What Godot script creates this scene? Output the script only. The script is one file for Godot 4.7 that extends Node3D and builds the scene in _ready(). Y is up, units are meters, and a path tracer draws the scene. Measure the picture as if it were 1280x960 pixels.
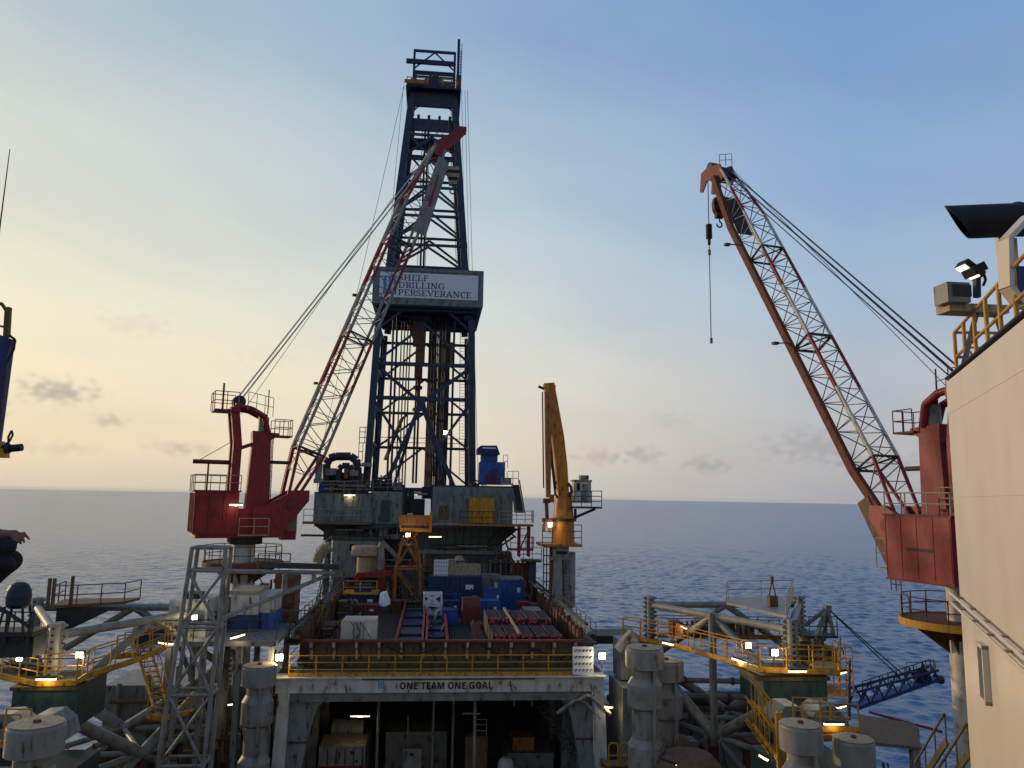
extends Node3D

var M := {}
var names := {}
var L := Transform3D.IDENTITY
var UB := BoxMesh.new()
var UC := {}
var rng := RandomNumberGenerator.new()
const ID := Transform3D.IDENTITY


class MB:
	var v := PackedVector3Array()
	var nn := PackedVector3Array()
	var ix := PackedInt32Array()

	func tri(a: Vector3, b: Vector3, c: Vector3) -> void:
		var n := (b - a).cross(c - a).normalized()
		var k := v.size()
		v.append_array([a, b, c])
		nn.append_array([n, n, n])
		ix.append_array([k, k + 2, k + 1])

	func quad(a: Vector3, b: Vector3, c: Vector3, d: Vector3) -> void:
		var n := (b - a).cross(c - a).normalized()
		var k := v.size()
		v.append_array([a, b, c, d])
		nn.append_array([n, n, n, n])
		ix.append_array([k, k + 2, k + 1, k, k + 3, k + 2])

	func tube(a: Vector3, b: Vector3, r0: float, r1 := -1.0, n := 6, caps := true) -> MB:
		if r1 < 0.0:
			r1 = r0
		var d := (b - a).normalized()
		var s := d.cross(Vector3.UP if absf(d.y) < 0.95 else Vector3.RIGHT).normalized()
		var t := d.cross(s)
		var k := v.size()
		for i in n + 1:
			var q := TAU * i / n
			var u := s * cos(q) + t * sin(q)
			v.append_array([a + u * r0, b + u * r1])
			nn.append_array([u, u])
			if i < n:
				var j := k + i * 2
				ix.append_array([j, j + 1, j + 2, j + 1, j + 3, j + 2])
		if caps:
			for e in 2:
				var c := v.size()
				var m := -d if e == 0 else d
				for i in n:
					var q := TAU * i / n
					v.append((a if e == 0 else b) + (s * cos(q) + t * sin(q)) * (r0 if e == 0 else r1))
					nn.append(m)
				for i in range(1, n - 1):
					ix.append_array([c, c + i, c + i + 1] if e == 0 else [c, c + i + 1, c + i])
		return self

	func box(c: Vector3, s: Vector3, b := Basis.IDENTITY) -> MB:
		var h := s * 0.5
		for f in [[0, 1, 2], [1, 2, 0], [2, 0, 1]]:
			for e in [-1.0, 1.0]:
				var n := Vector3.ZERO
				n[f[0]] = e
				var u := Vector3.ZERO
				u[f[1]] = h[f[1]]
				var w := Vector3.ZERO
				w[f[2]] = h[f[2]] * e
				var o := n * h[f[0]]
				quad(c + b * (o - u - w), c + b * (o + u - w), c + b * (o + u + w), c + b * (o - u + w))
		return self

	func beam(a: Vector3, b: Vector3, w: float, h: float, up := Vector3.UP) -> MB:
		var d := b - a
		var l := d.length()
		d /= l
		if absf(d.dot(up.normalized())) > 0.98:
			up = Vector3.BACK
		var s := d.cross(up).normalized()
		return box((a + b) / 2, Vector3(w, l, h), Basis(s, d, s.cross(d)))

	func lathe(o: Vector3, prof: Array, n := 24) -> MB:
		for j in prof.size() - 1:
			var p0: Vector2 = prof[j]
			var p1: Vector2 = prof[j + 1]
			var sl := Vector2(p1.y - p0.y, p0.x - p1.x).normalized()
			var k := v.size()
			for i in n + 1:
				var q := TAU * i / n
				var u := Vector3(cos(q), 0, sin(q))
				v.append_array([o + u * p0.x + Vector3.UP * p0.y, o + u * p1.x + Vector3.UP * p1.y])
				var m := (u * sl.x + Vector3.UP * sl.y).normalized()
				nn.append_array([m, m])
				if i < n:
					var e := k + i * 2
					ix.append_array([e, e + 2, e + 1, e + 1, e + 2, e + 3])
		return self

	func prism(poly: PackedVector2Array, x: Transform3D, depth: float) -> MB:
		var t := Geometry2D.triangulate_polygon(poly)
		var cw := Geometry2D.is_polygon_clockwise(poly)
		var h := depth / 2
		for e in [-1.0, 1.0]:
			for i in range(0, t.size(), 3):
				var a := poly[t[i]]
				var b := poly[t[i + 1]]
				var c := poly[t[i + 2]]
				if ((b - a).cross(c - a) < 0) == (e > 0):
					var q := b
					b = c
					c = q
				tri(x * Vector3(a.x, a.y, h * e), x * Vector3(b.x, b.y, h * e), x * Vector3(c.x, c.y, h * e))
		for i in poly.size():
			var a := poly[i]
			var b := poly[(i + 1) % poly.size()]
			if cw:
				var q := a
				a = b
				b = q
			quad(x * Vector3(a.x, a.y, h), x * Vector3(a.x, a.y, -h), x * Vector3(b.x, b.y, -h), x * Vector3(b.x, b.y, h))
		return self

	func path(pts: Array, r: float, n := 6) -> MB:
		for i in pts.size() - 1:
			tube(pts[i], pts[i + 1], r, r, n)
		return self

	func rails(pts: Array, h: float, sp := 1.5, r := 0.025, levels := [0.5, 1.0], posts := true) -> MB:
		for i in pts.size() - 1:
			var a: Vector3 = pts[i]
			var b: Vector3 = pts[i + 1]
			for l in levels:
				tube(a + Vector3.UP * h * l, b + Vector3.UP * h * l, r, r, 5)
			if posts:
				var n := maxi(1, roundi(a.distance_to(b) / sp))
				for k in n + (1 if i == pts.size() - 2 else 0):
					var q := a.lerp(b, float(k) / n)
					tube(q, q + Vector3.UP * h, r, r, 5)
		return self

	func mesh() -> ArrayMesh:
		var a := []
		a.resize(Mesh.ARRAY_MAX)
		a[Mesh.ARRAY_VERTEX] = v
		a[Mesh.ARRAY_NORMAL] = nn
		a[Mesh.ARRAY_INDEX] = ix
		var m := ArrayMesh.new()
		m.add_surface_from_arrays(Mesh.PRIMITIVE_TRIANGLES, a)
		return m


func numbered(n: String) -> String:
	if not names.has(n):
		names[n] = 0
		return n
	names[n] += 1
	return "%s_%03d" % [n, names[n]]


func thing(n: String, label: String, cat: String, at := Vector3.ZERO, group := "") -> Node3D:
	var o := Node3D.new()
	o.name = numbered(n)
	add_child(o)
	o.position = at
	o.set_meta("label", label)
	o.set_meta("category", cat)
	if group:
		o.set_meta("group", group)
	return o


func gx(n: Node) -> Transform3D:
	var t := Transform3D.IDENTITY
	while n != self:
		t = n.transform * t
		n = n.get_parent()
	return t


func put(p: Node, n: String, mesh: Mesh, mat: Material, x := ID) -> MeshInstance3D:
	var o := MeshInstance3D.new()
	o.name = n
	o.mesh = mesh
	o.material_override = mat
	p.add_child(o, true)
	o.transform = gx(p).affine_inverse() * L * x
	return o


func mk(p: Node, n: String, b: MB, mat: Material) -> MeshInstance3D:
	return put(p, n, b.mesh(), mat)


func structure(n: String, mesh: Mesh, mat: Material) -> MeshInstance3D:
	var o := put(self, n, mesh, mat)
	o.set_meta("kind", "structure")
	return o


func box(p: Node, n: String, c: Vector3, s: Vector3, mat: Material, yaw := 0.0) -> MeshInstance3D:
	return put(p, n, UB, mat, Transform3D(Basis(Vector3.UP, yaw).scaled_local(s), c))


func box2(p: Node, n: String, a: Vector3, b: Vector3, mat: Material) -> MeshInstance3D:
	return box(p, n, (a + b) / 2, (b - a).abs(), mat)


func cyl(n := 8) -> CylinderMesh:
	if not UC.has(n):
		var c := CylinderMesh.new()
		c.top_radius = 1
		c.bottom_radius = 1
		c.height = 1
		c.radial_segments = n
		c.rings = 0
		UC[n] = c
	return UC[n]


func frame(a: Vector3, b: Vector3, w: float, h: float, up := Vector3.UP) -> Transform3D:
	var d := b - a
	var l := d.length()
	d /= l
	if absf(d.dot(up.normalized())) > 0.98:
		up = Vector3.BACK
	var s := d.cross(up).normalized()
	return Transform3D(Basis(s * w, d * l, s.cross(d) * h), (a + b) / 2)


func bar(p: Node, n: String, a: Vector3, b: Vector3, r: float, mat: Material, seg := 8) -> MeshInstance3D:
	return put(p, n, cyl(seg), mat, frame(a, b, r, r))


func beam(p: Node, n: String, a: Vector3, b: Vector3, w: float, h: float, mat: Material, up := Vector3.UP) -> MeshInstance3D:
	return put(p, n, UB, mat, frame(a, b, w, h, up))


func railing(p: Node, pts: Array, mat: Material, h := 1.1, sp := 1.5, r := 0.028, levels := [0.5, 1.0]) -> MeshInstance3D:
	var o := mk(p, "railing", MB.new().rails(pts, h, sp, r, [levels[-1]], false), mat)
	for l in levels.size() - 1:
		mk(o, "rail", MB.new().rails(pts, h, sp, r, [levels[l]], false), mat)
	for i in pts.size() - 1:
		var a: Vector3 = pts[i]
		var b: Vector3 = pts[i + 1]
		var n := maxi(1, roundi(a.distance_to(b) / sp))
		for k in n + (1 if i == pts.size() - 2 else 0):
			var q := a.lerp(b, float(k) / n)
			bar(o, "post", q, q + Vector3.UP * h, r * 1.1, mat, 6)
	return o


func ladder(p: Node, a: Vector3, b: Vector3, side: Vector3, mat: Material, r := 0.03, step := 0.32) -> MeshInstance3D:
	var m := MB.new()
	m.tube(a - side, b - side, r)
	m.tube(a + side, b + side, r)
	var n := int(a.distance_to(b) / step)
	for i in range(1, n):
		var q := a.lerp(b, float(i) / n)
		m.tube(q - side, q + side, r * 0.7, -1, 5)
	return mk(p, "ladder", m, mat)


func text(p: Node, n: String, s: String, x: Transform3D, h: float, mat: Material, font := "Droid Sans", wgt := 400) -> MeshInstance3D:
	var t := TextMesh.new()
	var f := SystemFont.new()
	f.font_names = PackedStringArray([font])
	f.font_weight = wgt
	t.font = f
	t.text = s
	t.font_size = 64
	t.pixel_size = h / 64.0
	t.depth = 0.02
	t.horizontal_alignment = HORIZONTAL_ALIGNMENT_LEFT
	return put(p, n, t, mat, x)


func noise_tex(seed_: int, freq: float, ramp: Array, oct := 4, size := 512, type := FastNoiseLite.TYPE_SIMPLEX) -> NoiseTexture2D:
	var f := FastNoiseLite.new()
	f.seed = seed_
	f.frequency = freq
	f.noise_type = type
	f.fractal_octaves = oct
	var t := NoiseTexture2D.new()
	t.width = size
	t.height = size
	t.seamless = true
	t.noise = f
	var g := Gradient.new()
	var o := PackedFloat32Array()
	var c := PackedColorArray()
	for r in ramp:
		o.append(r[0])
		c.append(r[1])
	g.offsets = o
	g.colors = c
	t.color_ramp = g
	return t


func paint(n: String, c: Color, rough := 0.55, tex := "grime", scale := 0.35, metal := 0.0) -> StandardMaterial3D:
	var m := StandardMaterial3D.new()
	m.resource_name = n
	m.albedo_color = c
	m.roughness = rough
	m.metallic = metal
	m.metallic_specular = 0.4
	if tex:
		m.albedo_texture = M["t_" + tex]
		m.uv1_triplanar = true
		m.uv1_world_triplanar = true
		m.uv1_scale = Vector3(scale, scale * 0.4, scale)
		m.detail_enabled = true
		m.detail_albedo = M.t_fine
		m.detail_blend_mode = BaseMaterial3D.BLEND_MODE_MUL
		m.detail_uv_layer = BaseMaterial3D.DETAIL_UV_2
		m.uv2_triplanar = true
		m.uv2_world_triplanar = true
		m.uv2_scale = Vector3.ONE * scale * 5.3
	M[n] = m
	return m


func glow(n: String, c: Color, e: float) -> StandardMaterial3D:
	var m := StandardMaterial3D.new()
	m.albedo_color = c
	m.emission_enabled = true
	m.emission = c
	m.emission_energy_multiplier = e
	M[n] = m
	return m

func _ready() -> void:
	rng.seed = 7
	camera_and_light()
	materials()
	sea()
	hull()
	cantilever()
	drill_floor()
	derrick()
	cranes()
	knuckle_crane()
	jack_legs()
	port_side()
	starboard_side()
	deck_cargo()
	lamps()
	near_things()


func camera_and_light() -> void:
	var cam := Camera3D.new()
	cam.name = "camera"
	cam.fov = rad_to_deg(2.0 * atan(480.0 / 967.0))
	cam.near = 0.1
	cam.far = 40000.0
	add_child(cam)
	cam.position = Vector3(0, 45, 0)
	cam.basis = Basis(Vector3.UP, deg_to_rad(-5.6)) * Basis(Vector3.RIGHT, deg_to_rad(8.3)) * Basis(Vector3.BACK, deg_to_rad(1.0))
	cam.current = true
	var sun_az := deg_to_rad(-56.0)
	var sun_el := deg_to_rad(9.0)
	var to_sun := Vector3(sin(sun_az) * cos(sun_el), sin(sun_el), -cos(sun_az) * cos(sun_el))
	var sun := DirectionalLight3D.new()
	sun.name = "sun"
	add_child(sun)
	sun.look_at_from_position(Vector3(0, 60, 0), Vector3(0, 60, 0) - to_sun)
	sun.light_color = Color(1.0, 0.85, 0.69)
	sun.light_energy = 0.6
	sun.light_angular_distance = 1.5
	sun.shadow_enabled = true
	var we := WorldEnvironment.new()
	we.name = "environment"
	var e := Environment.new()
	e.background_mode = Environment.BG_SKY
	var sky := Sky.new()
	var pm := PanoramaSkyMaterial.new()
	pm.panorama = sky_picture(sun_az)
	sky.sky_material = pm
	e.sky = sky
	e.tonemap_mode = Environment.TONE_MAPPER_LINEAR
	e.tonemap_exposure = 1.13
	e.sdfgi_enabled = true
	e.ssao_enabled = true
	e.ssil_enabled = true
	e.fog_enabled = true
	e.fog_density = 0.000006
	e.fog_light_color = Color(0.80, 0.80, 0.82)
	we.environment = e
	add_child(we)


func sky_picture(sun_az: float) -> ImageTexture:
	# columns: angle from the sun round the horizon; rows: height above the horizon
	var az := [0.0, 26.0, 57.0, 86.0, 180.0]
	var el := [0.0, 3.0, 8.0, 14.0, 22.0, 33.0, 60.0, 90.0]
	var lut := [
		[[236, 208, 168], [250, 222, 172], [252, 230, 182], [236, 226, 192], [212, 212, 194], [172, 184, 192], [120, 146, 180], [96, 128, 170]],
		[[210, 195, 170], [234, 213, 177], [239, 225, 191], [224, 219, 198], [202, 207, 199], [168, 185, 194], [120, 148, 180], [94, 127, 170]],
		[[202, 192, 178], [217, 204, 184], [216, 210, 194], [202, 208, 203], [178, 193, 202], [138, 164, 194], [100, 133, 178], [90, 125, 170]],
		[[160, 161, 168], [172, 171, 174], [172, 179, 187], [154, 175, 197], [132, 161, 197], [112, 146, 190], [92, 128, 178], [88, 124, 170]],
		[[182, 172, 166], [198, 186, 174], [196, 190, 182], [178, 183, 188], [148, 166, 188], [116, 146, 184], [92, 127, 174], [88, 124, 170]],
	]
	var w := 2048
	var h := 1024
	var img := Image.create(w, h, false, Image.FORMAT_RGBF)
	var warp := FastNoiseLite.new()
	warp.seed = 11
	warp.frequency = 0.9
	warp.fractal_octaves = 5
	var soft := FastNoiseLite.new()
	soft.seed = 4
	soft.frequency = 0.035
	soft.fractal_octaves = 4
	# small low clouds: azimuth and height in degrees (from -z, to the right), half sizes
	var clouds := [
		[-25.0, 6.2, 2.3, 0.85, 0.95], [-28.6, 5.0, 1.4, 0.7, 0.7], [-21.8, 4.5, 1.1, 0.5, 0.6], [-16.5, 2.9, 1.6, 0.5, 0.4], [-24.5, 2.6, 2.4, 0.5, 0.3], [-18.3, 2.8, 1.6, 0.45, 0.35], [-20.6, 11.0, 2.6, 0.9, 0.2],
		[12.2, 3.0, 2.0, 0.6, 0.45], [15.2, 3.2, 1.6, 0.6, 0.5], [19.8, 2.5, 1.8, 0.6, 0.5], [27.5, 3.8, 3.4, 1.3, 0.4], [31.5, 2.6, 3.0, 0.9, 0.4], [17.5, 5.6, 1.8, 0.6, 0.18], [-12.0, 9.5, 2.5, 0.9, 0.12],
		[-45, 5, 4, 1.2, 0.5], [48, 4.5, 5, 1.4, 0.5], [75, 5.5, 4, 1.2, 0.5], [110, 4, 6, 1.5, 0.5], [150, 6, 5, 1.3, 0.5], [-150, 5, 5, 1.4, 0.5], [-100, 6, 4, 1.2, 0.4],
	]
	for y in h:
		var e := 90.0 - 180.0 * (y + 0.5) / h
		if e < -1.0:
			break
		e = maxf(e, 0.0)
		var r := 0
		while r < el.size() - 2 and e > el[r + 1]:
			r += 1
		var f: float = smoothstep(0.0, 1.0, (e - el[r]) / (el[r + 1] - el[r])) * 0.5 + 0.5 * (e - el[r]) / (el[r + 1] - el[r])
		var cols := []
		for k in az.size():
			var a: Array = lut[k][r]
			var b: Array = lut[k][r + 1]
			var ca := Color8(a[0], a[1], a[2]).srgb_to_linear()
			cols.append(ca.lerp(Color8(b[0], b[1], b[2]).srgb_to_linear(), f))
		for x in w:
			var deg := wrapf(360.0 * (x + 0.5) / w, -180.0, 180.0)
			var da := absf(wrapf(deg - rad_to_deg(sun_az), -180.0, 180.0))
			var k := 0
			while k < az.size() - 2 and da > az[k + 1]:
				k += 1
			var g: float = (da - az[k]) / (az[k + 1] - az[k])
			var c: Color = cols[k].lerp(cols[k + 1], g)
			if e < 70.0:
				var streak := soft.get_noise_2d(deg * 0.9 - e * 0.9, e * 3.2 + deg * 0.9) * 0.075
				c = Color(c.r * (1.0 + streak * 1.2), c.g * (1.0 + streak), c.b * (1.0 + streak * 0.6))
			if e < 14.0:
				for q in clouds:
					var dx: float = wrapf(deg - q[0], -180.0, 180.0) / q[2]
					var dy: float = (e - q[1]) / q[3]
					if absf(dx) < 1.8 and absf(dy) < 1.8:
						var d := 1.15 - sqrt(dx * dx + dy * dy) + warp.get_noise_2d(deg * 1.0, e * 2.2) * 1.15
						var m: float = smoothstep(0.0, 1.0, d) * q[4]
						c = c.lerp(Color(c.r * 0.58, c.g * 0.6, c.b * 0.68), m)
			img.set_pixel(x, y, c)
	for y in range(int(h * 0.505), h):
		for x in range(0, w, 1):
			img.set_pixel(x, y, Color(0.40, 0.38, 0.36))
	return ImageTexture.create_from_image(img)


func materials() -> void:
	M.t_fine = noise_tex(5, 0.02, [[0.0, Color(0.88, 0.87, 0.86)], [0.5, Color(0.97, 0.97, 0.97)], [1.0, Color(1, 1, 1)]], 5)
	M.t_grime = noise_tex(1, 0.012, [[0.0, Color(0.62, 0.59, 0.55)], [0.3, Color(0.85, 0.84, 0.82)], [0.6, Color(0.95, 0.95, 0.95)], [1.0, Color(1, 1, 1)]], 5)
	M.t_rust = noise_tex(2, 0.011, [[0.0, Color(0.42, 0.29, 0.2)], [0.14, Color(0.60, 0.48, 0.4)], [0.22, Color(0.84, 0.81, 0.78)], [0.5, Color(0.93, 0.92, 0.91)], [1.0, Color(1, 1, 1)]], 6)
	M.t_clean = noise_tex(3, 0.008, [[0.0, Color(0.94, 0.93, 0.92)], [0.5, Color(0.97, 0.97, 0.97)], [1.0, Color(1, 1, 1)]], 5)
	paint("navy", Color8(46, 58, 82))
	paint("navy_dark", Color8(38, 46, 60))
	paint("blue", Color8(36, 88, 166), 0.45)
	paint("blue_deep", Color8(28, 54, 104))
	paint("steel_grey", Color8(130, 134, 130), 0.5, "rust", 0.3)
	paint("wall_grey", Color8(112, 121, 120), 0.5, "grime", 0.22)
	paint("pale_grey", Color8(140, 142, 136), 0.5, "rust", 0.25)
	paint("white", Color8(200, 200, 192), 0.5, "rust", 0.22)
	paint("cream", Color8(197, 187, 171), 0.38, "clean", 0.15).detail_enabled = false
	var wn := NoiseTexture2D.new()
	wn.seamless = true
	wn.as_normal_map = true
	wn.bump_strength = 2.0
	var wf := FastNoiseLite.new()
	wf.seed = 31
	wf.frequency = 0.012
	wn.noise = wf
	M.cream.normal_enabled = true
	M.cream.normal_texture = wn
	M.cream.normal_scale = 0.35
	paint("red", Color8(140, 34, 40), 0.5, "grime", 0.4)
	paint("red_rust", Color8(116, 44, 38), 0.6, "rust", 0.4)
	paint("yellow", Color8(196, 144, 34), 0.5, "rust", 0.5)
	paint("crane_yellow", Color8(200, 128, 38), 0.45, "rust", 0.35)
	paint("orange", Color8(170, 112, 56), 0.55, "rust", 0.4)
	paint("green", Color8(58, 78, 74), 0.5, "grime", 0.3)
	paint("dark", Color8(52, 54, 54), 0.6)
	paint("black", Color8(24, 24, 25), 0.6)
	paint("deck", Color8(76, 74, 70), 0.8, "rust", 0.2)
	paint("rust", Color8(112, 66, 48), 0.8, "rust", 0.5)
	paint("brown", Color8(112, 88, 66), 0.75, "grime", 0.5)
	paint("olive", Color8(96, 84, 52), 0.7, "rust", 0.4)
	paint("steel", Color8(120, 120, 118), 0.4, "rust", 0.6, 0.3)
	paint("pipe_steel", Color8(60, 62, 64), 0.6, "grime", 0.9)
	paint("pink", Color8(214, 84, 84), 0.7, "grime", 0.9)
	paint("tan", Color8(176, 158, 128), 0.7, "grime", 0.6)
	paint("tarp", Color8(220, 224, 226), 0.8, "clean", 0.6)
	paint("letter", Color8(22, 22, 24), 0.6, "")
	paint("letter_navy", Color8(22, 40, 66), 0.6, "")
	paint("logo_blue", Color8(54, 124, 180), 0.6, "")
	paint("cable", Color8(52, 54, 56), 0.5, "")
	paint("cable_light", Color8(156, 156, 150), 0.5, "")
	paint("skin", Color8(122, 84, 70), 0.6, "clean", 3.0)
	paint("cloth", Color8(32, 38, 40), 0.9, "grime", 4.0)
	var gl := StandardMaterial3D.new()
	gl.albedo_color = Color(0.35, 0.5, 0.5, 0.35)
	gl.transparency = BaseMaterial3D.TRANSPARENCY_ALPHA
	gl.roughness = 0.05
	M.glass = gl
	glow("lamp_white", Color(1.0, 0.95, 0.80), 6.0)
	glow("lamp_tube", Color(1.0, 0.93, 0.80), 1.6)


func sea() -> void:
	var na := 640
	var radii := PackedFloat32Array()
	var r := 30.0
	while r < 4000.0:
		radii.append(r)
		r += maxf(0.9, r * r / 45.0 / 967.0 * 0.42)
	while r < 32000.0:
		radii.append(r)
		r *= 1.12
	radii.append(32000.0)
	var nr := radii.size()
	var rg := RandomNumberGenerator.new()
	rg.seed = 21
	var waves := []
	for i in 26:
		var wl := 1.6 * pow(6.5, rg.randf())
		var d := rg.randf_range(-0.9, 0.9) + 2.2
		waves.append([cos(d) * TAU / wl, sin(d) * TAU / wl, rg.randf() * TAU, wl * 0.0066 * rg.randf_range(0.6, 1.3), wl])
	for i in 10:
		var wl := 13.0 * pow(6.0, rg.randf())
		var d := rg.randf_range(-1.0, 1.0) + 2.2
		waves.append([cos(d) * TAU / wl, sin(d) * TAU / wl, rg.randf() * TAU, wl * 0.0013 * rg.randf_range(0.7, 1.3), wl])
	var v := PackedVector3Array()
	var n := PackedVector3Array()
	var uv := PackedVector2Array()
	var ix := PackedInt32Array()
	var a0 := deg_to_rad(-42.0)
	var a1 := deg_to_rad(52.0)
	# fine sector in front of the camera, then a coarse one for the rest of the circle
	var angs := PackedFloat32Array()
	for i in na + 1:
		angs.append(lerpf(a0, a1, float(i) / na))
	for i in range(1, 40):
		angs.append(lerpf(a1, a0 + TAU, float(i) / 39.0))
	var m := angs.size()
	for j in nr:
		var rr := radii[j]
		var cell := maxf(rr * (a1 - a0) / na, (radii[mini(j + 1, nr - 1)] - rr)) if j < nr - 1 else 1e9
		for i in m:
			var x := sin(angs[i]) * rr
			var z := -cos(angs[i]) * rr
			var hgt := 0.0
			var sx := 0.0
			var sz := 0.0
			if i <= na and rr < 4000.0:
				for q in waves:
					var wl: float = q[4]
					if wl < cell * 1.3:
						continue
					var ph: float = q[0] * x + q[1] * z + q[2]
					var am: float = q[3]
					hgt += am * sin(ph)
					var cs := am * cos(ph)
					sx += cs * q[0]
					sz += cs * q[1]
			v.append(Vector3(x, hgt, z))
			n.append(Vector3(-sx, 1, -sz).normalized())
			uv.append(Vector2(x, z))
	for j in nr - 1:
		for i in m:
			var i2 := (i + 1) % m
			var a := j * m + i
			var b := j * m + i2
			var c := (j + 1) * m + i2
			var d := (j + 1) * m + i
			ix.append_array([a, c, b, a, d, c])
	var arr := []
	arr.resize(Mesh.ARRAY_MAX)
	arr[Mesh.ARRAY_VERTEX] = v
	arr[Mesh.ARRAY_NORMAL] = n
	arr[Mesh.ARRAY_TEX_UV] = uv
	arr[Mesh.ARRAY_INDEX] = ix
	var am := ArrayMesh.new()
	am.add_surface_from_arrays(Mesh.PRIMITIVE_TRIANGLES, arr)
	var mt := StandardMaterial3D.new()
	mt.albedo_color = Color8(34, 76, 118)
	mt.roughness = 0.24
	mt.metallic_specular = 0.5
	var f := FastNoiseLite.new()
	f.seed = 9
	f.frequency = 0.02
	f.fractal_octaves = 5
	var t := NoiseTexture2D.new()
	t.width = 2048
	t.height = 2048
	t.seamless = true
	t.as_normal_map = true
	t.bump_strength = 10.0
	t.noise = f
	mt.normal_enabled = true
	mt.normal_texture = t
	mt.normal_scale = 0.6
	mt.uv1_scale = Vector3(1.0 / 60.0, 1.0 / 44.0, 1)
	structure("sea", am, mt)

func slab(p: Node, n: String, a: Vector3, b: Vector3, d: float, m: Material) -> MeshInstance3D:
	return box2(p, n, a, b - Vector3(0, 0, d), m)


func hull() -> void:
	var b = MB.new()
	var poly = PackedVector2Array([Vector2(-34, -12), Vector2(34, -12), Vector2(34, 40), Vector2(24, 57), Vector2(-24, 57), Vector2(-34, 40)])
	b.prism(poly, Transform3D(Basis(Vector3.RIGHT, Vector3(0, 0, -1), Vector3.UP), Vector3(0, 22.5, 0)), 9.0)
	structure("main_deck", b.mesh(), M.deck)


func cantilever() -> void:
	var t = thing("cantilever", "white portal beam and tapered grey columns carrying the pipe deck", "platform", Vector3(1, 27, -50))
	box2(t, "portal_beam", Vector3(-8.2, 34.22, -45), Vector3(9.95, 35.0, -45.8), M.white)
	box2(t, "beam_cap", Vector3(-8.35, 35.0, -44.85), Vector3(10.05, 35.07, -45.9), M.white)
	box2(t, "walkway_deck", Vector3(-8.35, 34.98, -45.9), Vector3(10.05, 35.06, -47.7), M.olive)
	box2(t, "lower_beam", Vector3(-7.4, 33.72, -45.2), Vector3(9.3, 34.218, -45.75), M.steel_grey)
	bar(t, "conduit", Vector3(-3.6, 34.93, -44.95), Vector3(6.0, 34.93, -44.95), 0.035, M.rust)
	for k in 12:
		var x = -6.9 + k * 1.42
		box2(t, "beam_stiffener", Vector3(x, 33.74, -45.05), Vector3(x + 0.04, 34.2, -45.2), M.steel_grey)
	# tapered columns: white front flange and grey web with haunch
	for s in [-1, 1]:
		var e = -8.03 if s < 0 else 9.98
		var f = PackedVector2Array([Vector2(e, 34.215), Vector2(e - s * 0.6, 34.215), Vector2(e - s * 0.45, 27), Vector2(e + s * 0.3, 27)])
		mk(t, "column_flange", MB.new().prism(f, Transform3D(Basis.IDENTITY, Vector3(0, 0, -45.2)), 0.38), M.white)
		var wx = e - s * 0.6
		var wpoly = PackedVector2Array([Vector2(wx, 33.715), Vector2(wx - s * 1.9, 33.715), Vector2(wx - s * 1.45, 33.4), Vector2(wx - s * 1.2, 32.6), Vector2(wx - s * 0.95, 31.4), Vector2(wx - s * 0.55, 29), Vector2(wx - s * 0.3, 27), Vector2(wx + s * 0.15, 27)])
		mk(t, "column_web", MB.new().prism(wpoly, Transform3D(Basis.IDENTITY, Vector3(0, 0, -45.75)), 0.6), M.steel_grey)
		box2(t, "column_seam", Vector3(wx, 31.52, -45.40), Vector3(wx - s * 0.98, 31.60, -45.449), M.dark)
		for zz in [-51.0, -56.5]:
			box2(t, "inner_column", Vector3(e - s * 0.2, 27, zz), Vector3(e - s * 1.4, 35, zz - 0.8), M.steel_grey)
	for q in [-45.5, -45.9]:
		mk(t, "bent_pipe", MB.new().path([Vector3(7.3, 33.0, q + 0.3), Vector3(8.3, 33.72 , q + 0.35), Vector3(8.75, 33.7, q + 0.35), Vector3(9.75, 32.75, q + 0.4)] if q > -45.7 else [Vector3(8.5, 33.75, q + 0.9), Vector3(8.9, 33.98, q + 0.9), Vector3(9.2, 33.95, q + 0.9), Vector3(10.3, 33.0, q + 0.9)], 0.11, 8), M.pale_grey)
	# pipe deck and its front bulkhead with brackets
	box2(t, "pipe_deck", Vector3(-7.6, 35.1, -47.95), Vector3(9.4, 35.38, -92), M.deck)
	box2(t, "bulkhead", Vector3(-7.0, 35.08, -47.7), Vector3(9.2, 36.5, -47.9), M.olive)
	box2(t, "deck_edge", Vector3(-7.2, 36.48, -47.25), Vector3(9.2, 36.60, -47.62), M.rust)
	for k in 13:
		var x = -6.75 + k * 1.29
		var p = PackedVector2Array([Vector2(0, 36.48), Vector2(-0.55, 36.48), Vector2(-0.5, 36.2), Vector2(-0.15, 36.0), Vector2(-0.12, 35.5), Vector2(0, 35.4)])
		mk(t, "bracket", MB.new().prism(p, Transform3D(Basis(Vector3(0, 0, -1), Vector3.UP, Vector3.RIGHT), Vector3(x, 0, -47.7)), 0.16), M.tan)
		box2(t, "panel", Vector3(x + 0.14, 35.75, -47.62), Vector3(x + 1.15, 36.4, -47.69), M.olive)
	mk(t, "hose", MB.new().path([Vector3(3.0, 36.45, -47.15), Vector3(4.1, 35.8, -47.18), Vector3(5.2, 35.6, -47.2), Vector3(6.3, 36.1, -47.2), Vector3(7.6, 35.55, -47.2), Vector3(8.7, 35.9, -47.2)], 0.05), M.black)
	mk(t, "hose", MB.new().path([Vector3(-2.4, 36.3, -47.1), Vector3(-1.2, 35.7, -47.15), Vector3(0.6, 36.2, -47.15)], 0.05), M.black)
	for s in [-7.5, 9.0]:
		box2(t, "side_girder", Vector3(s, 26.5, -46.1), Vector3(s + 0.35, 35.09, -92), M.steel_grey)
	for k in 7:
		box2(t, "deck_girder", Vector3(-7.1, 34.4, -50.5 - k * 5.0), Vector3(9.0, 35.09, -50.8 - k * 5.0), M.steel_grey)
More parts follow.
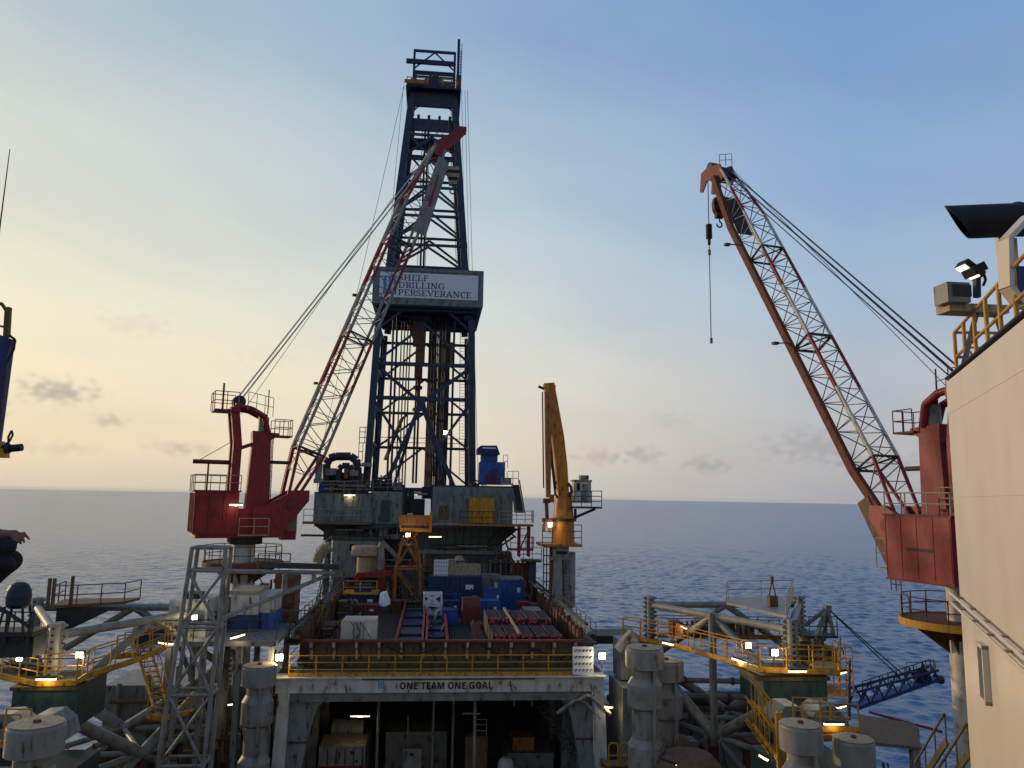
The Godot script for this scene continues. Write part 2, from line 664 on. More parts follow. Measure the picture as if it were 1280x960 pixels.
	box2(t, "rear_bulkhead", Vector3(-7.1, 20, -74.0), Vector3(9.0, 35.05, -74.3), M.steel_grey)
	box2(t, "bottom_plate", Vector3(-7.14, 26.3, -57.05), Vector3(9.0, 26.6, -74.0), M.steel_grey)
	# lettering and marks on the beam
	text(t, "lettering", "ONE TEAM ONE GOAL", Transform3D(Basis.IDENTITY, Vector3(-1.54, 34.58, -44.97)), 0.5, M.letter, "Droid Sans", 700)
	for k in 3:
		var x: float = -2.7 + k * 0.13
		var lp = PackedVector2Array([Vector2(x, 34.42), Vector2(x + 0.07, 34.42), Vector2(x + 0.07, 34.86), Vector2(x, 34.74 + 0.12 * absf(k - 1))])
		mk(t, "logo_bar", MB.new().prism(lp, Transform3D(Basis.IDENTITY, Vector3(0, 0, -44.985)), 0.02), M.logo_blue)
	var ax: float = 4.62
	mk(t, "anchor_mark", MB.new().tube(Vector3(ax, 34.5, -44.99), Vector3(ax, 34.85, -44.99), 0.02).tube(Vector3(ax - 0.16, 34.58, -44.99), Vector3(ax + 0.16, 34.58, -44.99), 0.02).tube(Vector3(ax - 0.1, 34.72, -44.99), Vector3(ax + 0.1, 34.72, -44.99), 0.015), M.red_rust)
	# yellow railing of the front walkway
	var r = thing("walkway_railing", "long yellow handrail with toe board above the white lettered beam", "railing", Vector3(0, 35.07, -45))
	var x0 = -7.55
	var x1 = 8.2
	for l in [0.38, 0.75, 1.12]:
		beam(r, "rail", Vector3(x0, 35.07 + l, -45.05), Vector3(x1, 35.07 + l, -45.05), 0.05, 0.055 if l > 1 else 0.035, M.yellow)
	box2(r, "toe_board", Vector3(x0, 35.09, -45.02), Vector3(x1, 35.29, -45.05), M.yellow)
	for k in 12:
		var x = lerpf(x0, x1, k / 11.0)
		beam(r, "post", Vector3(x, 35.075, -45.09), Vector3(x, 36.2, -45.09), 0.07, 0.07, M.yellow)
	for l in [0.38, 0.75, 1.12]:
		bar(r, "side_rail", Vector3(x0, 35.07 + l, -45.1), Vector3(x0 - 0.0, 35.07 + l, -47.4), 0.03, M.yellow)
		bar(r, "side_rail", Vector3(x0 - 0.75, 35.07 + l, -45.1), Vector3(x0 - 0.75, 35.07 + l, -47.4), 0.03, M.yellow)
	for q in [-45.1, -46.2, -47.3]:
		bar(r, "post", Vector3(x0 - 0.75, 35.07, q), Vector3(x0 - 0.75, 36.2, q), 0.035, M.yellow)
	punched_board(Vector3(8.13, 35.16, -44.9), 1.18, 1.5, "white board with rows of black marks at the right end of the yellow handrail")
	punched_board(Vector3(0.25, 37.82, -70.5), 1.25, 1.55, "white board with rows of black marks above the dark blue tanks")
	# side bulwarks of the pipe deck with posts
	for s in [-1, 1]:
		var w = thing("pipe_deck_bulwark", "rusty %s bulwark of posts along the pipe deck %s" % (["port", "beside the grey stair"] if s < 0 else ["starboard", "below the yellow crane column"]), "bulwark", Vector3(-7.4 if s < 0 else 9.2, 36.5, -60))
		var bx = -7.4 if s < 0 else 9.2
		box2(w, "plate", Vector3(bx - 0.06, 35.38, -48), Vector3(bx + 0.06, 36.9, -74), M.rust)
		for k in 19:
			var zz = -48.2 - k * 1.38
			box2(w, "post", Vector3(bx - 0.14, 35.38, zz), Vector3(bx + 0.14, 36.9 + rng.randf_range(0.0, 0.55), zz - 0.2), M.brown if k % 3 else M.rust)
		mk(w, "pipe_run", MB.new().path([Vector3(bx + s * 0.35, 37.4, -48), Vector3(bx + s * 0.35, 37.4, -74)], 0.1), M.pipe_steel)
		mk(w, "pipe_run", MB.new().path([Vector3(bx + s * 0.6, 36.9, -48), Vector3(bx + s * 0.6, 36.9, -74)], 0.14), M.steel_grey)
		mk(w, "railing", MB.new().rails([Vector3(bx + s * 0.9, 36.4, -48), Vector3(bx + s * 0.9, 36.4, -74)], 1.1, 1.6), M.olive)
		box2(w, "walkway", Vector3(bx + s * 0.2, 36.2, -48), Vector3(bx + s * 1.0, 36.3, -74), M.olive)
	under_deck()


func punched_board(a: Vector3, w: float, h: float, label: String) -> void:
	var t = thing("punched_board", label, "board", a)
	box2(t, "plate", a, a + Vector3(w, h, -0.05), M.tarp)
	var b = MB.new()
	b.box(Vector3.ZERO, Vector3(0.05, 0.13, 0.02), Basis(Vector3.BACK, -0.5))
	b.box(Vector3(0.05, 0.05, 0), Vector3(0.08, 0.04, 0.018))
	var mark = b.mesh()
	for i in 5:
		for j in 4:
			put(t, "mark", mark, M.letter, Transform3D(Basis.IDENTITY, a + Vector3(w * (0.14 + 0.18 * i), h * (0.15 + 0.235 * j), 0.012)))


func under_deck() -> void:
	# machinery in the dark space below the pipe deck
	var c = thing("deck_cabin", "white cabin with red base stripe in the dark under the beam", "cabin", Vector3(-4.88, 28.05, -50))
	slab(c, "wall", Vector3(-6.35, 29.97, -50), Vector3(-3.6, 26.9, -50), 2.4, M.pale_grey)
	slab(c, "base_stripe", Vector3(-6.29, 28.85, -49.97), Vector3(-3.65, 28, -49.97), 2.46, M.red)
	for k in 5:
		slab(c, "panel_joint", Vector3(-5.87, 29.84, -49.98) + Vector3(k * 0.52, 0, 0), Vector3(-5.8, 28.88, -49.98) + Vector3(k * 0.52, 0, 0), 0.01, M.dark)
	slab(c, "vent", Vector3(-4.49, 29.69, -49.97), Vector3(-4.33, 29.5, -49.97), 0.02, M.black)
	slab(c, "vent", Vector3(-4.18, 29.18, -49.97), Vector3(-4.03, 29.04, -49.97), 0.02, M.black)
	var k2 = thing("control_cabinet", "pale green control cabinet standing under the pipe deck", "cabinet", Vector3(-0.7, 26.85, -50))
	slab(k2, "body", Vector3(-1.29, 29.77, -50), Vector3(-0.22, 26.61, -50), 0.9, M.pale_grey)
	slab(k2, "gauge", Vector3(-0.94, 29.54, -49.98), Vector3(-0.7, 29.36, -49.98), 0.03, M.black)
	bar(k2, "conduit", Vector3(-1.12, 31.58, -50.3), Vector3(-1.06, 29.68, -50.3), 0.05, M.steel_grey)
	var p = thing("vertical_pipe", "pale thin pipe rising under the white lettered beam", "pipe", Vector3(2.87, 27.87, -47))
	bar(p, "pipe", Vector3(2.78, 33.44, -47), Vector3(2.83, 27.87, -47), 0.1, M.pale_grey)
	bar(p, "cross_arm", Vector3(2.06, 32.59, -46.9), Vector3(3.08, 32.58, -46.9), 0.05, M.pale_grey)
	var h = thing("caged_ladder", "small ladder cage above a dark locker under the beam", "ladder", Vector3(3.28, 28.93, -49))
	slab(h, "locker", Vector3(2.38, 30.71, -49), Vector3(3.71, 26.9, -49), 0.8, M.brown)
	mk(h, "cage", MB.new().rails([Vector3(2.95, 30.73, -48.9), Vector3(3.62, 30.72, -48.9)], 1.0, 0.7, 0.03, [0.35, 0.7, 1.0]), M.pale_grey)
	var v = thing("white_tank", "rounded white tank deep under the pipe deck", "tank", Vector3(4.76, 27.11, -49))
	mk(v, "shell", MB.new().lathe(Vector3(4.84, 27.78, -49), [Vector2(0.5, 0), Vector2(0.5, 1.2), Vector2(0.48, 1.5), Vector2(0.3, 1.72), Vector2(0, 1.75)], 20), M.white)
	mk(v, "valve", MB.new().lathe(Vector3(5.39, 27.7, -49.2), [Vector2(0.24, 0), Vector2(0.22, 1.2), Vector2(0, 1.3)], 12), M.pale_grey)
	var s = thing("folding_stair", "steep stair with worn shining treads under the pipe deck", "stair", Vector3(8.72, 29.17, -48))
	for i in 10:
		var q = Vector3(6.77, 32.66, -48).lerp(Vector3(8.73, 30.16, -47), i / 9.0)
		box(s, "tread", q, Vector3(0.42, 0.05, 0.3), M.steel, 0.5)
	bar(s, "stringer", Vector3(6.65, 32.57, -48.2), Vector3(8.62, 30.01, -47.2), 0.07, M.dark)
	bar(s, "stringer", Vector3(6.98, 32.76, -47.8), Vector3(8.92, 30.3, -46.8), 0.07, M.dark)
	bar(s, "handrail", Vector3(8.78, 30.88, -46.8), Vector3(8.79, 28.48, -46.8), 0.05, M.pale_grey)
	for q in [[634, 870, 905], [656, 870, 906], [560, 880, 960], [470, 880, 960], [536, 890, 960]]:
		var o = thing("deck_hanger", "%s hanger pipe from the left below the cantilever ceiling" % {470: "first", 536: "second", 560: "third", 634: "fourth", 656: "fifth"}[q[0]], "pipe", Vector3(0, 30, -50), "hanger pipes under the cantilever")
		bar(o, "pipe", Vector3(-29.45, 76.82, -50) * 0 + Vector3(lerpf(-2.9, 6.5, (q[0] - 470) / 186.0), 35.0, -50), Vector3(lerpf(-2.9, 6.5, (q[0] - 470) / 186.0), 27.0 if q[2] > 950 else 32.2, -50), 0.09, M.steel_grey)
	var m = thing("mud_pump", "dark machine block with pipes in the gloom under the pipe deck", "machine", Vector3(-4, 27, -54))
	box2(m, "block", Vector3(-6.2, 27, -53), Vector3(-3.6, 29.4, -56), M.steel_grey)
	bar(m, "drum", Vector3(-6.0, 30, -53.4), Vector3(-4.0, 30, -53.4), 0.6, M.steel_grey, 16)
	box2(m, "base", Vector3(-2.6, 27, -54), Vector3(1.4, 29.6, -56.5), M.steel_grey)
	var m2 = thing("machinery_skid", "low brown machinery skid under the right half of the beam", "machine", Vector3(6, 27, -53))
	box2(m2, "base", Vector3(5.2, 27, -52.0), Vector3(8.2, 28.8, -55), M.steel_grey)
	box2(m2, "motor", Vector3(5.6, 28.8, -52.5), Vector3(7.0, 29.6, -54), M.orange)

func drill_floor() -> void:
	var t = thing("drill_floor", "grey blue walled drill floor on its dark substructure below the derrick", "drill floor", Vector3(-1.5, 36.5, -80))
	box2(t, "floor_slab", Vector3(-11.2, 41.9, -76.2), Vector3(8.0, 42.25, -93), M.green)
	# windwalls
	slab(t, "wall", Vector3(-11.29, 45.06, -76), Vector3(-5.9, 42.28, -76), 0.15, M.wall_grey)
	slab(t, "wall", Vector3(-6, 45.31, -76.6), Vector3(-2.81, 42.15, -76.6), 0.15, M.steel_grey)
	slab(t, "wall", Vector3(-0.08, 45.87, -76), Vector3(7.69, 42.39, -76), 0.15, M.wall_grey)
	box2(t, "side_wall", Vector3(-11.25, 42.25, -76.2), Vector3(-11.05, 45.0, -91), M.wall_grey)
	box2(t, "side_wall", Vector3(7.55, 42.25, -76.2), Vector3(7.75, 45.9, -91), M.wall_grey)
	box2(t, "roof", Vector3(-11.3, 45.0, -76), Vector3(-5.9, 45.15, -90.8), M.dark)
	box2(t, "roof", Vector3(-0.1, 45.9, -76), Vector3(7.75, 46.02, -90.8), M.dark)
	box2(t, "rear_wall", Vector3(-5.9, 42.25, -90.8), Vector3(-3.4, 45.4, -91), M.dark)
	box2(t, "inner_floor", Vector3(-5.9, 45.15, -80.0), Vector3(-0.1, 45.3, -90.7), M.dark)
	for k in 7:
		var x = -11.2 + k * 0.88
		box2(t, "wall_rib", Vector3(x, 42.3, -75.99), Vector3(x + 0.03, 44.9, -75.93), M.wall_grey)
	for k in 9:
		var x = 0.1 + k * 0.92
		box2(t, "wall_rib", Vector3(x, 42.4, -75.99), Vector3(x + 0.03, 45.8, -75.94), M.wall_grey)
	slab(t, "patch_panel", Vector3(0.59, 44.04, -75.97), Vector3(1.55, 42.69, -75.97), 0.02, M.olive)
	slab(t, "patch_panel", Vector3(-8.49, 44.65, -75.97), Vector3(-7.25, 43.77, -75.97), 0.02, M.steel_grey)
	slab(t, "door", Vector3(-4.96, 44.48, -76.45), Vector3(-4.12, 42.44, -76.45), 0.1, M.green)
	beam(t, "door_frame", Vector3(-5.37, 43.49, -76.3), Vector3(-5.27, 41.22, -76.3), 0.1, 0.1, M.pale_grey)
	# driller opening machinery between the walls
	mk(t, "iron_roughneck", MB.new().box(Vector3(-1.68, 43.34, -79), Vector3(1.7, 2.6, 1.2)).box(Vector3(-2.21, 44.75, -79), Vector3(0.6, 1.6, 0.8)).box(Vector3(-0.71, 45.26, -79.5), Vector3(0.9, 1.2, 0.9)).tube(Vector3(-2.55, 42.18, -78), Vector3(-2.68, 45.53, -78), 0.18), M.navy_dark)
	bar(t, "roller", Vector3(-1.56, 45.08, -78), Vector3(-0.61, 45.1, -78), 0.12, M.pale_grey)
	for q in [505, 540]:
		beam(t, "door_post", Vector3(-2.73, 42.16, -76.4) if q == 505 else Vector3(-0.04, 42.19, -76.4), Vector3(-2.87, 45.98, -76.4) if q == 505 else Vector3(-0.17, 46.03, -76.4), 0.25, 0.3, M.navy_dark)
	# substructure below the floor
	for q in [-10.2, -7.9, -5.8]:
		box2(t, "leg", Vector3(q, 35.38, -77.2), Vector3(q + 0.5, 41.9, -77.9), M.green)
	box2(t, "lower_wall", Vector3(-9.6, 35.38, -78.5), Vector3(7.0, 41.88, -78.8), M.wall_grey)
	slab(t, "lower_wall_panel", Vector3(0.04, 42.1, -77), Vector3(6.49, 40.33, -77), 0.4, M.green)
	for k in 8:
		slab(t, "panel_rib", Vector3(0.58, 42.03, -76.95) + Vector3(k * 0.8, 0, 0), Vector3(0.71, 40.35, -76.95) + Vector3(k * 0.8, 0, 0), 0.04, M.dark)
	slab(t, "skid_beam", Vector3(-1.63, 39.89, -75.5), Vector3(6.3, 39.52, -75.5), 1.0, M.wall_grey)
	slab(t, "blockhouse", Vector3(-9.17, 40.75, -74.5), Vector3(-4.47, 37.38, -74.5), 3.0, M.steel_grey)
	slab(t, "blockhouse_window", Vector3(-7.61, 40.4, -74.47), Vector3(-7.14, 39.82, -74.47), 0.02, M.black)
	slab(t, "blockhouse_roof", Vector3(-9.3, 41.05, -74.3), Vector3(-4.45, 40.78, -74.3), 3.3, M.green)
	beam(t, "raker", Vector3(-4.57, 40.68, -74), Vector3(-2.7, 38.97, -73), 0.3, 0.3, M.pale_grey)
	beam(t, "raker", Vector3(6.46, 41.95, -77), Vector3(5.01, 39.63, -77), 0.3, 0.3, M.dark)
	beam(t, "edge_beam", Vector3(-2.17, 42.27, -75.6), Vector3(6.88, 42.28, -75.6), 0.2, 0.16, M.pale_grey)
	for q in [[421, 656, 672], [432, 656, 690], [447, 656, 672], [460, 656, 672]]:
		bar(t, "standpipe", Vector3(lerpf(-9.2, -6.1, (q[0] - 421) / 39.0), 41.9, -76.5), Vector3(lerpf(-9.2, -6.1, (q[0] - 421) / 39.0), 40.0, -76.5), 0.12, M.green)
	slab(t, "lower_module", Vector3(-10.37, 41.95, -77), Vector3(-5.68, 40.57, -77), 1.2, M.green)
	slab(t, "lower_module", Vector3(-5.69, 42, -77.4), Vector3(-2.1, 38.61, -77.4), 1.0, M.green)
	slab(t, "lower_module", Vector3(0.13, 39.23, -77.6), Vector3(7.95, 36.99, -77.6), 1.0, M.wall_grey)
	for k in 6:
		slab(t, "module_rib", Vector3(-10.14, 41.88, -76.95) + Vector3(k * 0.8, 0, 0), Vector3(-10, 40.6, -76.95) + Vector3(k * 0.8, 0, 0), 0.05, M.green)
	for q in [Vector3(-5.52, 41.78, -77.2), Vector3(-3.9, 41.81, -77.2)]:
		slab(t, "module_post", q, q + Vector3(0.25, -4.2, 0), 0.25, M.green)
	slab(t, "mid_deck", Vector3(-5.59, 40.59, -76.8), Vector3(-2.14, 40.48, -76.8), 1.6, M.green)
	mk(t, "mid_deck_railing", MB.new().rails([Vector3(-5.5, 40.59, -76.7), Vector3(-2.15, 40.63, -76.7)], 1.0, 0.9, 0.03), M.steel_grey)
	# balconies
	slab(t, "balcony", Vector3(-12.07, 42.38, -74.8), Vector3(-5.73, 42.17, -74.8), 1.4, M.brown)
	mk(t, "railing", MB.new().rails([Vector3(-12.18, 42.34, -75.9), Vector3(-12.01, 42.38, -74.9), Vector3(-10.62, 42.4, -74.9), Vector3(-5.75, 42.47, -74.9)], 1.15, 1.3, 0.035), M.pale_grey)
	slab(t, "balcony", Vector3(2.44, 42.41, -74.6), Vector3(9.63, 42.2, -74.6), 1.6, M.orange)
	mk(t, "railing", MB.new().rails([Vector3(2.52, 42.44, -74.7), Vector3(5.79, 42.49, -74.7)], 1.1, 1.2, 0.035), M.red_rust)
	mk(t, "railing", MB.new().rails([Vector3(6.33, 42.49, -74.7), Vector3(9.64, 42.54, -74.7), Vector3(9.64, 42.54, -74.7) + Vector3(0, 0, -1.5)], 1.15, 0.9, 0.035, [0.33, 0.66, 1.0]), M.tan)
	slab(t, "outrigger", Vector3(-12.51, 41.1, -77), Vector3(-9.49, 40.91, -77), 0.5, M.dark)
	mk(t, "balcony_brace", MB.new().prism(PackedVector2Array([Vector2(-11.2, 41.9), Vector2(-6, 41.9), Vector2(-6, 40.3), Vector2(-8.9, 40.3)]), Transform3D(Basis.IDENTITY, Vector3(0, 0, -77.8)), 1.4), M.dark)
	mk(t, "balcony_brace", MB.new().prism(PackedVector2Array([Vector2(8.5, 41.9), Vector2(4, 41.9), Vector2(4, 40.0), Vector2(6.2, 40.0)]), Transform3D(Basis.IDENTITY, Vector3(0, 0, -77.8)), 1.4), M.dark)
	mk(t, "railing", MB.new().rails([Vector3(-11.07, 44.99, -76.05), Vector3(-6.03, 45.08, -76.05)], 1.2, 1.4, 0.03, [0.35, 0.7, 1.0]), M.steel_grey)
	mk(t, "railing", MB.new().rails([Vector3(-5.85, 45.31, -76.6), Vector3(-3.01, 45.36, -76.6)], 1.1, 1.4, 0.03, [0.35, 0.7, 1.0]), M.steel_grey)
	slab(t, "roof_trim", Vector3(-9.82, 45.5, -76), Vector3(-7.7, 45.39, -76), 0.1, M.orange)
	mk(t, "railing", MB.new().rails([Vector3(7.15, 46.08, -76), Vector3(8.26, 46.1, -76)], 1.4, 0.6, 0.03), M.pale_grey)
	# inclined stair on the starboard side of the walls
	var st = thing("side_stair", "dark enclosed stair sloping down beside the blue grey right wall", "stair", Vector3(8.57, 43.53, -77))
	var sp = PackedVector2Array([Vector2(7.73, 46.19), Vector2(8.44, 46.2), Vector2(8.96, 43.46), Vector2(8.09, 43.45)])
	mk(st, "flight", MB.new().prism(sp, Transform3D(Basis.IDENTITY, Vector3(0, 0, -77.4)), 0.8), M.dark)
	beam(st, "handrail", Vector3(7.71, 46.34, -76.9), Vector3(8.16, 43.45, -76.9), 0.12, 0.12, M.pale_grey)
	beam(st, "handrail", Vector3(8.43, 46.67, -76.9), Vector3(9.03, 43.47, -76.9), 0.12, 0.12, M.olive)
	floor_equipment()
	stair_towers()
	var gm = [M.steel_grey, M.brown, M.blue_deep, M.olive, M.green]
	clutter("crowded pipes and cabinets on the skid beam below the right balcony", Vector3(0.4, 40.3, -75.2), Vector3(6.27, 39.92, -75.2), 1.0, 11, gm)
	clutter("row of dark pumps and pipes beside the red stair tower", Vector3(4.86, 39.5, -74.6), Vector3(7.79, 37.23, -74.6), 1.2, 12, [M.brown, M.rust, M.steel_grey, M.navy_dark])
	clutter("pipe manifold between the orange tower and the white board", Vector3(-0.9, 39.56, -73), Vector3(0.21, 36.63, -73), 0.8, 13, gm)
	clutter("green pipe bank under the left balcony", Vector3(-9.07, 42.03, -75.6), Vector3(-3.03, 40.83, -75.6), 1.0, 14, [M.green, M.navy_dark, M.steel_grey])
	clutter("machinery crowded behind the red deck jib", Vector3(-4.41, 38.99, -72.6), Vector3(-3.15, 35.96, -72.6), 0.9, 15, [M.navy_dark, M.brown, M.steel_grey, M.blue_deep])
	clutter("small engine parts along the left roof railing", Vector3(-11.13, 46.29, -77), Vector3(-6.18, 45.08, -77), 0.8, 16, [M.navy_dark, M.steel_grey, M.brown])
	clutter("small tanks and pipes on the roof right of the derrick", Vector3(3.59, 46.58, -77), Vector3(4.55, 45.97, -77), 0.8, 17, [M.navy, M.red_rust, M.steel_grey])
	clutter("rack of gear at the foot of the derrick", Vector3(-5.75, 46.75, -78.6), Vector3(-3.01, 45.45, -78.6), 0.8, 18, [M.navy_dark, M.navy, M.steel_grey])


func floor_equipment() -> void:
	# port side engine package on the roof
	var g = thing("engine_package", "dark engine package under an arched exhaust duct on the left roof", "engine", Vector3(-9.26, 45.42, -79))
	var hood = MB.new()
	hood.path([Vector3(-10.57, 46.33, -78.5), Vector3(-10.65, 47.91, -78.5), Vector3(-10.37, 48.47, -78.5), Vector3(-9.75, 48.68, -78.5), Vector3(-8.34, 48.71, -78.5), Vector3(-7.78, 48.36, -78.5), Vector3(-7.59, 47.66, -78.5), Vector3(-7.52, 46.23, -78.5)], 0.42, 10)
	mk(g, "exhaust_duct", hood, M.navy_dark)
	hood = MB.new().path([Vector3(-9.26, 46.19, -78), Vector3(-9.32, 47.44, -78), Vector3(-9.03, 47.76, -78), Vector3(-8.33, 47.78, -78), Vector3(-8.07, 47.31, -78), Vector3(-8.03, 46.37, -78)], 0.3, 10)
	mk(g, "exhaust_duct", hood, M.navy_dark)
	slab(g, "engine_block", Vector3(-10.99, 47.13, -79), Vector3(-7.29, 45.14, -79), 3.0, M.navy_dark)
	slab(g, "panel", Vector3(-10.61, 47.49, -77.8), Vector3(-9.57, 46.81, -77.8), 0.5, M.steel_grey)
	slab(g, "panel", Vector3(-8.81, 47.52, -77.6), Vector3(-8.38, 46.51, -77.6), 0.6, M.brown)
	slab(g, "panel", Vector3(-8.26, 47.3, -77.6), Vector3(-7.46, 46.77, -77.6), 0.6, M.steel_grey)
	slab(g, "cabinet", Vector3(-11.08, 46.22, -77.2), Vector3(-10.03, 45.09, -77.2), 0.8, M.blue_deep)
	slab(g, "cabinet", Vector3(-9.62, 46.17, -77.2), Vector3(-8.81, 45.11, -77.2), 0.8, M.dark)
	slab(g, "cabinet", Vector3(-8.02, 46.36, -77.2), Vector3(-6.97, 45.14, -77.2), 0.8, M.dark)
	slab(g, "cabinet", Vector3(-7.17, 48.12, -78), Vector3(-6.22, 47.74, -78), 1.0, M.steel_grey)
	var v = thing("vent_post", "square grey vent post with bent top at left roof corner", "vent", Vector3(-11.13, 46.29, -77))
	slab(v, "post", Vector3(-11.47, 48.45, -77), Vector3(-10.9, 46.3, -77), 0.5, M.wall_grey)
	slab(v, "hood", Vector3(-11.4, 48.6, -76.95), Vector3(-10.83, 48.07, -76.95), 0.6, M.steel_grey)
	slab(v, "foot", Vector3(-11.59, 46.44, -77), Vector3(-10.81, 45.99, -77), 0.6, M.steel_grey)
	# blue ventilation unit
	var b = thing("ventilation_unit", "bright blue ventilation tower with flared hood on the right roof", "ventilation unit", Vector3(5.97, 46.17, -78))
	slab(b, "lower_body", Vector3(4.55, 48.45, -78), Vector3(7.1, 46.19, -78), 2.6, M.blue)
	slab(b, "upper_body", Vector3(4.72, 49.28, -78.4), Vector3(6.36, 48.51, -78.4), 2.0, M.blue)
	var hp = PackedVector2Array([Vector2(4.28, 49.81), Vector2(4.6, 50.06), Vector2(6.21, 50.1), Vector2(6.56, 49.22), Vector2(4.29, 49.25)])
	mk(b, "hood", MB.new().prism(hp, Transform3D(Basis.IDENTITY, Vector3(0, 0, -79.2)), 2.8), M.blue_deep)
	slab(b, "hood_slot", Vector3(4.75, 49.89, -77.78), Vector3(6.12, 49.76, -77.78), 0.04, M.tarp)
	mk(b, "railing", MB.new().rails([Vector3(6.9, 47.86, -77.9), Vector3(7.34, 47.87, -77.9)], 1.3, 0.5, 0.03), M.pale_grey)
	for q in 3:
		bar(b, "riser", Vector3(5.32, 46.15, -77.8) + Vector3(q * 0.42, 0, 0), Vector3(5.29, 47.26, -77.8) + Vector3(q * 0.42, 0.3 * q, 0), 0.1, M.red_rust)
	slab(b, "valve_box", Vector3(6.66, 46.89, -77.7), Vector3(7.72, 46.19, -77.7), 0.6, M.steel_grey)
	var c = thing("yellow_container", "bright yellow equipment container on the right drill floor balcony", "container", Vector3(4.68, 42.38, -75.2))
	slab(c, "body", Vector3(3.47, 44.86, -75.2), Vector3(5.87, 42.47, -75.2), 0.7, M.yellow)
	for k in 4:
		slab(c, "rib", Vector3(3.62, 44.79, -75.15) + Vector3(k * 0.7, 0, 0), Vector3(3.76, 42.52, -75.15) + Vector3(k * 0.7, 0, 0), 0.04, M.yellow)
	slab(c, "door_seam", Vector3(4.39, 44.84, -75.17), Vector3(4.49, 42.49, -75.17), 0.02, M.dark)
	var w = thing("control_cabin", "orange brown operator box at the head of the catwalk", "cabin", Vector3(-1.61, 41.69, -72))
	slab(w, "upper_panel", Vector3(-3.04, 43.17, -72), Vector3(-0.18, 42.07, -72), 1.8, M.orange)
	slab(w, "lower_panel", Vector3(-2.93, 42.03, -72.1), Vector3(-0.17, 41.7, -72.1), 1.7, M.crane_yellow)
	slab(w, "slot", Vector3(-2.78, 42.25, -71.97), Vector3(-0.32, 42.07, -71.97), 0.02, M.dark)
	slab(w, "side_post", Vector3(-0.26, 43.51, -71.9), Vector3(-0.05, 41.64, -71.9), 1.8, M.crane_yellow)
	bar(w, "pulley", Vector3(-2.33, 43.17, -72.4), Vector3(-1.82, 43.18, -72.4), 0.2, M.tan)
	slab(w, "underbox", Vector3(-2.63, 41.67, -72.2), Vector3(-1.23, 40.97, -72.2), 1.4, M.rust)


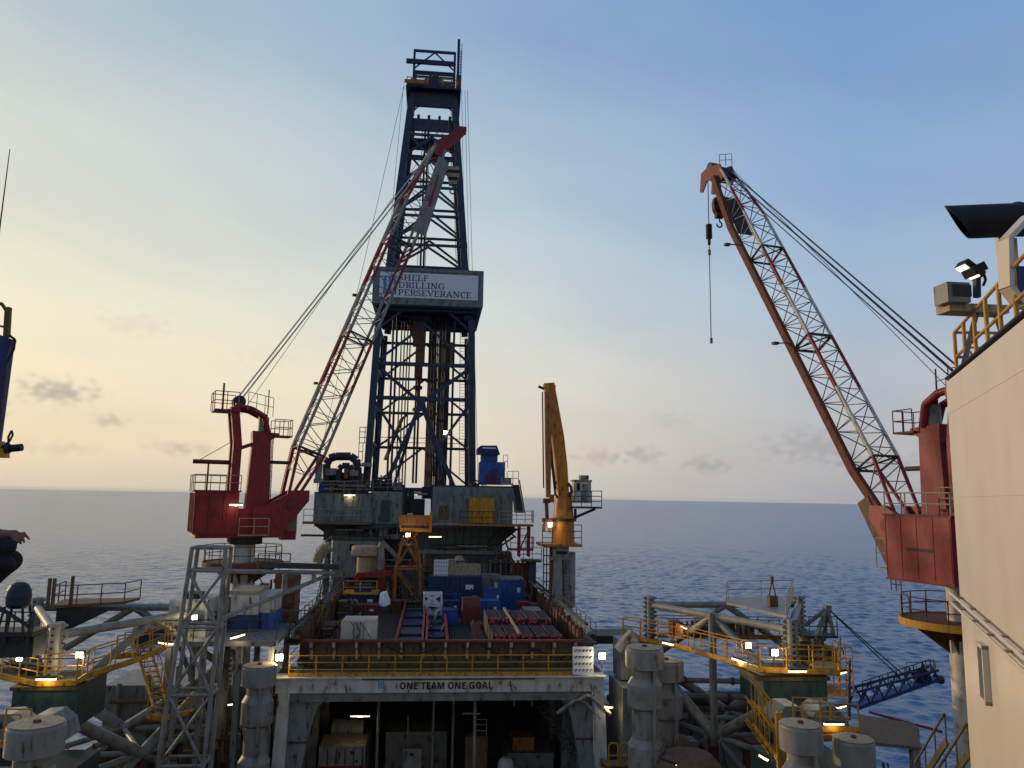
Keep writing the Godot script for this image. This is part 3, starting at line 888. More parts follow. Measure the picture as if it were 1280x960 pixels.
func stair_towers() -> void:
	var a = thing("orange_frame_tower", "orange steel frame tower with diagonal braces below the operator box", "tower", Vector3(-1.92, 35.95, -70))
	for q in [70.0, 72.6]:
		var dz = Vector3(0, 0, 70.0 - q)
		var tl = Vector3(-2.6, 41.28, -70) + dz
		var tr = Vector3(-1.55, 41.3, -70) + dz
		var ml = Vector3(-3.12, 38.59, -70) + dz
		var mr = Vector3(-0.97, 38.61, -70) + dz
		var bl = Vector3(-3.15, 35.6, -70) + dz
		var br = Vector3(-0.86, 35.61, -70) + dz
		for s in [[tl, ml], [ml, bl], [tr, mr], [mr, br]]:
			beam(a, "leg", s[0], s[1], 0.2, 0.2, M.orange)
		for s in [[tl, tr], [ml, mr], [bl, br]]:
			beam(a, "girt", s[0], s[1], 0.15, 0.15, M.orange)
		for s in [[ml, tr], [mr, tl], [ml, br]]:
			beam(a, "brace", s[0], s[1], 0.12, 0.12, M.orange)
		if q < 71:
			beam(a, "girt", Vector3(-2.92, 40.66, -70), Vector3(-1.39, 40.67, -70), 0.16, 0.16, M.orange)
	for p in [Vector3(-2.6, 41.28, -70), Vector3(-1.55, 41.3, -70), Vector3(-3.12, 38.59, -70), Vector3(-0.97, 38.61, -70), Vector3(-3.15, 35.6, -70), Vector3(-0.86, 35.61, -70)]:
		beam(a, "side_girt", p, p + Vector3(0, 0, -2.6), 0.16, 0.16, M.orange)
	ladder(a, Vector3(-1.15, 35.98, -69.8), Vector3(-1.47, 41.24, -69.8), Vector3(0.2, 0, 0), M.olive)
	var r = thing("red_stair_tower", "red steel stair tower hanging below the right balcony", "stair tower", Vector3(8.69, 39.77, -75.5))
	for p in [Vector3(8.38, 42.35, -75.2), Vector3(9.32, 42.37, -75.2)]:
		for dz in [0.0, -1.4]:
			beam(r, "leg", p + Vector3(0, 0, dz), Vector3(p.x, 39.3, p.z + dz), 0.16, 0.16, M.red)
	for k in 5:
		beam(r, "rung", Vector3(8.39, 41.97, -75.2) + Vector3(0, -k * 0.6, 0), Vector3(9.32, 41.99, -75.2) + Vector3(0, -k * 0.6, 0), 0.07, 0.07, M.red)
	beam(r, "brace", Vector3(8.42, 40.09, -75.2), Vector3(9.32, 42.06, -75.2), 0.12, 0.12, M.red)
	slab(r, "landing", Vector3(7.48, 40.09, -75), Vector3(9.71, 39.93, -75), 1.6, M.red)
	mk(r, "railing", MB.new().rails([Vector3(7.48, 40.09, -75.05), Vector3(9.72, 40.11, -75.05), Vector3(9.72, 40.11, -75.05) + Vector3(0, 0, -1.4)], 1.1, 0.8, 0.035), M.red)
	for s in [[626, 656, 636, 688], [644, 670, 626, 683], [630, 660, 645, 672]]:
		var f = Vector3(lerpf(6.14, 9.26, (s[0] - 620) / 40.0), lerpf(42.77, 39.72, (s[1] - 650) / 40.0), -76)
		var g = Vector3(lerpf(6.14, 9.26, (s[2] - 620) / 40.0), lerpf(42.77, 39.72, (s[3] - 650) / 40.0), -76)
		beam(r, "strut", f, g, 0.16, 0.16, M.dark)
	var l = thing("side_platform", "small grey platform with railing between red stairs and yellow crane", "platform", Vector3(9.33, 37.77, -73))
	slab(l, "deck", Vector3(8.3, 39.29, -72), Vector3(10.08, 39.09, -72), 1.6, M.olive)
	mk(l, "railing", MB.new().rails([Vector3(8.37, 39.29, -72), Vector3(10.07, 39.31, -72)], 1.1, 0.7, 0.03), M.olive)
	slab(l, "column", Vector3(8.96, 39.04, -72.5), Vector3(9.65, 37.11, -72.5), 0.8, M.green)
	slab(l, "pipe_rack", Vector3(7.45, 38.92, -73), Vector3(9.02, 33.47, -73), 0.6, M.brown)
	for k in 4:
		bar(l, "pipe", Vector3(7.57, 39.22, -72.8) + Vector3(k * 0.42, 0, 0), Vector3(7.67, 33.5, -72.8) + Vector3(k * 0.42, 0, 0), 0.12, M.rust)


func clutter(label: String, a: Vector3, b: Vector3, d: float, seed_: int, mats: Array) -> void:
	# a crowded bank of cabinets, pipes, valves and hoses between two corners
	var g = RandomNumberGenerator.new()
	g.seed = seed_
	var t = thing("equipment_bank", label, "equipment", Vector3((a.x + b.x) / 2, b.y, a.z - d / 2))
	var w = b.x - a.x
	var h = a.y - b.y
	var x = a.x
	while x < b.x - 0.2:
		var cw = minf(g.randf_range(0.4, 1.3), b.x - x)
		var ch = h * g.randf_range(0.35, 1.0)
		var z = a.z - g.randf_range(0.0, d * 0.5)
		box2(t, "cabinet", Vector3(x, b.y, z), Vector3(x + cw - 0.06, b.y + ch, a.z - d), mats[g.randi() % mats.size()])
		if g.randf() < 0.6:
			box2(t, "panel", Vector3(x + 0.08, b.y + ch * 0.4, z + 0.02), Vector3(x + cw - 0.14, b.y + ch * 0.85, z - 0.02), mats[g.randi() % mats.size()])
		if g.randf() < 0.4:
			bar(t, "valve_wheel", Vector3(x + cw * 0.5, b.y + ch * 0.5, z + 0.1), Vector3(x + cw * 0.5, b.y + ch * 0.5, z + 0.16), 0.18, M.red, 12)
		x += cw
	for k in int(w * 1.1) + 2:
		var px = a.x + g.randf() * w
		var y0 = b.y + g.randf_range(0.0, h * 0.4)
		bar(t, "pipe", Vector3(px, y0, a.z + 0.08), Vector3(px, minf(y0 + g.randf_range(0.5, 1.0) * h, a.y + 0.3), a.z + 0.08), g.randf_range(0.04, 0.09), mats[g.randi() % mats.size()], 8)
	for k in 3:
		var y = b.y + h * g.randf_range(0.15, 0.95)
		var x0 = a.x + g.randf() * w * 0.4
		bar(t, "header", Vector3(x0, y, a.z + 0.2), Vector3(x0 + w * g.randf_range(0.3, 0.6), y, a.z + 0.2), g.randf_range(0.04, 0.1), mats[g.randi() % mats.size()], 8)
	var p = Vector3(a.x + g.randf() * w, a.y, a.z + 0.3)
	for k in 2:
		var q = [p]
		for i in 5:
			q.append(q[i] + Vector3(g.randf_range(-0.1, 0.5), -h * g.randf_range(0.05, 0.28), g.randf_range(-0.05, 0.05)))
		mk(t, "hose", MB.new().path(q, 0.035, 6), M.black)
		p.x = a.x + g.randf() * w

func derrick() -> void:
	var cx = -1.42
	var t = thing("derrick", "tall dark blue lattice drilling derrick with a sign box at mid height", "derrick", Vector3(cx, 46, -85.2))
	var y0 = 45.32
	# half width and centre depth by height
	var hw = func(y: float) -> float:
		if y < 63.5:
			return lerpf(5.35, 4.85, (y - 46.0) / 17.5)
		return lerpf(4.5, 2.4, clampf((y - 68.0) / 21.5, 0.0, 1.0))
	var cor = func(y: float, sx: int, sz: int) -> Vector3:
		var h: float = hw.call(y)
		return Vector3(cx + sx * h, y, -85.2 + sz * h)
	for sx in [-1, 1]:
		for sz in [-1, 1]:
			beam(t, "leg", cor.call(y0, sx, sz), cor.call(63.4, sx, sz), 0.7, 0.7, M.navy, Vector3(0, 0, 1))
			beam(t, "leg", cor.call(63.6, sx, sz), cor.call(89.4, sx, sz), 0.74, 0.74, M.navy, Vector3(0, 0, 1))
	box2(t, "base_beam", Vector3(cx - 5.8, 45.32, -79.4), Vector3(cx + 5.8, 45.75, -80.3), M.navy)
	for sx in [-1, 1]:
		box2(t, "base_beam", Vector3(cx + sx * 5.8, 45.32, -80.3), Vector3(cx + sx * 4.9, 45.75, -90.6), M.navy)
	# front face, lower: open V door
	var fz = func(p: Vector3) -> Vector3: return Vector3(p.x, p.y, -85.2 + (hw.call(p.y) as float))
	var joint: Vector3 = fz.call(Vector3(cx - 0.15, 54.4, 0))
	box(t, "gusset", joint, Vector3(0.9, 1.5, 0.36), M.navy)
	for yy in [54.9, 58.5]:
		beam(t, "girt", cor.call(yy, -1, 1), cor.call(yy, 1, 1), 0.34, 0.38, M.navy)
	for sx in [-1, 1]:
		beam(t, "door_brace", joint, fz.call(Vector3(cx + sx * 3.6, 45.6, 0)), 0.42, 0.42, M.navy)
		beam(t, "door_brace", joint + Vector3(sx * 0.2, 0.3, -0.7), fz.call(Vector3(cx + sx * 2.7, 45.6, 0)) + Vector3(0, 0, -0.7), 0.3, 0.3, M.navy)
		beam(t, "brace", joint, cor.call(58.4, sx, 1), 0.34, 0.34, M.navy)
		beam(t, "brace", cor.call(58.6, sx, 1), fz.call(Vector3(cx, 62.8, 0)), 0.24, 0.24, M.navy)
		beam(t, "brace", fz.call(Vector3(cx + sx * 2.0, 50.3, 0)), cor.call(54.8, sx, 1), 0.28, 0.28, M.navy)
	# rear and side faces, lower
	var ys = [46.2, 50.4, 54.4, 58.4, 62.6]
	for i in 4:
		for f in [[[-1, -1], [1, -1]], [[-1, -1], [-1, 1]], [[1, -1], [1, 1]]]:
			var a: Array = f[0]
			var b: Array = f[1]
			var m0: Vector3 = (cor.call(ys[i + 1], a[0], a[1]) + cor.call(ys[i + 1], b[0], b[1])) / 2
			beam(t, "girt", cor.call(ys[i + 1], a[0], a[1]), cor.call(ys[i + 1], b[0], b[1]), 0.26, 0.3, M.navy)
			beam(t, "brace", cor.call(ys[i], a[0], a[1]), m0, 0.22, 0.22, M.navy)
			beam(t, "brace", cor.call(ys[i], b[0], b[1]), m0, 0.22, 0.22, M.navy)
	# upper part: doubled girts and inverted V braces on the four faces
	var yu = [68.6, 72.0, 75.4, 78.8, 82.2, 85.2]
	for f in [[[-1, 1], [1, 1]], [[-1, -1], [1, -1]], [[-1, -1], [-1, 1]], [[1, -1], [1, 1]]]:
		var a: Array = f[0]
		var b: Array = f[1]
		for i in 5:
			for d in [-0.25]:
				beam(t, "girt", cor.call(yu[i + 1] + d, a[0], a[1]), cor.call(yu[i + 1] + d, b[0], b[1]), 0.24, 0.26, M.navy)
			var m0: Vector3 = (cor.call(yu[i + 1] - 0.5, a[0], a[1]) + cor.call(yu[i + 1] - 0.5, b[0], b[1])) / 2
			beam(t, "brace", cor.call(yu[i], a[0], a[1]), m0, 0.22, 0.22, M.navy)
			beam(t, "brace", cor.call(yu[i], b[0], b[1]), m0, 0.22, 0.22, M.navy)
			if i == 4:
				beam(t, "brace", cor.call(yu[i + 1], a[0], a[1]), (cor.call(yu[i] as float, a[0], a[1]) + cor.call(yu[i] as float, b[0], b[1])) / 2, 0.19, 0.19, M.navy)
	# water table and crown
	for r in [[85.6, 87.0], [88.5, 90.3]]:
		for sz in ([-1, 1] if r[0] < 88 else [1]):
			box2(t, "crown_beam", Vector3(cx - 2.35, r[0], -85.2 + sz * 2.45 - 0.15), Vector3(cx + 2.35, r[1], -85.2 + sz * 2.45 + 0.15), M.navy)
		for sx in [-1, 1]:
			box2(t, "crown_beam", Vector3(cx + sx * 2.5 - 0.15, r[0], -87.8), Vector3(cx + sx * 2.5 + 0.15, r[1], -82.6), M.navy)
	for k in 4:
		bar(t, "crown_sheave", Vector3(cx - 1.8 + k * 1.2, 87.8, -84.6), Vector3(cx - 1.5 + k * 1.2, 87.8, -84.6), 0.62, M.navy_dark, 16)
	box2(t, "crown_platform", Vector3(cx - 3.1, 90.3, -81.8), Vector3(cx + 3.1, 90.5, -83.3), M.navy_dark)
	for sx in [-1, 1]:
		box2(t, "crown_platform", Vector3(cx + sx * 3.1, 90.3, -83.3), Vector3(cx + sx * 2.3, 90.5, -88.6), M.navy_dark)
	mk(t, "crown_railing", MB.new().rails([Vector3(cx - 3.0, 90.5, -88.5), Vector3(cx - 3.0, 90.5, -81.9), Vector3(cx + 3.0, 90.5, -81.9), Vector3(cx + 3.0, 90.5, -88.5)], 1.0, 1.0, 0.05, [0.3, 0.65, 1.0]), M.orange)
	for k in 4:
		bar(t, "cluster_sheave", Vector3(cx - 2.6 + k * 1.7, 91.0, -82.2), Vector3(cx - 2.3 + k * 1.7, 91.0, -82.2), 0.5, M.orange, 16)
	box2(t, "crown_box", Vector3(cx - 0.6, 90.5, -81.8), Vector3(cx + 0.6, 91.7, -83), M.navy_dark)
	box2(t, "crown_apron", Vector3(cx - 3.25, 90.5, -81.3), Vector3(cx - 1.0, 90.9, -81.4), M.orange)
	# gin pole frame on top
	for sx in [-1, 1]:
		for sz in [-1, 1]:
			beam(t, "frame_post", Vector3(cx + sx * 2.3, 90.5, -85.2 + sz * 2.4), Vector3(cx + sx * 2.3, 95.3, -85.2 + sz * 2.4), 0.26, 0.26, M.navy)
	for sz in [-1, 1]:
		var z = -85.2 + sz * 2.4
		beam(t, "frame_girt", Vector3(cx - 2.4, 95.3, z), Vector3(cx + 2.4, 95.3, z), 0.22, 0.26, M.navy)
		beam(t, "frame_girt", Vector3(cx - 3.2, 93.9, z + 0.1), Vector3(cx + 2.3, 93.9, z + 0.1), 0.28, 0.5, M.navy)
		for yy in [92.8, 92.2, 91.7]:
			beam(t, "frame_girt", Vector3(cx - 2.3, yy, z), Vector3(cx + 2.3, yy, z), 0.14, 0.16, M.navy)
		for sx in [-1, 1]:
			beam(t, "frame_brace", Vector3(cx, 95.2, z), Vector3(cx + sx * 2.3, 93.1, z), 0.14, 0.14, M.navy)
			beam(t, "frame_brace", Vector3(cx, 92.7, z), Vector3(cx + sx * 2.3, 90.6, z), 0.14, 0.14, M.navy)
	mk(t, "lightning_mast", MB.new().beam(Vector3(cx + 2.7, 90.6, -82.6), Vector3(cx + 2.7, 96.9, -82.6), 0.3, 0.3).beam(Vector3(cx + 2.98, 91.5, -82.6), Vector3(cx + 2.98, 95.6, -82.6), 0.1, 0.1), M.navy_dark)
	box2(t, "mast_box", Vector3(cx + 2.5, 91.0, -82.3), Vector3(cx + 3.1, 92.4, -82.8), M.navy)
	ladder(t, Vector3(cx + 2.9, 92.4, -82.4), Vector3(cx + 2.9, 96.4, -82.4), Vector3(0.18, 0, 0), M.navy)
	sign_box(cx)
	# ladders, standpipes and lines inside
	ladder(t, Vector3(cx + 4.3, 47, -80.6), Vector3(cx + 4.0, 63, -80.6), Vector3(0.3, 0, 0), M.navy_dark)
	ladder(t, Vector3(cx + 3.4, 69, -81.5), Vector3(cx + 2.3, 88, -82.6), Vector3(0.25, 0, 0), M.navy_dark)
	for q in [-3.4, -3.0, 3.1]:
		bar(t, "standpipe", Vector3(cx + q, 46, -81.6), Vector3(cx + q, 64, -81.8), 0.12, M.navy_dark)
	for q in [-0.9, -0.55]:
		bar(t, "guide_rail", Vector3(cx + q, 46.3, -87.2), Vector3(cx + q, 88, -87.2), 0.12, M.navy_dark)
	for q in [[-4.7, 66], [4.4, 66], [4.9, 66], [5.3, 66]]:
		bar(t, "guy_line", Vector3(cx + q[0] * 0.72, 90.4, -82), Vector3(cx + q[0] * 1.12, 46, -79.5), 0.025, M.cable, 5)
	bar(t, "guy_line", Vector3(cx - 3.3, 90.4, -82), Vector3(cx - 10.2, 46.5, -78), 0.025, M.cable, 5)
	mk(t, "side_cage", MB.new().rails([Vector3(cx - 6.3, 50.2, -80.3), Vector3(cx - 5.2, 50.2, -80.3)], 1.6, 0.5, 0.04, [0.0, 0.35, 0.7, 1.0]).rails([Vector3(cx - 6.3, 48.4, -80.3), Vector3(cx - 5.9, 48.4, -80.3)], 1.8, 0.4, 0.04, [0.0, 0.5, 1.0]), M.navy_dark)
	mk(t, "cross_walk", MB.new().rails([Vector3(cx - 4.8, 50.4, -89.5), Vector3(cx + 4.8, 50.4, -89.5)], 1.1, 1.4, 0.04, [0.0, 0.5, 1.0]).box(Vector3(cx, 50.4, -89.9), Vector3(9.6, 0.1, 0.8)), M.navy_dark)
	mk(t, "stabbing_arm", MB.new().beam(Vector3(cx - 3.7, 48.6, -82), Vector3(cx - 2.2, 53, -83), 0.3, 0.3).beam(Vector3(cx - 2.2, 53, -83), Vector3(cx - 1.6, 53.6, -83.4), 0.22, 0.22), M.brown)
	for k in 30:
		var o = thing("drill_pipe_stand", "upright drill pipe stand racked inside the dark blue derrick", "drill pipe", Vector3(cx, 46, -85), "drill pipe stands racked in the derrick")
		var px = cx + 0.45 + 0.16 * k if k < 12 else cx - 2.6 + 0.32 * (k - 12)
		if k > 4 and k < 12:
			px += 0.35
		if k > 15:
			px = cx + 0.5 + 0.17 * (k - 16)
		bar(o, "pipe", Vector3(px, 45.35, -83.4 - 0.35 * (k % 3) - (1.2 if k > 15 else 0.0)), Vector3(px + 0.02, 65.5, -83.6 - 0.3 * (k % 3) - (1.2 if k > 15 else 0.0)), 0.075, M.dark if k % 3 else M.navy_dark, 8)
	var b = thing("travelling_block", "rusty orange travelling block and top drive hanging inside the derrick", "top drive", Vector3(cx - 0.6, 56, -84))
	var tx = cx - 0.55
	box2(b, "block", Vector3(tx - 0.8, 61.2, -83.4), Vector3(tx + 0.6, 63.8, -84.6), M.brown)
	box2(b, "swivel", Vector3(tx - 0.45, 59.2, -83.5), Vector3(tx + 0.55, 61.2, -84.5), M.brown)
	beam(b, "dolly", Vector3(tx - 1.2, 63.5, -84), Vector3(tx - 0.2, 61, -84), 0.45, 0.45, M.orange)
	box2(b, "motor", Vector3(tx - 0.5, 57.6, -83.6), Vector3(tx + 0.35, 59.2, -84.4), M.rust)
	bar(b, "drive_shaft", Vector3(tx, 53.4, -84), Vector3(tx, 57.6, -84), 0.2, M.red_rust)
	for yy in [56.4, 55.2, 54.0]:
		bar(b, "collar", Vector3(tx - 0.1, yy, -84), Vector3(tx - 0.1, yy + 0.35, -84), 0.5, M.dark, 12)
	for q in [-0.6, -0.2, 0.25]:
		bar(b, "drill_line", Vector3(tx + q, 63.8, -84), Vector3(tx + q, 88, -84.6), 0.035, M.cable, 5)
	bar(b, "mud_hose", Vector3(tx + 1.9, 47, -82.6), Vector3(tx + 1.7, 60, -82.8), 0.12, M.black)
	box2(b, "pipe_handler", Vector3(cx + 2.75, 59.0, -82.2), Vector3(cx + 3.1, 61.4, -82.6), M.orange)


func sign_box(cx: float) -> void:
	var t = thing("sign_box", "grey blue racking board enclosure with the white name sign on derrick", "sign", Vector3(cx, 64.5, -85))
	var x0 = -6.95
	var x1 = 4.5
	var z0 = -79.0
	var z1 = -90.6
	var ya = 64.55
	var yb = 68.5
	box2(t, "front_panel", Vector3(x0, ya, z0), Vector3(x1, yb, z0 - 0.2), M.wall_grey)
	box2(t, "rear_panel", Vector3(x0, ya, z1), Vector3(x1, yb, z1 + 0.2), M.navy)
	box2(t, "side_panel", Vector3(x0, ya, z0 - 0.2), Vector3(x0 + 0.2, yb, z1 + 0.2), M.navy)
	box2(t, "side_panel", Vector3(x1 - 0.2, ya, z0 - 0.2), Vector3(x1, yb, z1 + 0.2), M.navy)
	box2(t, "floor", Vector3(x0 + 0.1, ya - 0.15, z0 - 0.1), Vector3(x1 - 0.1, ya, -82.3), M.navy)
	box2(t, "floor", Vector3(x0 + 0.1, ya - 0.15, -86.2), Vector3(x1 - 0.1, ya, z1 + 0.1), M.navy)
	box2(t, "floor", Vector3(x0 + 0.1, ya - 0.15, -82.3), Vector3(cx - 1.9, ya, -86.2), M.navy)
	box2(t, "floor", Vector3(cx + 2.4, ya - 0.15, -82.3), Vector3(x1 - 0.1, ya, -86.2), M.navy)
	for k in 5:
		beam(t, "floor_joist", Vector3(x0 + 0.4, ya - 0.3, -79.8 - k * 2.5), Vector3(x1 - 0.4, ya - 0.3, -79.8 - k * 2.5), 0.2, 0.3, M.navy)
	for s in [-1, 1]:
		beam(t, "knee_brace", Vector3(cx + s * 4.9, 62.2, -80.4), Vector3(cx + s * 2.2, 64.3, -80.0), 0.22, 0.22, M.navy)
	for q in [[x0, yb - 0.35, x1, yb], [x0, ya, x1, ya + 0.16]]:
		box2(t, "trim", Vector3(q[0] - 0.05, q[1], z0 + 0.08), Vector3(q[2] + 0.05, q[3], z0), M.wall_grey)
	box2(t, "trim", Vector3(x1 - 0.4, ya, z0 + 0.07), Vector3(x1 + 0.05, yb, z0), M.wall_grey)
	var a = Vector3(-6.24, 65.51, -78.95)
	var c = Vector3(3.99, 67.95, -78.95)
	box2(t, "sign_board", Vector3(a.x, 65.28, -78.98), Vector3(c.x, 67.95, -78.92), M.tarp)
	var ln = ["SHELF", "DRILLING", "PERSEVERANCE"]
	for k in 3:
		text(t, "lettering", ln[k], Transform3D(Basis.IDENTITY.scaled(Vector3(1.13, 1, 1)), Vector3(-4.33, 67.41 - k * 0.8, -78.9)), 0.88, M.letter_navy, "Droid Serif", 400)
	for k in 3:
		var lx: float = -5.85 + k * 0.52
		var p = PackedVector2Array([Vector2(lx, 65.6), Vector2(lx + 0.3, 65.6), Vector2(lx + 0.3, 67.6), Vector2(lx, 67.25 + 0.2 * k)])
		mk(t, "logo_bar", MB.new().prism(p, Transform3D(Basis.IDENTITY, Vector3(0, 0, -78.9)), 0.03), M.logo_blue)

func cranes() -> void:
	var a = deg_to_rad(22.0)
	crane("red pedestal crane on the left with its lattice boom crossing the derrick", Vector3(-12.64, 41.9, -55), Vector3(cos(a), 0, -sin(a)), Vector2(13.11, 30.97), 27.0, 1, 1, 1.0)
	a = deg_to_rad(14.0)
	crane("red pedestal crane on the right half hidden by the cream wall", Vector3(25.29, 41.51, -36), Vector3(-sin(a), 0, -cos(a)), Vector2(17.93, 27.73), 27.0, -1, -1, 1.02)


func crane(label: String, at: Vector3, dir: Vector3, tip: Vector2, deck: float, near: int, walk: int, sc: float) -> void:
	var right = dir.x < 0.0
	var t = thing("pedestal_crane", label, "crane", Vector3(at.x, deck, at.z), "red pedestal cranes")
	var pm: Material = M.white
	bar(t, "pedestal", Vector3(at.x, deck, at.z), at, 0.72 if not right else 0.52, pm, 28)
	bar(t, "pedestal_pipe", Vector3(at.x + 0.68, deck, at.z - 0.3), Vector3(at.x + 0.68, at.y - 2.0, at.z - 0.3), 0.1, pm, 10)
	var py = at.y - (1.55 if not right else 2.0)
	mk(t, "pedestal_collar", MB.new().lathe(Vector3(at.x, py, at.z), [Vector2(0.6, -0.9), Vector2(1.4, -0.3), Vector2(2.55, -0.2), Vector2(2.55, 0.0), Vector2(0.6, 0.0)], 32), M.rust)
	for i in 8:
		var bd = Vector3(cos(TAU * i / 8.0), 0, sin(TAU * i / 8.0))
		mk(t, "platform_bracket", MB.new().prism(PackedVector2Array([Vector2(0.6, -1.5), Vector2(2.4, -0.22), Vector2(0.6, -0.22)]), Transform3D(Basis(bd, Vector3.UP, bd.cross(Vector3.UP)), Vector3(at.x, py, at.z)), 0.06), M.olive)
	mk(t, "platform_rim", MB.new().lathe(Vector3(at.x, py, at.z), [Vector2(2.56, -0.28), Vector2(2.62, -0.28), Vector2(2.62, 0.06), Vector2(2.56, 0.06)], 32), M.yellow if right else M.rust)
	var ring = []
	for i in 17:
		ring.append(Vector3(at.x + cos(TAU * i / 16.0) * 2.5, py, at.z + sin(TAU * i / 16.0) * 2.5))
	railing(t, ring, M.olive if not right else M.rust, 1.1, 2.0, 0.028)
	L = Transform3D(Basis(dir, Vector3.UP, dir.cross(Vector3.UP)) * Basis.IDENTITY.scaled(Vector3.ONE * sc), at)
	var R: Material = M.red
	bar(t, "slew_ring", Vector3(0, -0.35, 0), Vector3(0, 0.12, 0), 1.15, M.dark, 24)
	box2(t, "turntable", Vector3(-3.3, 0.1, -1.3), Vector3(2.4, 0.35, 1.3), R)
	# machinery house
	box2(t, "house", Vector3(-3.5, 0.352, -1.45), Vector3(-0.75, 3.1, 1.45), R)
	for z in [-1.46, 1.46]:
		box2(t, "door", Vector3(-1.5, 0.5, z - 0.03), Vector3(-0.9, 2.6, z + 0.03), R)
		for x in [-3.45, -2.6, -1.7]:
			box2(t, "rib", Vector3(x, 0.4, z - 0.05), Vector3(x + 0.06, 3.05, z + 0.05), R)
	for z in [-1.47, 1.47]:
		for k in 6:
			box2(t, "louvre", Vector3(-2.5, 1.5 + k * 0.14, z - 0.05), Vector3(-1.8, 1.56 + k * 0.14, z + 0.05), M.red_rust)
		bar(t, "door_handle", Vector3(-1.0, 1.3, z * 1.04), Vector3(-1.0, 1.6, z * 1.04), 0.03, M.dark, 6)
	for k in 5:
		box2(t, "rear_rib", Vector3(-3.56, 0.45, -1.3 + k * 0.62), Vector3(-3.5, 3.0, -1.24 + k * 0.62), R)
	box2(t, "house_roof", Vector3(-3.6, 3.1, -1.55), Vector3(-0.65, 3.2, 1.55), M.red_rust)
	mk(t, "railing", MB.new().rails([Vector3(-0.7, 3.2, -1.5), Vector3(-3.55, 3.2, -1.5), Vector3(-3.55, 3.2, 1.5), Vector3(-0.7, 3.2, 1.5)], 1.0, 1.1, 0.03), M.tan)
	mk(t, "side_walkway", MB.new().box(Vector3(0.2, 0.3, near * 1.75), Vector3(1.9, 0.06, 0.7)).rails([Vector3(-0.75, 0.35, near * 2.08), Vector3(1.15, 0.35, near * 2.08)], 1.05, 1.0, 0.03), M.tan if not right else M.yellow)
	# cheeks holding the boom heel
	for z in [-1.15, 1.15]:
		var p = PackedVector2Array([Vector2(0.2, 0.352), Vector2(2.2, 0.352), Vector2(3.9, 2.6), Vector2(3.9, 3.3), Vector2(2.9, 3.3), Vector2(1.1, 2.3), Vector2(0.2, 2.1)])
		mk(t, "cheek", MB.new().prism(p, Transform3D(Basis.IDENTITY, Vector3(0, 0, z)), 0.3), R)
		bar(t, "heel_pin", Vector3(2.7, 2.3, z * 0.8), Vector3(2.7, 2.3, z * 1.25), 0.35, M.red_rust, 16)
	box2(t, "front_box", Vector3(-0.7, 0.36, -0.95), Vector3(1.6, 2.0, 0.95), R)
	# operator cab
	box2(t, "cab", Vector3(2.3, -0.1, -0.5), Vector3(3.3, 1.7, 0.5), R)
	box2(t, "cab_window", Vector3(3.31, 0.2, -0.42), Vector3(3.36, 1.6, 0.42), M.glass)
	box2(t, "cab_window", Vector3(2.65, 0.5, near * 0.53 - 0.03), Vector3(3.25, 1.5, near * 0.53 + 0.03), M.glass)
	if right:
		box2(t, "side_house", Vector3(-2.2, -0.1, -2.7), Vector3(1.5, 2.85, -1.5), R)
		box2(t, "side_house_roof", Vector3(-2.3, 2.85, -2.75), Vector3(1.6, 2.93, -1.46), M.red_rust)
		railing(t, [Vector3(1.5, 2.93, -1.6), Vector3(1.5, 2.93, -2.65), Vector3(-2.2, 2.93, -2.65), Vector3(-2.2, 2.93, -1.6)], M.tan, 1.0, 1.3, 0.03)
		for k in 5:
			box2(t, "seam", Vector3(-2.15 + k * 0.9, 0.0, -2.72), Vector3(-2.11 + k * 0.9, 2.8, -2.7), R)
		box2(t, "bottom_flange", Vector3(-2.25, -0.16, -2.76), Vector3(1.55, -0.1, -1.5), M.red_rust)
		box2(t, "maker_plate", Vector3(-1.2, 1.25, -2.72), Vector3(0.3, 1.4, -2.705), M.dark)
		mk(t, "side_ladder", MB.new().rails([Vector3(0.9, -0.7, -2.5), Vector3(1.5, -0.7, -2.5)], 0.6, 0.3, 0.025), M.rust)
		mk(t, "side_step", MB.new().box(Vector3(1.85, 0.3, -2.4), Vector3(0.7, 0.06, 0.5)).rails([Vector3(1.55, 0.33, -2.62), Vector3(2.2, 0.33, -2.62)], 1.4, 0.6, 0.025), M.tan)
	if right:
		mk(t, "heel_plate", MB.new().beam(Vector3(4.4, 3.6, -1.1), Vector3(2.6, 0.4, -1.1), 0.25, 0.8), M.brown)
	# column, rear mast and bridge
	var col = MB.new()
	col.prism(PackedVector2Array([Vector2(-0.15, 2.0), Vector2(1.35, 2.0), Vector2(1.25, 6.7), Vector2(1.75, 7.0), Vector2(1.75, 7.2), Vector2(0.0, 7.3), Vector2(0.05, 6.6)]), Transform3D(Basis.IDENTITY, Vector3.ZERO), 1.0)
	mk(t, "column", col, R)
	for z in [-0.75, 0.75]:
		mk(t, "mast_leg", MB.new().prism(PackedVector2Array([Vector2(-1.3, 3.2), Vector2(-0.75, 3.2), Vector2(-0.72, 6.3), Vector2(-1.05, 8.8), Vector2(-1.6, 8.8), Vector2(-1.28, 6.4)]), Transform3D(Basis.IDENTITY, Vector3(0, 0, z)), 0.4), R)
		mk(t, "bridge_arm", MB.new().path([Vector3(-1.3, 8.9, z), Vector3(-0.2, 8.75, z * 0.9), Vector3(0.7, 8.3, z * 0.7), Vector3(1.0, 7.2, z * 0.6)], 0.2, 8), R)
	beam(t, "mast_head", Vector3(-1.2, 8.7, -1.1), Vector3(-1.2, 8.7, 1.1), 0.5, 0.5, R)
	beam(t, "mast_tie", Vector3(-1.0, 5.4, -0.8), Vector3(-1.0, 5.4, 0.8), 0.3, 0.3, R)
	beam(t, "mast_tie", Vector3(-0.9, 6.0, 0), Vector3(0.1, 6.4, 0), 0.25, 0.25, R)
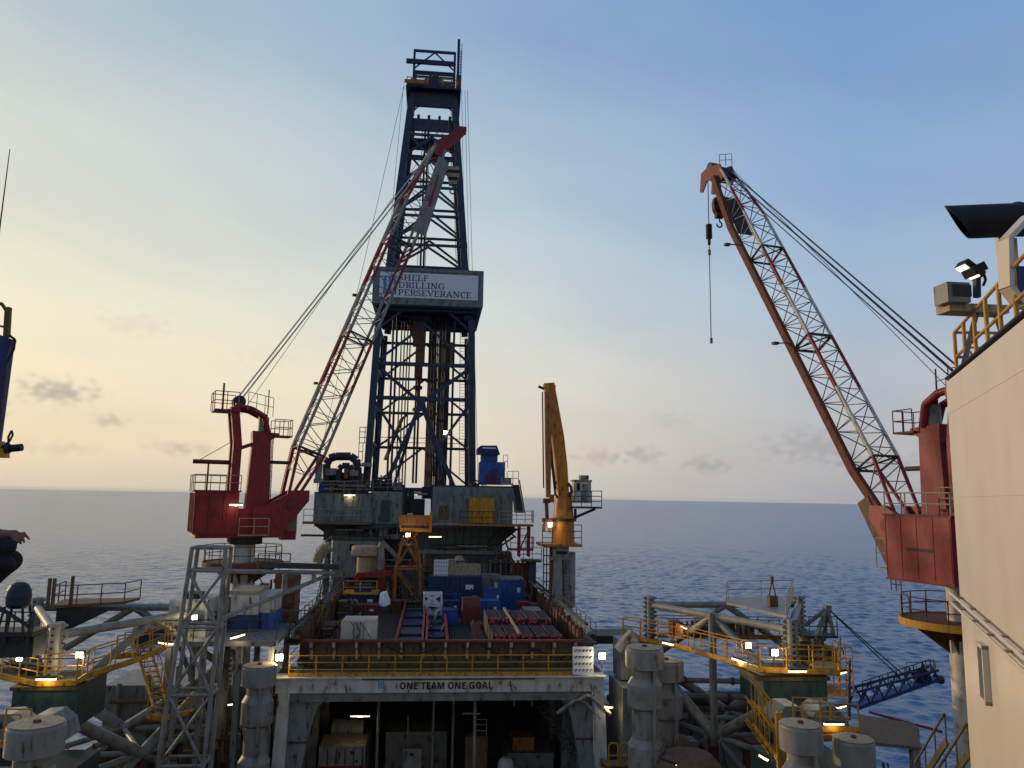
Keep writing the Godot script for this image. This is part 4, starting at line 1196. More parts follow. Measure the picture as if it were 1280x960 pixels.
	for z in [-0.4, 0.0, 0.4]:
		bar(t, "mast_sheave", Vector3(-1.0, 9.25, z - 0.08), Vector3(-1.0, 9.25, z + 0.08), 0.42, M.dark, 16)
	bar(t, "winch_motor", Vector3(0.75, 7.3, 0), Vector3(0.75, 8.3, 0), 0.36, M.pale_grey, 14)
	bar(t, "winch_cap", Vector3(0.75, 8.3, 0), Vector3(0.75, 8.5, 0), 0.26, M.dark, 12)
	mk(t, "top_platform", MB.new().box(Vector3(-1.9, 8.55, 0), Vector3(1.5, 0.12, 2.0)).rails([Vector3(-1.1, 8.6, -1), Vector3(-2.65, 8.6, -1), Vector3(-2.65, 8.6, 1), Vector3(-1.1, 8.6, 1)], 1.2, 0.9, 0.03), M.red_rust)
	mk(t, "front_platform", MB.new().box(Vector3(2.0, 7.0, 0), Vector3(1.3, 0.1, 1.4)).rails([Vector3(1.4, 7.05, 0.7), Vector3(2.6, 7.05, 0.7), Vector3(2.6, 7.05, -0.7), Vector3(1.4, 7.05, -0.7)], 1.1, 0.7, 0.03), M.red_rust)
	mk(t, "bridge_railing", MB.new().rails([Vector3(-0.5, 8.6, 0.9), Vector3(1.2, 8.3, 0.8)], 1.3, 0.6, 0.025), M.tan)
	bar(t, "aerial", Vector3(-2.1, 8.6, 0.6), Vector3(-2.1, 10.4, 0.6), 0.07, M.red_rust)
	bar(t, "aerial", Vector3(0.9, 8.5, 0.5), Vector3(0.9, 10.2, 0.5), 0.04, M.dark)
	bar(t, "tail_pole", Vector3(-3.6, 5.1, -0.5), Vector3(-0.9, 5.1, -0.5), 0.15, M.red_rust)
	bar(t, "pole_prop", Vector3(-2.6, 3.2, -0.5), Vector3(-2.6, 5.1, -0.5), 0.06, M.red_rust)
	bar(t, "front_pole", Vector3(1.2, 5.2, 0), Vector3(2.6, 5.2, 0), 0.12, M.dark)
	bar(t, "stay", Vector3(-3.2, 5.2, -0.5), Vector3(-1.1, 6.6, -0.5), 0.025, M.cable, 5)
	ladder(t, Vector3(1.45, 2.2, 0.2), Vector3(1.4, 6.9, 0.2), Vector3(0, 0, 0.22), M.red_rust)
	boom(t, Vector3(2.6, 2.3, 0), Vector3(tip.x, tip.y, 0) / sc, near, walk, right)
	L = ID


func boom(t: Node3D, heel: Vector3, tip: Vector3, near: int, walk: int, right: bool) -> void:
	var ax = (tip - heel).normalized()
	var sd = Vector3(0, 0, 1)
	var up = sd.cross(ax)
	var cor = func(s: float, i: int, j: int) -> Vector3:
		var w0 = 1.7 if right else 2.1
		var W = w0 if s < 0.82 else lerpf(w0, 1.0, (s - 0.82) / 0.18)
		var H: float = lerpf(0.4, 1.5 if right else 1.85, clampf(s / 0.13, 0, 1)) if s < 0.82 else lerpf(1.5 if right else 1.85, 0.8, (s - 0.82) / 0.18)
		return heel.lerp(tip, s) + sd * (i * W / 2) + up * (j * H / 2)
	var cuts = [0.0, 0.13, 0.29, 0.43, 0.57, 0.70, 0.82, 0.92, 1.0]
	for i in [-1, 1]:
		for j in [-1, 1]:
			for k in cuts.size() - 1:
				bar(t, "boom_chord", cor.call(cuts[k], i, j), cor.call(cuts[k + 1], i, j), 0.095 if right else 0.115, M.red if k % 2 == 0 else (M.white if right else M.pale_grey), 8)
	var n = 26
	for k in n:
		var s0 = 0.08 + 0.90 * k / n
		var s1 = 0.08 + 0.90 * (k + 1) / n
		var e = 1 if k % 2 == 0 else -1
		for i in [-1, 1]:
			bar(t, "lacing", cor.call(s0, i, -e), cor.call(s1, i, e), 0.034, M.steel, 5)
			bar(t, "lacing", cor.call(s0, -e, i), cor.call(s1, e, i), 0.034, M.steel, 5)
			if k % 2 == 0:
				bar(t, "lacing", cor.call(s0, i, -1), cor.call(s0, i, 1), 0.03, M.steel, 5)
				bar(t, "lacing", cor.call(s0, -1, i), cor.call(s0, 1, i), 0.03, M.steel, 5)
	for s in [0.13, 0.43, 0.70]:
		for i in [-1, 1]:
			bar(t, "boom_frame", cor.call(s, i, -1), cor.call(s, i, 1), 0.07, M.dark, 6)
			bar(t, "boom_frame", cor.call(s, -1, i), cor.call(s, 1, i), 0.07, M.dark, 6)
			bar(t, "boom_frame", cor.call(s, -1, i), cor.call(s, 1, -i), 0.05, M.dark, 6)
	# walkway along one chord
	var wj = -1 if right else 1
	for k in cuts.size() - 1:
		var a: Vector3 = cor.call(cuts[k], -1, wj) + sd * -0.16
		var b: Vector3 = cor.call(cuts[k + 1], -1, wj) + sd * -0.16
		put(t, "boom_walkway", UB, M.rust if right else (M.red if k % 2 == 0 else M.tan), frame(a, b, 0.42 if right else 0.3, 0.3 if right else 0.2, sd))
	for s in ([0.3, 0.55] if not right else [0.45, 0.76]):
		var q: Vector3 = cor.call(s, -1, wj)
		beam(t, "floodlight_bracket", q, q - sd * 0.9 + up * 0.2 * wj, 0.07, 0.07, M.dark)
		box(t, "boom_floodlight", q - sd * 1.0 + up * 0.2 * wj, Vector3(0.3, 0.16, 0.35), M.dark)
	# plate near the tip
	var pa: Vector3 = cor.call(0.74, near, -1)
	var pb: Vector3 = cor.call(0.97, near, -1)
	if right:
		put(t, "tip_mesh_panel", UB, M.dark, frame(cor.call(0.80, 0, -1) as Vector3, cor.call(0.93, 0, -1) as Vector3, 1.2, 0.03, up))
	else:
		put(t, "tip_plate", UB, M.steel_grey, frame(pa + sd * near * 0.12 - up * 0.1, pb + sd * near * 0.12 - up * 0.1, 0.04, 1.0, up))
	# head
	for z in [-0.5, 0.5]:
		var hx = Transform3D(Basis(ax, up, ax.cross(up)), tip + sd * z)
		var p = PackedVector2Array([Vector2(-0.8, 0.45), Vector2(0.2, 0.6), Vector2(1.3, -0.1), Vector2(2.6, -0.7), Vector2(2.9, -1.3), Vector2(2.3, -1.5), Vector2(1.0, -0.9), Vector2(-0.3, -0.55), Vector2(-0.8, -0.4)])
		if right:
			p = PackedVector2Array([Vector2(-0.8, 0.45), Vector2(0.4, 0.55), Vector2(1.5, -0.6), Vector2(1.8, -1.4), Vector2(0.7, -2.3), Vector2(0.4, -2.1), Vector2(0.7, -1.2), Vector2(-0.3, -0.55), Vector2(-0.8, -0.4)])
		mk(t, "head_plate", MB.new().prism(p, hx, 0.1), M.red if not right else M.red_rust)
	for q in [[0.0, 0.1, 0.42], [1.6, -0.6, 0.36]]:
		bar(t, "head_sheave", tip + ax * q[0] + up * q[1] - sd * 0.35, tip + ax * q[0] + up * q[1] + sd * 0.35, q[2], M.dark, 16)
	mk(t, "head_railing", MB.new().rails([tip + ax * 0.4 + up * 0.6 + sd * 0.5, tip + ax * (2.4 if not right else 1.7) - up * 0.4 + sd * 0.5], 0.9, 0.8, 0.025), M.dark)
	# pendant ropes from the mast head to the boom tip
	for z in [-0.42, -0.34, 0.34, 0.42]:
		bar(t, "luffing_rope", Vector3(-1.1, 9.5, z), tip - ax * 0.6 + up * 0.5 + sd * z * 0.9, 0.035, M.cable_light if not right else M.cable, 5)
	for z in [-0.38, 0.38]:
		bar(t, "luffing_rope", Vector3(-1.0, 9.2, z), tip - ax * 1.4 + up * 0.4 + sd * z * 0.9, 0.035, M.cable_light if not right else M.cable, 5)
	bar(t, "hoist_rope", Vector3(-0.8, 8.4, 0), tip - ax * 0.2 + up * 0.8, 0.02, M.cable, 5)
	# hook block and whip line
	var g = L * (tip + ax * 0.3 - up * 0.6 if right else tip + ax * 0.9 - up * 0.9 + sd * 0.5)
	var keep = L
	L = ID
	var drop = 2.0 if not right else 1.6
	var h = thing("hook_block", "yellow and black striped hook block hanging in front of the derrick top" if not right else "rusty hook block with hook below the right boom tip", "hook block", g - Vector3(0, drop + 1.6, 0))
	for z in [-0.16, 0.16]:
		bar(h, "rope", g + Vector3(z, 0, 0), g + Vector3(z, -drop, 0), 0.03, M.cable, 5)
	var k0 = g + Vector3(0, -drop, 0)
	for k in 5:
		var wd = [0.42, 0.5, 0.5, 0.46, 0.3]
		mk(h, "block_band", MB.new().prism(PackedVector2Array([Vector2(-wd[k], 0), Vector2(wd[k], 0), Vector2(wd[mini(k + 1, 4)], -0.3), Vector2(-wd[mini(k + 1, 4)], -0.3)]), Transform3D(Basis.IDENTITY, k0 + Vector3(0, -0.302 * k, 0)), 0.5), (M.tan if not right else M.rust) if k % 2 == 0 else M.black)
	mk(h, "hook", MB.new().path([k0 + Vector3(0, -1.5, 0), k0 + Vector3(0, -1.8, 0), k0 + Vector3(0.16, -1.95, 0), k0 + Vector3(0.18, -2.15, 0), k0 + Vector3(0, -2.28, 0), k0 + Vector3(-0.2, -2.15, 0), k0 + Vector3(-0.22, -1.98, 0)], 0.06, 8), M.dark)
	if right:
		var w = thing("whip_line", "long thin whip line with dark overhaul ball hanging from right boom", "rope", Vector3(19.94, 57.06, -54))
		var tp = keep * (tip + ax * 1.3 - up * 1.6)
		var bx = Vector3(tp.x, 57.06, tp.z)
		bar(w, "rope", tp, bx, 0.035, M.cable, 6)
		var yy: float = 64.9
		bar(w, "overhaul_ball", Vector3(tp.x, yy, tp.z), Vector3(tp.x, yy + 1.1, tp.z), 0.24, M.black, 14)
		bar(w, "swivel", Vector3(tp.x, yy - 0.5, tp.z), Vector3(tp.x, yy, tp.z), 0.12, M.dark, 10)
		for q in [1.1, 8.0]:
			mk(w, "shackle", MB.new().tube(Vector3(tp.x, yy - q - 0.2, tp.z), Vector3(tp.x, yy - q + 0.2, tp.z), 0.12, 0.12, 8), M.steel)
		mk(w, "end_hook", MB.new().path([bx, bx + Vector3(0.08, -0.15, 0), bx + Vector3(0, -0.3, 0), bx + Vector3(-0.1, -0.2, 0)], 0.04, 6), M.dark)
	L = keep


func knuckle_crane() -> void:
	var t = thing("knuckle_boom_crane", "yellow folding boom crane on a tall grey column right of the derrick", "crane", Vector3(10.78, 34.27, -64))
	var c = Vector3(10.73, 40.6, -64)
	bar(t, "column", Vector3(c.x + 0.15, 36.2, c.z - 0.3), Vector3(c.x + 0.15, c.y, c.z - 0.3), 0.92, M.pale_grey, 28)
	bar(t, "front_pipe", Vector3(10.19, 35.08, -62.8), Vector3(10.08, 40.43, -62.8), 0.34, M.pale_grey, 18)
	box2(t, "column_head", Vector3(9.67, 41.12, -62.7), Vector3(10.98, 40.19, -62.7) + Vector3(0, 0, -1.5), M.pale_grey)
	slab(t, "head_slot", Vector3(9.93, 40.75, -62.67), Vector3(10.84, 40.51, -62.67), 0.02, M.black)
	slab(t, "head_bracket", Vector3(9.47, 40.25, -62.6), Vector3(11.02, 40.07, -62.6), 0.8, M.steel_grey)
	slab(t, "platform", Vector3(8.69, 41.33, -62.2), Vector3(11.98, 41.12, -62.2), 3.4, M.orange)
	mk(t, "platform_railing", MB.new().rails([Vector3(9.2, 41.14, -65.4), Vector3(8.77, 41.32, -62.3), Vector3(9.54, 41.33, -62.3)], 1.5, 0.9, 0.035, [0.33, 0.66, 1.0]), M.brown)
	mk(t, "platform_railing", MB.new().rails([Vector3(11.03, 41.35, -62.3), Vector3(11.94, 41.36, -62.3), Vector3(12.53, 41.18, -65.4)], 1.5, 0.9, 0.035, [0.33, 0.66, 1.0]), M.brown)
	mk(t, "turret", MB.new().lathe(Vector3(c.x, 0, c.z), [Vector2(0.95, 41.18), Vector2(0.88, 43.06), Vector2(1.02, 43.12), Vector2(1.02, 43.32), Vector2(0.85, 43.38), Vector2(0.62, 45.47), Vector2(0.0, 45.54)], 28), M.crane_yellow)
	bar(t, "turret_band", Vector3(c.x, 43.09, c.z), Vector3(c.x, 43.32, c.z), 1.06, M.dark, 28)
	var main_poly = PackedVector2Array()
	for q in [Vector3(10.23, 45.14, -64), Vector3(10, 47.77, -64), Vector3(9.64, 50.09, -64), Vector3(9.28, 52.3, -64), Vector3(8.95, 54.47, -64), Vector3(9.8, 54.56, -64), Vector3(10.23, 52.33, -64), Vector3(10.66, 50.12, -64), Vector3(10.95, 47.79, -64), Vector3(11.13, 45.15, -64)]:
		main_poly.append(Vector2(q.x, q.y))
	mk(t, "main_boom", MB.new().prism(main_poly, Transform3D(Basis.IDENTITY, Vector3(0, 0, -64)), 0.9), M.crane_yellow)
	beam(t, "lift_cylinder", Vector3(9.91, 45.65, -63.3), Vector3(9.34, 50.36, -63.3), 0.22, 0.22, M.dark)
	var jib = PackedVector2Array()
	for q in [Vector3(8.93, 53.65, -64), Vector3(9.27, 53.66, -64), Vector3(9.51, 50.42, -64), Vector3(9.5, 44.99, -64), Vector3(9.16, 44.99, -64), Vector3(9.02, 49.08, -64)]:
		jib.append(Vector2(q.x, q.y))
	mk(t, "jib", MB.new().prism(jib, Transform3D(Basis.IDENTITY, Vector3(0, 0, -63.2)), 0.5), M.orange)
	bar(t, "hose", Vector3(8.71, 53.63, -62.9), Vector3(8.9, 45.76, -62.9), 0.06, M.rust)
	beam(t, "tip_bracket", Vector3(8.51, 54.25, -64), Vector3(8.99, 54.06, -64), 0.14, 0.2, M.dark)
	slab(t, "tip_lamp", Vector3(9.78, 54.4, -63.8), Vector3(9.95, 53.99, -63.8), 0.4, M.black)
	mk(t, "hose_loop", MB.new().path([Vector3(9.96, 46.3, -63.2), Vector3(9.83, 45.78, -63), Vector3(9.87, 45.26, -63), Vector3(10.1, 45.01, -63.2)], 0.09, 8), M.dark)
	mk(t, "hose_loop", MB.new().path([Vector3(10.99, 46.19, -63.4), Vector3(11.26, 45.87, -63.4), Vector3(11.3, 45.35, -63.4), Vector3(11.06, 45.15, -63.4)], 0.12, 8), M.dark)
	slab(t, "winch", Vector3(9.48, 45.25, -63), Vector3(9.81, 44.61, -63), 0.6, M.orange)
	mk(t, "grab", MB.new().box(Vector3(9.18, 44.73, -63.2), Vector3(0.5, 0.4, 0.5)).beam(Vector3(9.18, 44.6, -63.2), Vector3(9.26, 43.32, -63.2), 0.26, 0.26).box(Vector3(9.26, 43.19, -63.2), Vector3(0.8, 0.3, 0.5)).beam(Vector3(9.07, 43.19, -63.2), Vector3(9.01, 42.29, -63.2), 0.2, 0.2).beam(Vector3(9.46, 43.19, -63.2), Vector3(9.47, 42.3, -63.2), 0.2, 0.2), M.rust)
	ladder(t, Vector3(11.04, 35.37, -62.9), Vector3(10.75, 40.05, -62.9), Vector3(0.25, 0, 0), M.rust)
	mk(t, "ladder_cage", MB.new().rails([Vector3(8.97, 37.65, -63), Vector3(9.49, 37.65, -63)], 3.4, 0.22, 0.05, [0.0, 0.2, 0.4, 0.6, 0.8, 1.0]), M.rust)
	bar(t, "riser", Vector3(9.57, 35.06, -62.9), Vector3(9.63, 41.05, -62.9), 0.12, M.rust)
	var w = thing("crane_cabin", "white cabin with rooftop box on a railed bracket beside the yellow crane", "cabin", Vector3(12.52, 44.26, -64))
	slab(w, "wall", Vector3(11.63, 46.41, -63.6), Vector3(12.97, 44.6, -63.6), 1.6, M.white)
	slab(w, "roof", Vector3(11.54, 46.5, -63.5), Vector3(13.02, 46.36, -63.5), 1.8, M.pale_grey)
	slab(w, "rooftop_box", Vector3(12.13, 46.88, -63.8), Vector3(12.81, 46.53, -63.8), 0.9, M.pale_grey)
	slab(w, "window", Vector3(11.76, 46.21, -63.57), Vector3(12.03, 45.63, -63.57), 0.02, M.black)
	slab(w, "door", Vector3(12.22, 46.15, -63.57), Vector3(12.7, 44.66, -63.57), 0.03, M.pale_grey)
	slab(w, "platform", Vector3(11.13, 44.31, -63), Vector3(13.78, 44.16, -63), 2.4, M.dark)
	mk(w, "railing", MB.new().rails([Vector3(11.22, 44.31, -63.1), Vector3(13.74, 44.35, -63.1), Vector3(14.15, 44.34, -65)], 1.25, 0.9, 0.035, [0.33, 0.66, 1.0]), M.dark)
	beam(w, "bracket", Vector3(11.48, 43.33, -63.8), Vector3(13.35, 44.14, -63.8), 0.2, 0.2, M.dark)
	beam(w, "bracket", Vector3(11.68, 44.12, -63.8), Vector3(11.68, 43.21, -63.8), 0.2, 0.2, M.dark)

func chord(t: Node3D, p: Vector3, top: float, m: Material, yaw := 0.0) -> void:
	# rack plate with teeth on both edges, half tubes front and back, and the plain tube below
	var poly = PackedVector2Array()
	var n = 18
	var pit = 0.29
	for k in n:
		var y = -k * pit
		poly.append_array([Vector2(0.27, y), Vector2(0.45, y - 0.07), Vector2(0.45, y - 0.14), Vector2(0.27, y - 0.24)])
	for k in n:
		var y = -(n - 1 - k) * pit
		poly.append_array([Vector2(-0.27, y - 0.24), Vector2(-0.45, y - 0.14), Vector2(-0.45, y - 0.07), Vector2(-0.27, y)])
	var x = Transform3D(Basis(Vector3.UP, yaw), Vector3(p.x, top, p.z))
	mk(t, "rack", MB.new().prism(poly, x, 0.2), m)
	var b = MB.new()
	for s in [-1, 1]:
		b.tube(x * Vector3(0, 0.02, s * 0.16), x * Vector3(0, -5.3, s * 0.16), 0.24, 0.24, 14)
	mk(t, "chord_shell", b, m)
	for k in 14:
		box(t, "hole_mark", x * Vector3(0, -0.2 - k * pit, 0.4), Vector3(0.12, 0.10, 0.02), M.dark, yaw)
	bar(t, "lower_chord", Vector3(p.x, 26, p.z), Vector3(p.x, top - 5.2, p.z), 0.36, m, 16)


func leg(label: String, A: Vector3, B: Vector3, C: Vector3, top: float, m: Material) -> Node3D:
	var t = thing("jack_up_leg", label, "rig leg", Vector3((A.x + B.x + C.x) / 3, 27, (A.z + B.z + C.z) / 3), "jack-up legs")
	for p in [A, B, C]:
		chord(t, p, top, m)
	var hs = 3.35
	for f in [[A, B], [B, C], [A, C]]:
		var a: Vector3 = f[0]
		var b: Vector3 = f[1]
		var at = func(p: Vector3, y: float) -> Vector3: return Vector3(p.x, y, p.z)
		var mid = (a + b) / 2
		for k in 3:
			var y = top - 0.55 - k * 2 * hs
			bar(t, "horizontal_brace", at.call(a, y), at.call(b, y), 0.21 if k == 0 else 0.17, m, 12)
			for p in [a, b]:
				if y - hs > 27:
					bar(t, "diagonal_brace", at.call(mid, y), at.call(p, y - hs), 0.2, m, 12)
				if y - 2 * hs > 27:
					bar(t, "diagonal_brace", at.call(p, y - hs), at.call(mid, y - 2 * hs), 0.3, m, 12)
	for k in 3:
		var y = top - 0.55 - k * 2 * hs
		var ms = [(A + B) / 2, (B + C) / 2, (A + C) / 2]
		for i in 3:
			var a: Vector3 = ms[i]
			var b: Vector3 = ms[(i + 1) % 3]
			if k > 0:
				bar(t, "inner_brace", Vector3(a.x, y, a.z), Vector3(b.x, y, b.z), 0.15, m, 10)
	return t


func drum(label: String, base: Vector3, top: float, r: float, m: Material) -> void:
	# stack of flared gear housings
	var t = thing("jacking_gear_stack", label, "jacking gear", base, "jacking gear stacks")
	var y = top
	mk(t, "cap", MB.new().lathe(Vector3(base.x, 0, base.z), [Vector2(r * 0.78, y - 1.05), Vector2(r, y - 0.98), Vector2(r, y - 0.1), Vector2(r * 0.97, y), Vector2(0, y + 0.03)], 36), m)
	mk(t, "cap_lid", MB.new().lathe(Vector3(base.x, 0, base.z), [Vector2(r * 0.93, y + 0.015), Vector2(r * 0.93, y + 0.045), Vector2(0, y + 0.05)], 36), M.tan)
	mk(t, "cap_plug", MB.new().tube(Vector3(base.x, y, base.z), Vector3(base.x, y + 0.14, base.z), r * 0.18, r * 0.12, 10), M.rust)
	y -= 1.05
	while y > base.y + 0.5:
		var b = maxf(y - 3.0, base.y)
		mk(t, "neck", MB.new().lathe(Vector3(base.x, 0, base.z), [Vector2(r * 0.67, b), Vector2(r * 0.67, y)], 36), m)
		if y - 2.2 > base.y:
			mk(t, "housing", MB.new().lathe(Vector3(base.x, 0, base.z), [Vector2(r * 0.68, y - 2.0), Vector2(r * 0.9, y - 1.85), Vector2(r * 0.9, y - 0.75), Vector2(r * 0.68, y - 0.4)], 36), m)
		y = b
	mk(t, "seal_strip", MB.new().box(Vector3(base.x + r * 0.28, (top + base.y) / 2, base.z + r * 0.72), Vector3(0.12, top - base.y - 1.4, 0.34)), m)


func walk(label: String, pts: Array, cat_at: Vector3, width: Vector3) -> Node3D:
	# yellow railed walkway along a polyline; width is the offset to its far edge
	var t = thing("jack_house_walkway", label, "walkway", cat_at)
	var b = MB.new()
	for i in pts.size() - 1:
		var a: Vector3 = pts[i]
		var c: Vector3 = pts[i + 1]
		b.quad(a, c, c + width, a + width)
		b.quad(a - Vector3(0, 0.1, 0), a + width - Vector3(0, 0.1, 0), c + width - Vector3(0, 0.1, 0), c - Vector3(0, 0.1, 0))
		b.quad(a - Vector3(0, 0.1, 0), c - Vector3(0, 0.1, 0), c, a)
	mk(t, "grating", b, M.olive)
	for i in pts.size() - 1:
		put(t, "toe_board", UB, M.yellow, frame(pts[i] + Vector3(0, 0.06, 0.03), pts[i + 1] + Vector3(0, 0.06, 0.03), 0.04, 0.24))
	railing(t, pts, M.yellow, 1.1, 1.2, 0.03)
	var far = []
	for p in pts:
		far.append(p + width)
	railing(t, far, M.yellow, 1.1, 1.4, 0.03)
	return t


func stair(label: String, a: Vector3, b: Vector3, w: Vector3, m: Material, cat := "stair") -> void:
	var t = thing("deck_stair", label, cat, b)
	for s in [0, 1]:
		beam(t, "stringer", a + w * s, b + w * s, 0.06, 0.2, m)
		beam(t, "handrail", a + w * s + Vector3(0, 1.0, 0), b + w * s + Vector3(0, 1.0, 0), 0.05, 0.05, m)
		for k in 5:
			var q = a.lerp(b, (k + 0.5) / 5.0) + w * s
			bar(t, "post", q, q + Vector3(0, 1.0, 0), 0.025, m, 6)
	var n = int(a.distance_to(b) / 0.3)
	for k in n:
		var q = a.lerp(b, (k + 0.5) / n)
		beam(t, "tread", q, q + w, 0.24, 0.03, M.olive)


func jack_legs() -> void:
	var A = Vector3(14.14, 38.8, -50.42) * Vector3(1, 0, 1)
	var B = Vector3(19.11, 38.8, -40.94) * Vector3(1, 0, 1)
	var C = Vector3(24.39, 38.8, -50.82) * Vector3(1, 0, 1)
	var t = leg("pale grey lattice leg with toothed chords on the right", A, B, C, 38.8, M.pale_grey)
	for x in [0.0, 0.75]:
		var p = (A + B) / 2 + Vector3(x * 0.5 - 0.2, 0, 0.25 - x)
		bar(t, "post", Vector3(p.x, 30, p.z), Vector3(p.x, 38.5, p.z), 0.17, M.pale_grey, 10)
	# platform on top of the leg
	var pf = thing("leg_top_platform", "flat grey railed platform on top of the right leg", "platform", Vector3(19.39, 38.9, -45.38))
	var c0 = Vector3(17.71, 38.95, -46.34)
	var c1 = Vector3(18.98, 38.95, -41.04)
	var c2 = Vector3(23.46, 38.95, -49.57)
	var c3 = Vector3(18.69, 38.95, -48.6)
	mk(pf, "deck", MB.new().prism(PackedVector2Array([Vector2(c0.x, -c0.z), Vector2(c1.x, -c1.z), Vector2(c2.x, -c2.z), Vector2(c3.x, -c3.z)]), Transform3D(Basis(Vector3.RIGHT, Vector3(0, 0, -1), Vector3.UP), Vector3(0, 38.9, 0)), 0.14), M.pale_grey)
	railing(pf, [c0, c3, c2, c1], M.tan, 1.0, 2.0, 0.026)
	var eq = Vector3(19.77, 38.98, -44.48)
	mk(pf, "winch_stand", MB.new().box(eq + Vector3(0, 0.3, 0), Vector3(0.5, 0.6, 0.4)).tube(eq + Vector3(-0.2, 0.6, 0), eq + Vector3(0, 1.5, 0), 0.04).tube(eq + Vector3(0.2, 0.6, 0), eq + Vector3(0, 1.5, 0), 0.04).box(eq + Vector3(0, 1.55, 0), Vector3(0.16, 0.3, 0.16)), M.brown)
	walk("yellow railed walkway curving round the near side of the right leg", [Vector3(11.92, 36.5, -48.7), Vector3(12.81, 36.5, -47.89), Vector3(14.42, 36.5, -45.85), Vector3(15.56, 36.5, -42.65), Vector3(16.23, 36.76, -38.2), Vector3(20.34, 36.61, -38.2)], Vector3(15.56, 36.5, -42.65), Vector3(0.35, 0, -1.1))
	walk("yellow railed walkway along the far side of the right leg", [Vector3(14.31, 36.5, -49.25), Vector3(22.45, 36.5, -48.41)], Vector3(18.04, 36.5, -48.42), Vector3(0, 0, -1.2))
	# jack case under the near chord
	var j = thing("jack_case", "dark green jack case with sloped hoods below the right walkway", "jack case", Vector3(20.45, 33, -43.43))
	box2(j, "case", Vector3(16.55, 36.24, -38.4), Vector3(19.75, 34.9, -38.4) + Vector3(0, 0, -3.2), M.green)
	box2(j, "case_lid", Vector3(16.18, 36.42, -38.3), Vector3(19.88, 36.25, -38.3) + Vector3(0, 0, -3.4), M.olive)
	for q in [Vector3(16.29, 35.79, -35.6), Vector3(17.97, 35.78, -35.6)]:
		mk(j, "hood", MB.new().prism(PackedVector2Array([Vector2(-0.9, -1.1), Vector2(0.9, -1.1), Vector2(0.9, -0.5), Vector2(0.3, 0.05), Vector2(-0.3, 0.05), Vector2(-0.9, -0.5)]), Transform3D(Basis.IDENTITY, q + Vector3(0, 0.1, 0)), 1.4), M.steel_grey)
	box2(j, "lower_case", Vector3(15.8, 27, -35.2), Vector3(19.5, 33.2, -38.6), M.green)
	box2(j, "cross_beam", Vector3(12.3, 33.2, -46.2), Vector3(13.5, 36.3, -49.2), M.steel_grey)
	box2(j, "side_case", Vector3(11.16, 36.75, -46), Vector3(12.29, 34.59, -46) + Vector3(0, 0, -2), M.steel_grey)
	box2(j, "side_case_base", Vector3(10.9, 27, -44.5), Vector3(12.2, 34.5, -48), M.steel_grey)
	mk(j, "raker", MB.new().beam(Vector3(10.92, 36.3, -46), Vector3(11.83, 37.29, -46), 0.7, 0.3), M.pale_grey)
	drum("grey jacking gear stack beside the right end of the white beam", Vector3(11.2, 27, -41), 37.35, 0.98, M.pale_grey)
	drum("second grey jacking gear stack partly behind the first, right of the beam", Vector3(12.95, 27, -43), 36.3, 0.95, M.pale_grey)
	drum("large pale jacking gear drum below the dark case on the right", Vector3(15.25, 27, -32), 36.0, 0.86, M.pale_grey)
	drum("pale jacking gear drum nearest the brown roof on the right", Vector3(17.5, 27, -32), 35.4, 0.82, M.pale_grey)
	var g = walk("low yellow railed gallery above the two pale jacking drums", [Vector3(16.03, 35.38, -33.4), Vector3(18.54, 35.28, -33.4)], Vector3(17.32, 35.36, -33.4), Vector3(0, 0, -0.9))
	box2(g, "light_box", Vector3(16.64, 35.2, -33.2), Vector3(17.3, 34.94, -33.2) + Vector3(0, 0, -0.3), M.orange)
	stair("yellow stair descending left of the pale drums", Vector3(14.68, 35.96, -35), Vector3(15.16, 35.09, -34), Vector3(0, 0, -0.8), M.yellow)
	stair("lower yellow stair flight left of the pale drums", Vector3(14.47, 35.18, -35), Vector3(15.12, 34.04, -34), Vector3(0, 0, -0.8), M.yellow)
	var yt = thing("stair_frame", "yellow corner posts of the stair tower beside the pale drum", "frame", Vector3(14.95, 33.72, -33.8))
	for q in [Vector3(15.11, 35.97, -33.9), Vector3(15.32, 35.97, -33.9)]:
		beam(yt, "post", Vector3(q.x, 27, q.z), q, 0.12, 0.12, M.yellow)
	for k in 6:
		beam(yt, "rung", Vector3(15.1, 35.81, -33.9) + Vector3(0, -0.6 * k, 0), Vector3(15.32, 35.8, -33.9) + Vector3(0, -0.6 * k, 0), 0.06, 0.06, M.yellow)
	# yellow gates beside the first gear stack
	var gt = thing("yellow_gates", "pair of yellow hoop gates at the foot of the grey gear stack", "gate", Vector3(10.24, 30.78, -43))
	for k in 2:
		var q = Vector3(9.76, 30.91, -43) + Vector3(k * 0.62, 0, 0)
		mk(gt, "hoop", MB.new().path([q, q + Vector3(0, 1.0, 0), q + Vector3(0.08, 1.12, 0), q + Vector3(0.42, 1.12, 0), q + Vector3(0.5, 1.0, 0), q + Vector3(0.5, 0, 0)], 0.035, 6).tube(q + Vector3(0, 0.5, 0), q + Vector3(0.5, 0.5, 0), 0.03), M.yellow)
		beam(gt, "post", q + Vector3(0.25, -3.5, 0), q + Vector3(0.25, 0, 0), 0.1, 0.1, M.rust)
	box2(gt, "landing", Vector3(9.61, 30.84, -43.1), Vector3(11.18, 30.61, -43.1) + Vector3(0, 0, -1), M.olive)
	# upper posts near the first gear stack
	var lp = thing("mooring_block", "small rusty machinery block on the right walkway", "machine", Vector3(15.07, 36.6, -48.4))
	box2(lp, "body", Vector3(14.6, 37.68, -47), Vector3(15.23, 36.89, -47) + Vector3(0, 0, -0.9), M.rust)
	box2(lp, "base", Vector3(14.46, 36.91, -46.9), Vector3(15.3, 36.77, -46.9) + Vector3(0, 0, -1), M.orange)
	var lp2 = thing("green_locker", "small olive locker on the far right walkway", "locker", Vector3(19.33, 36.6, -50.12))
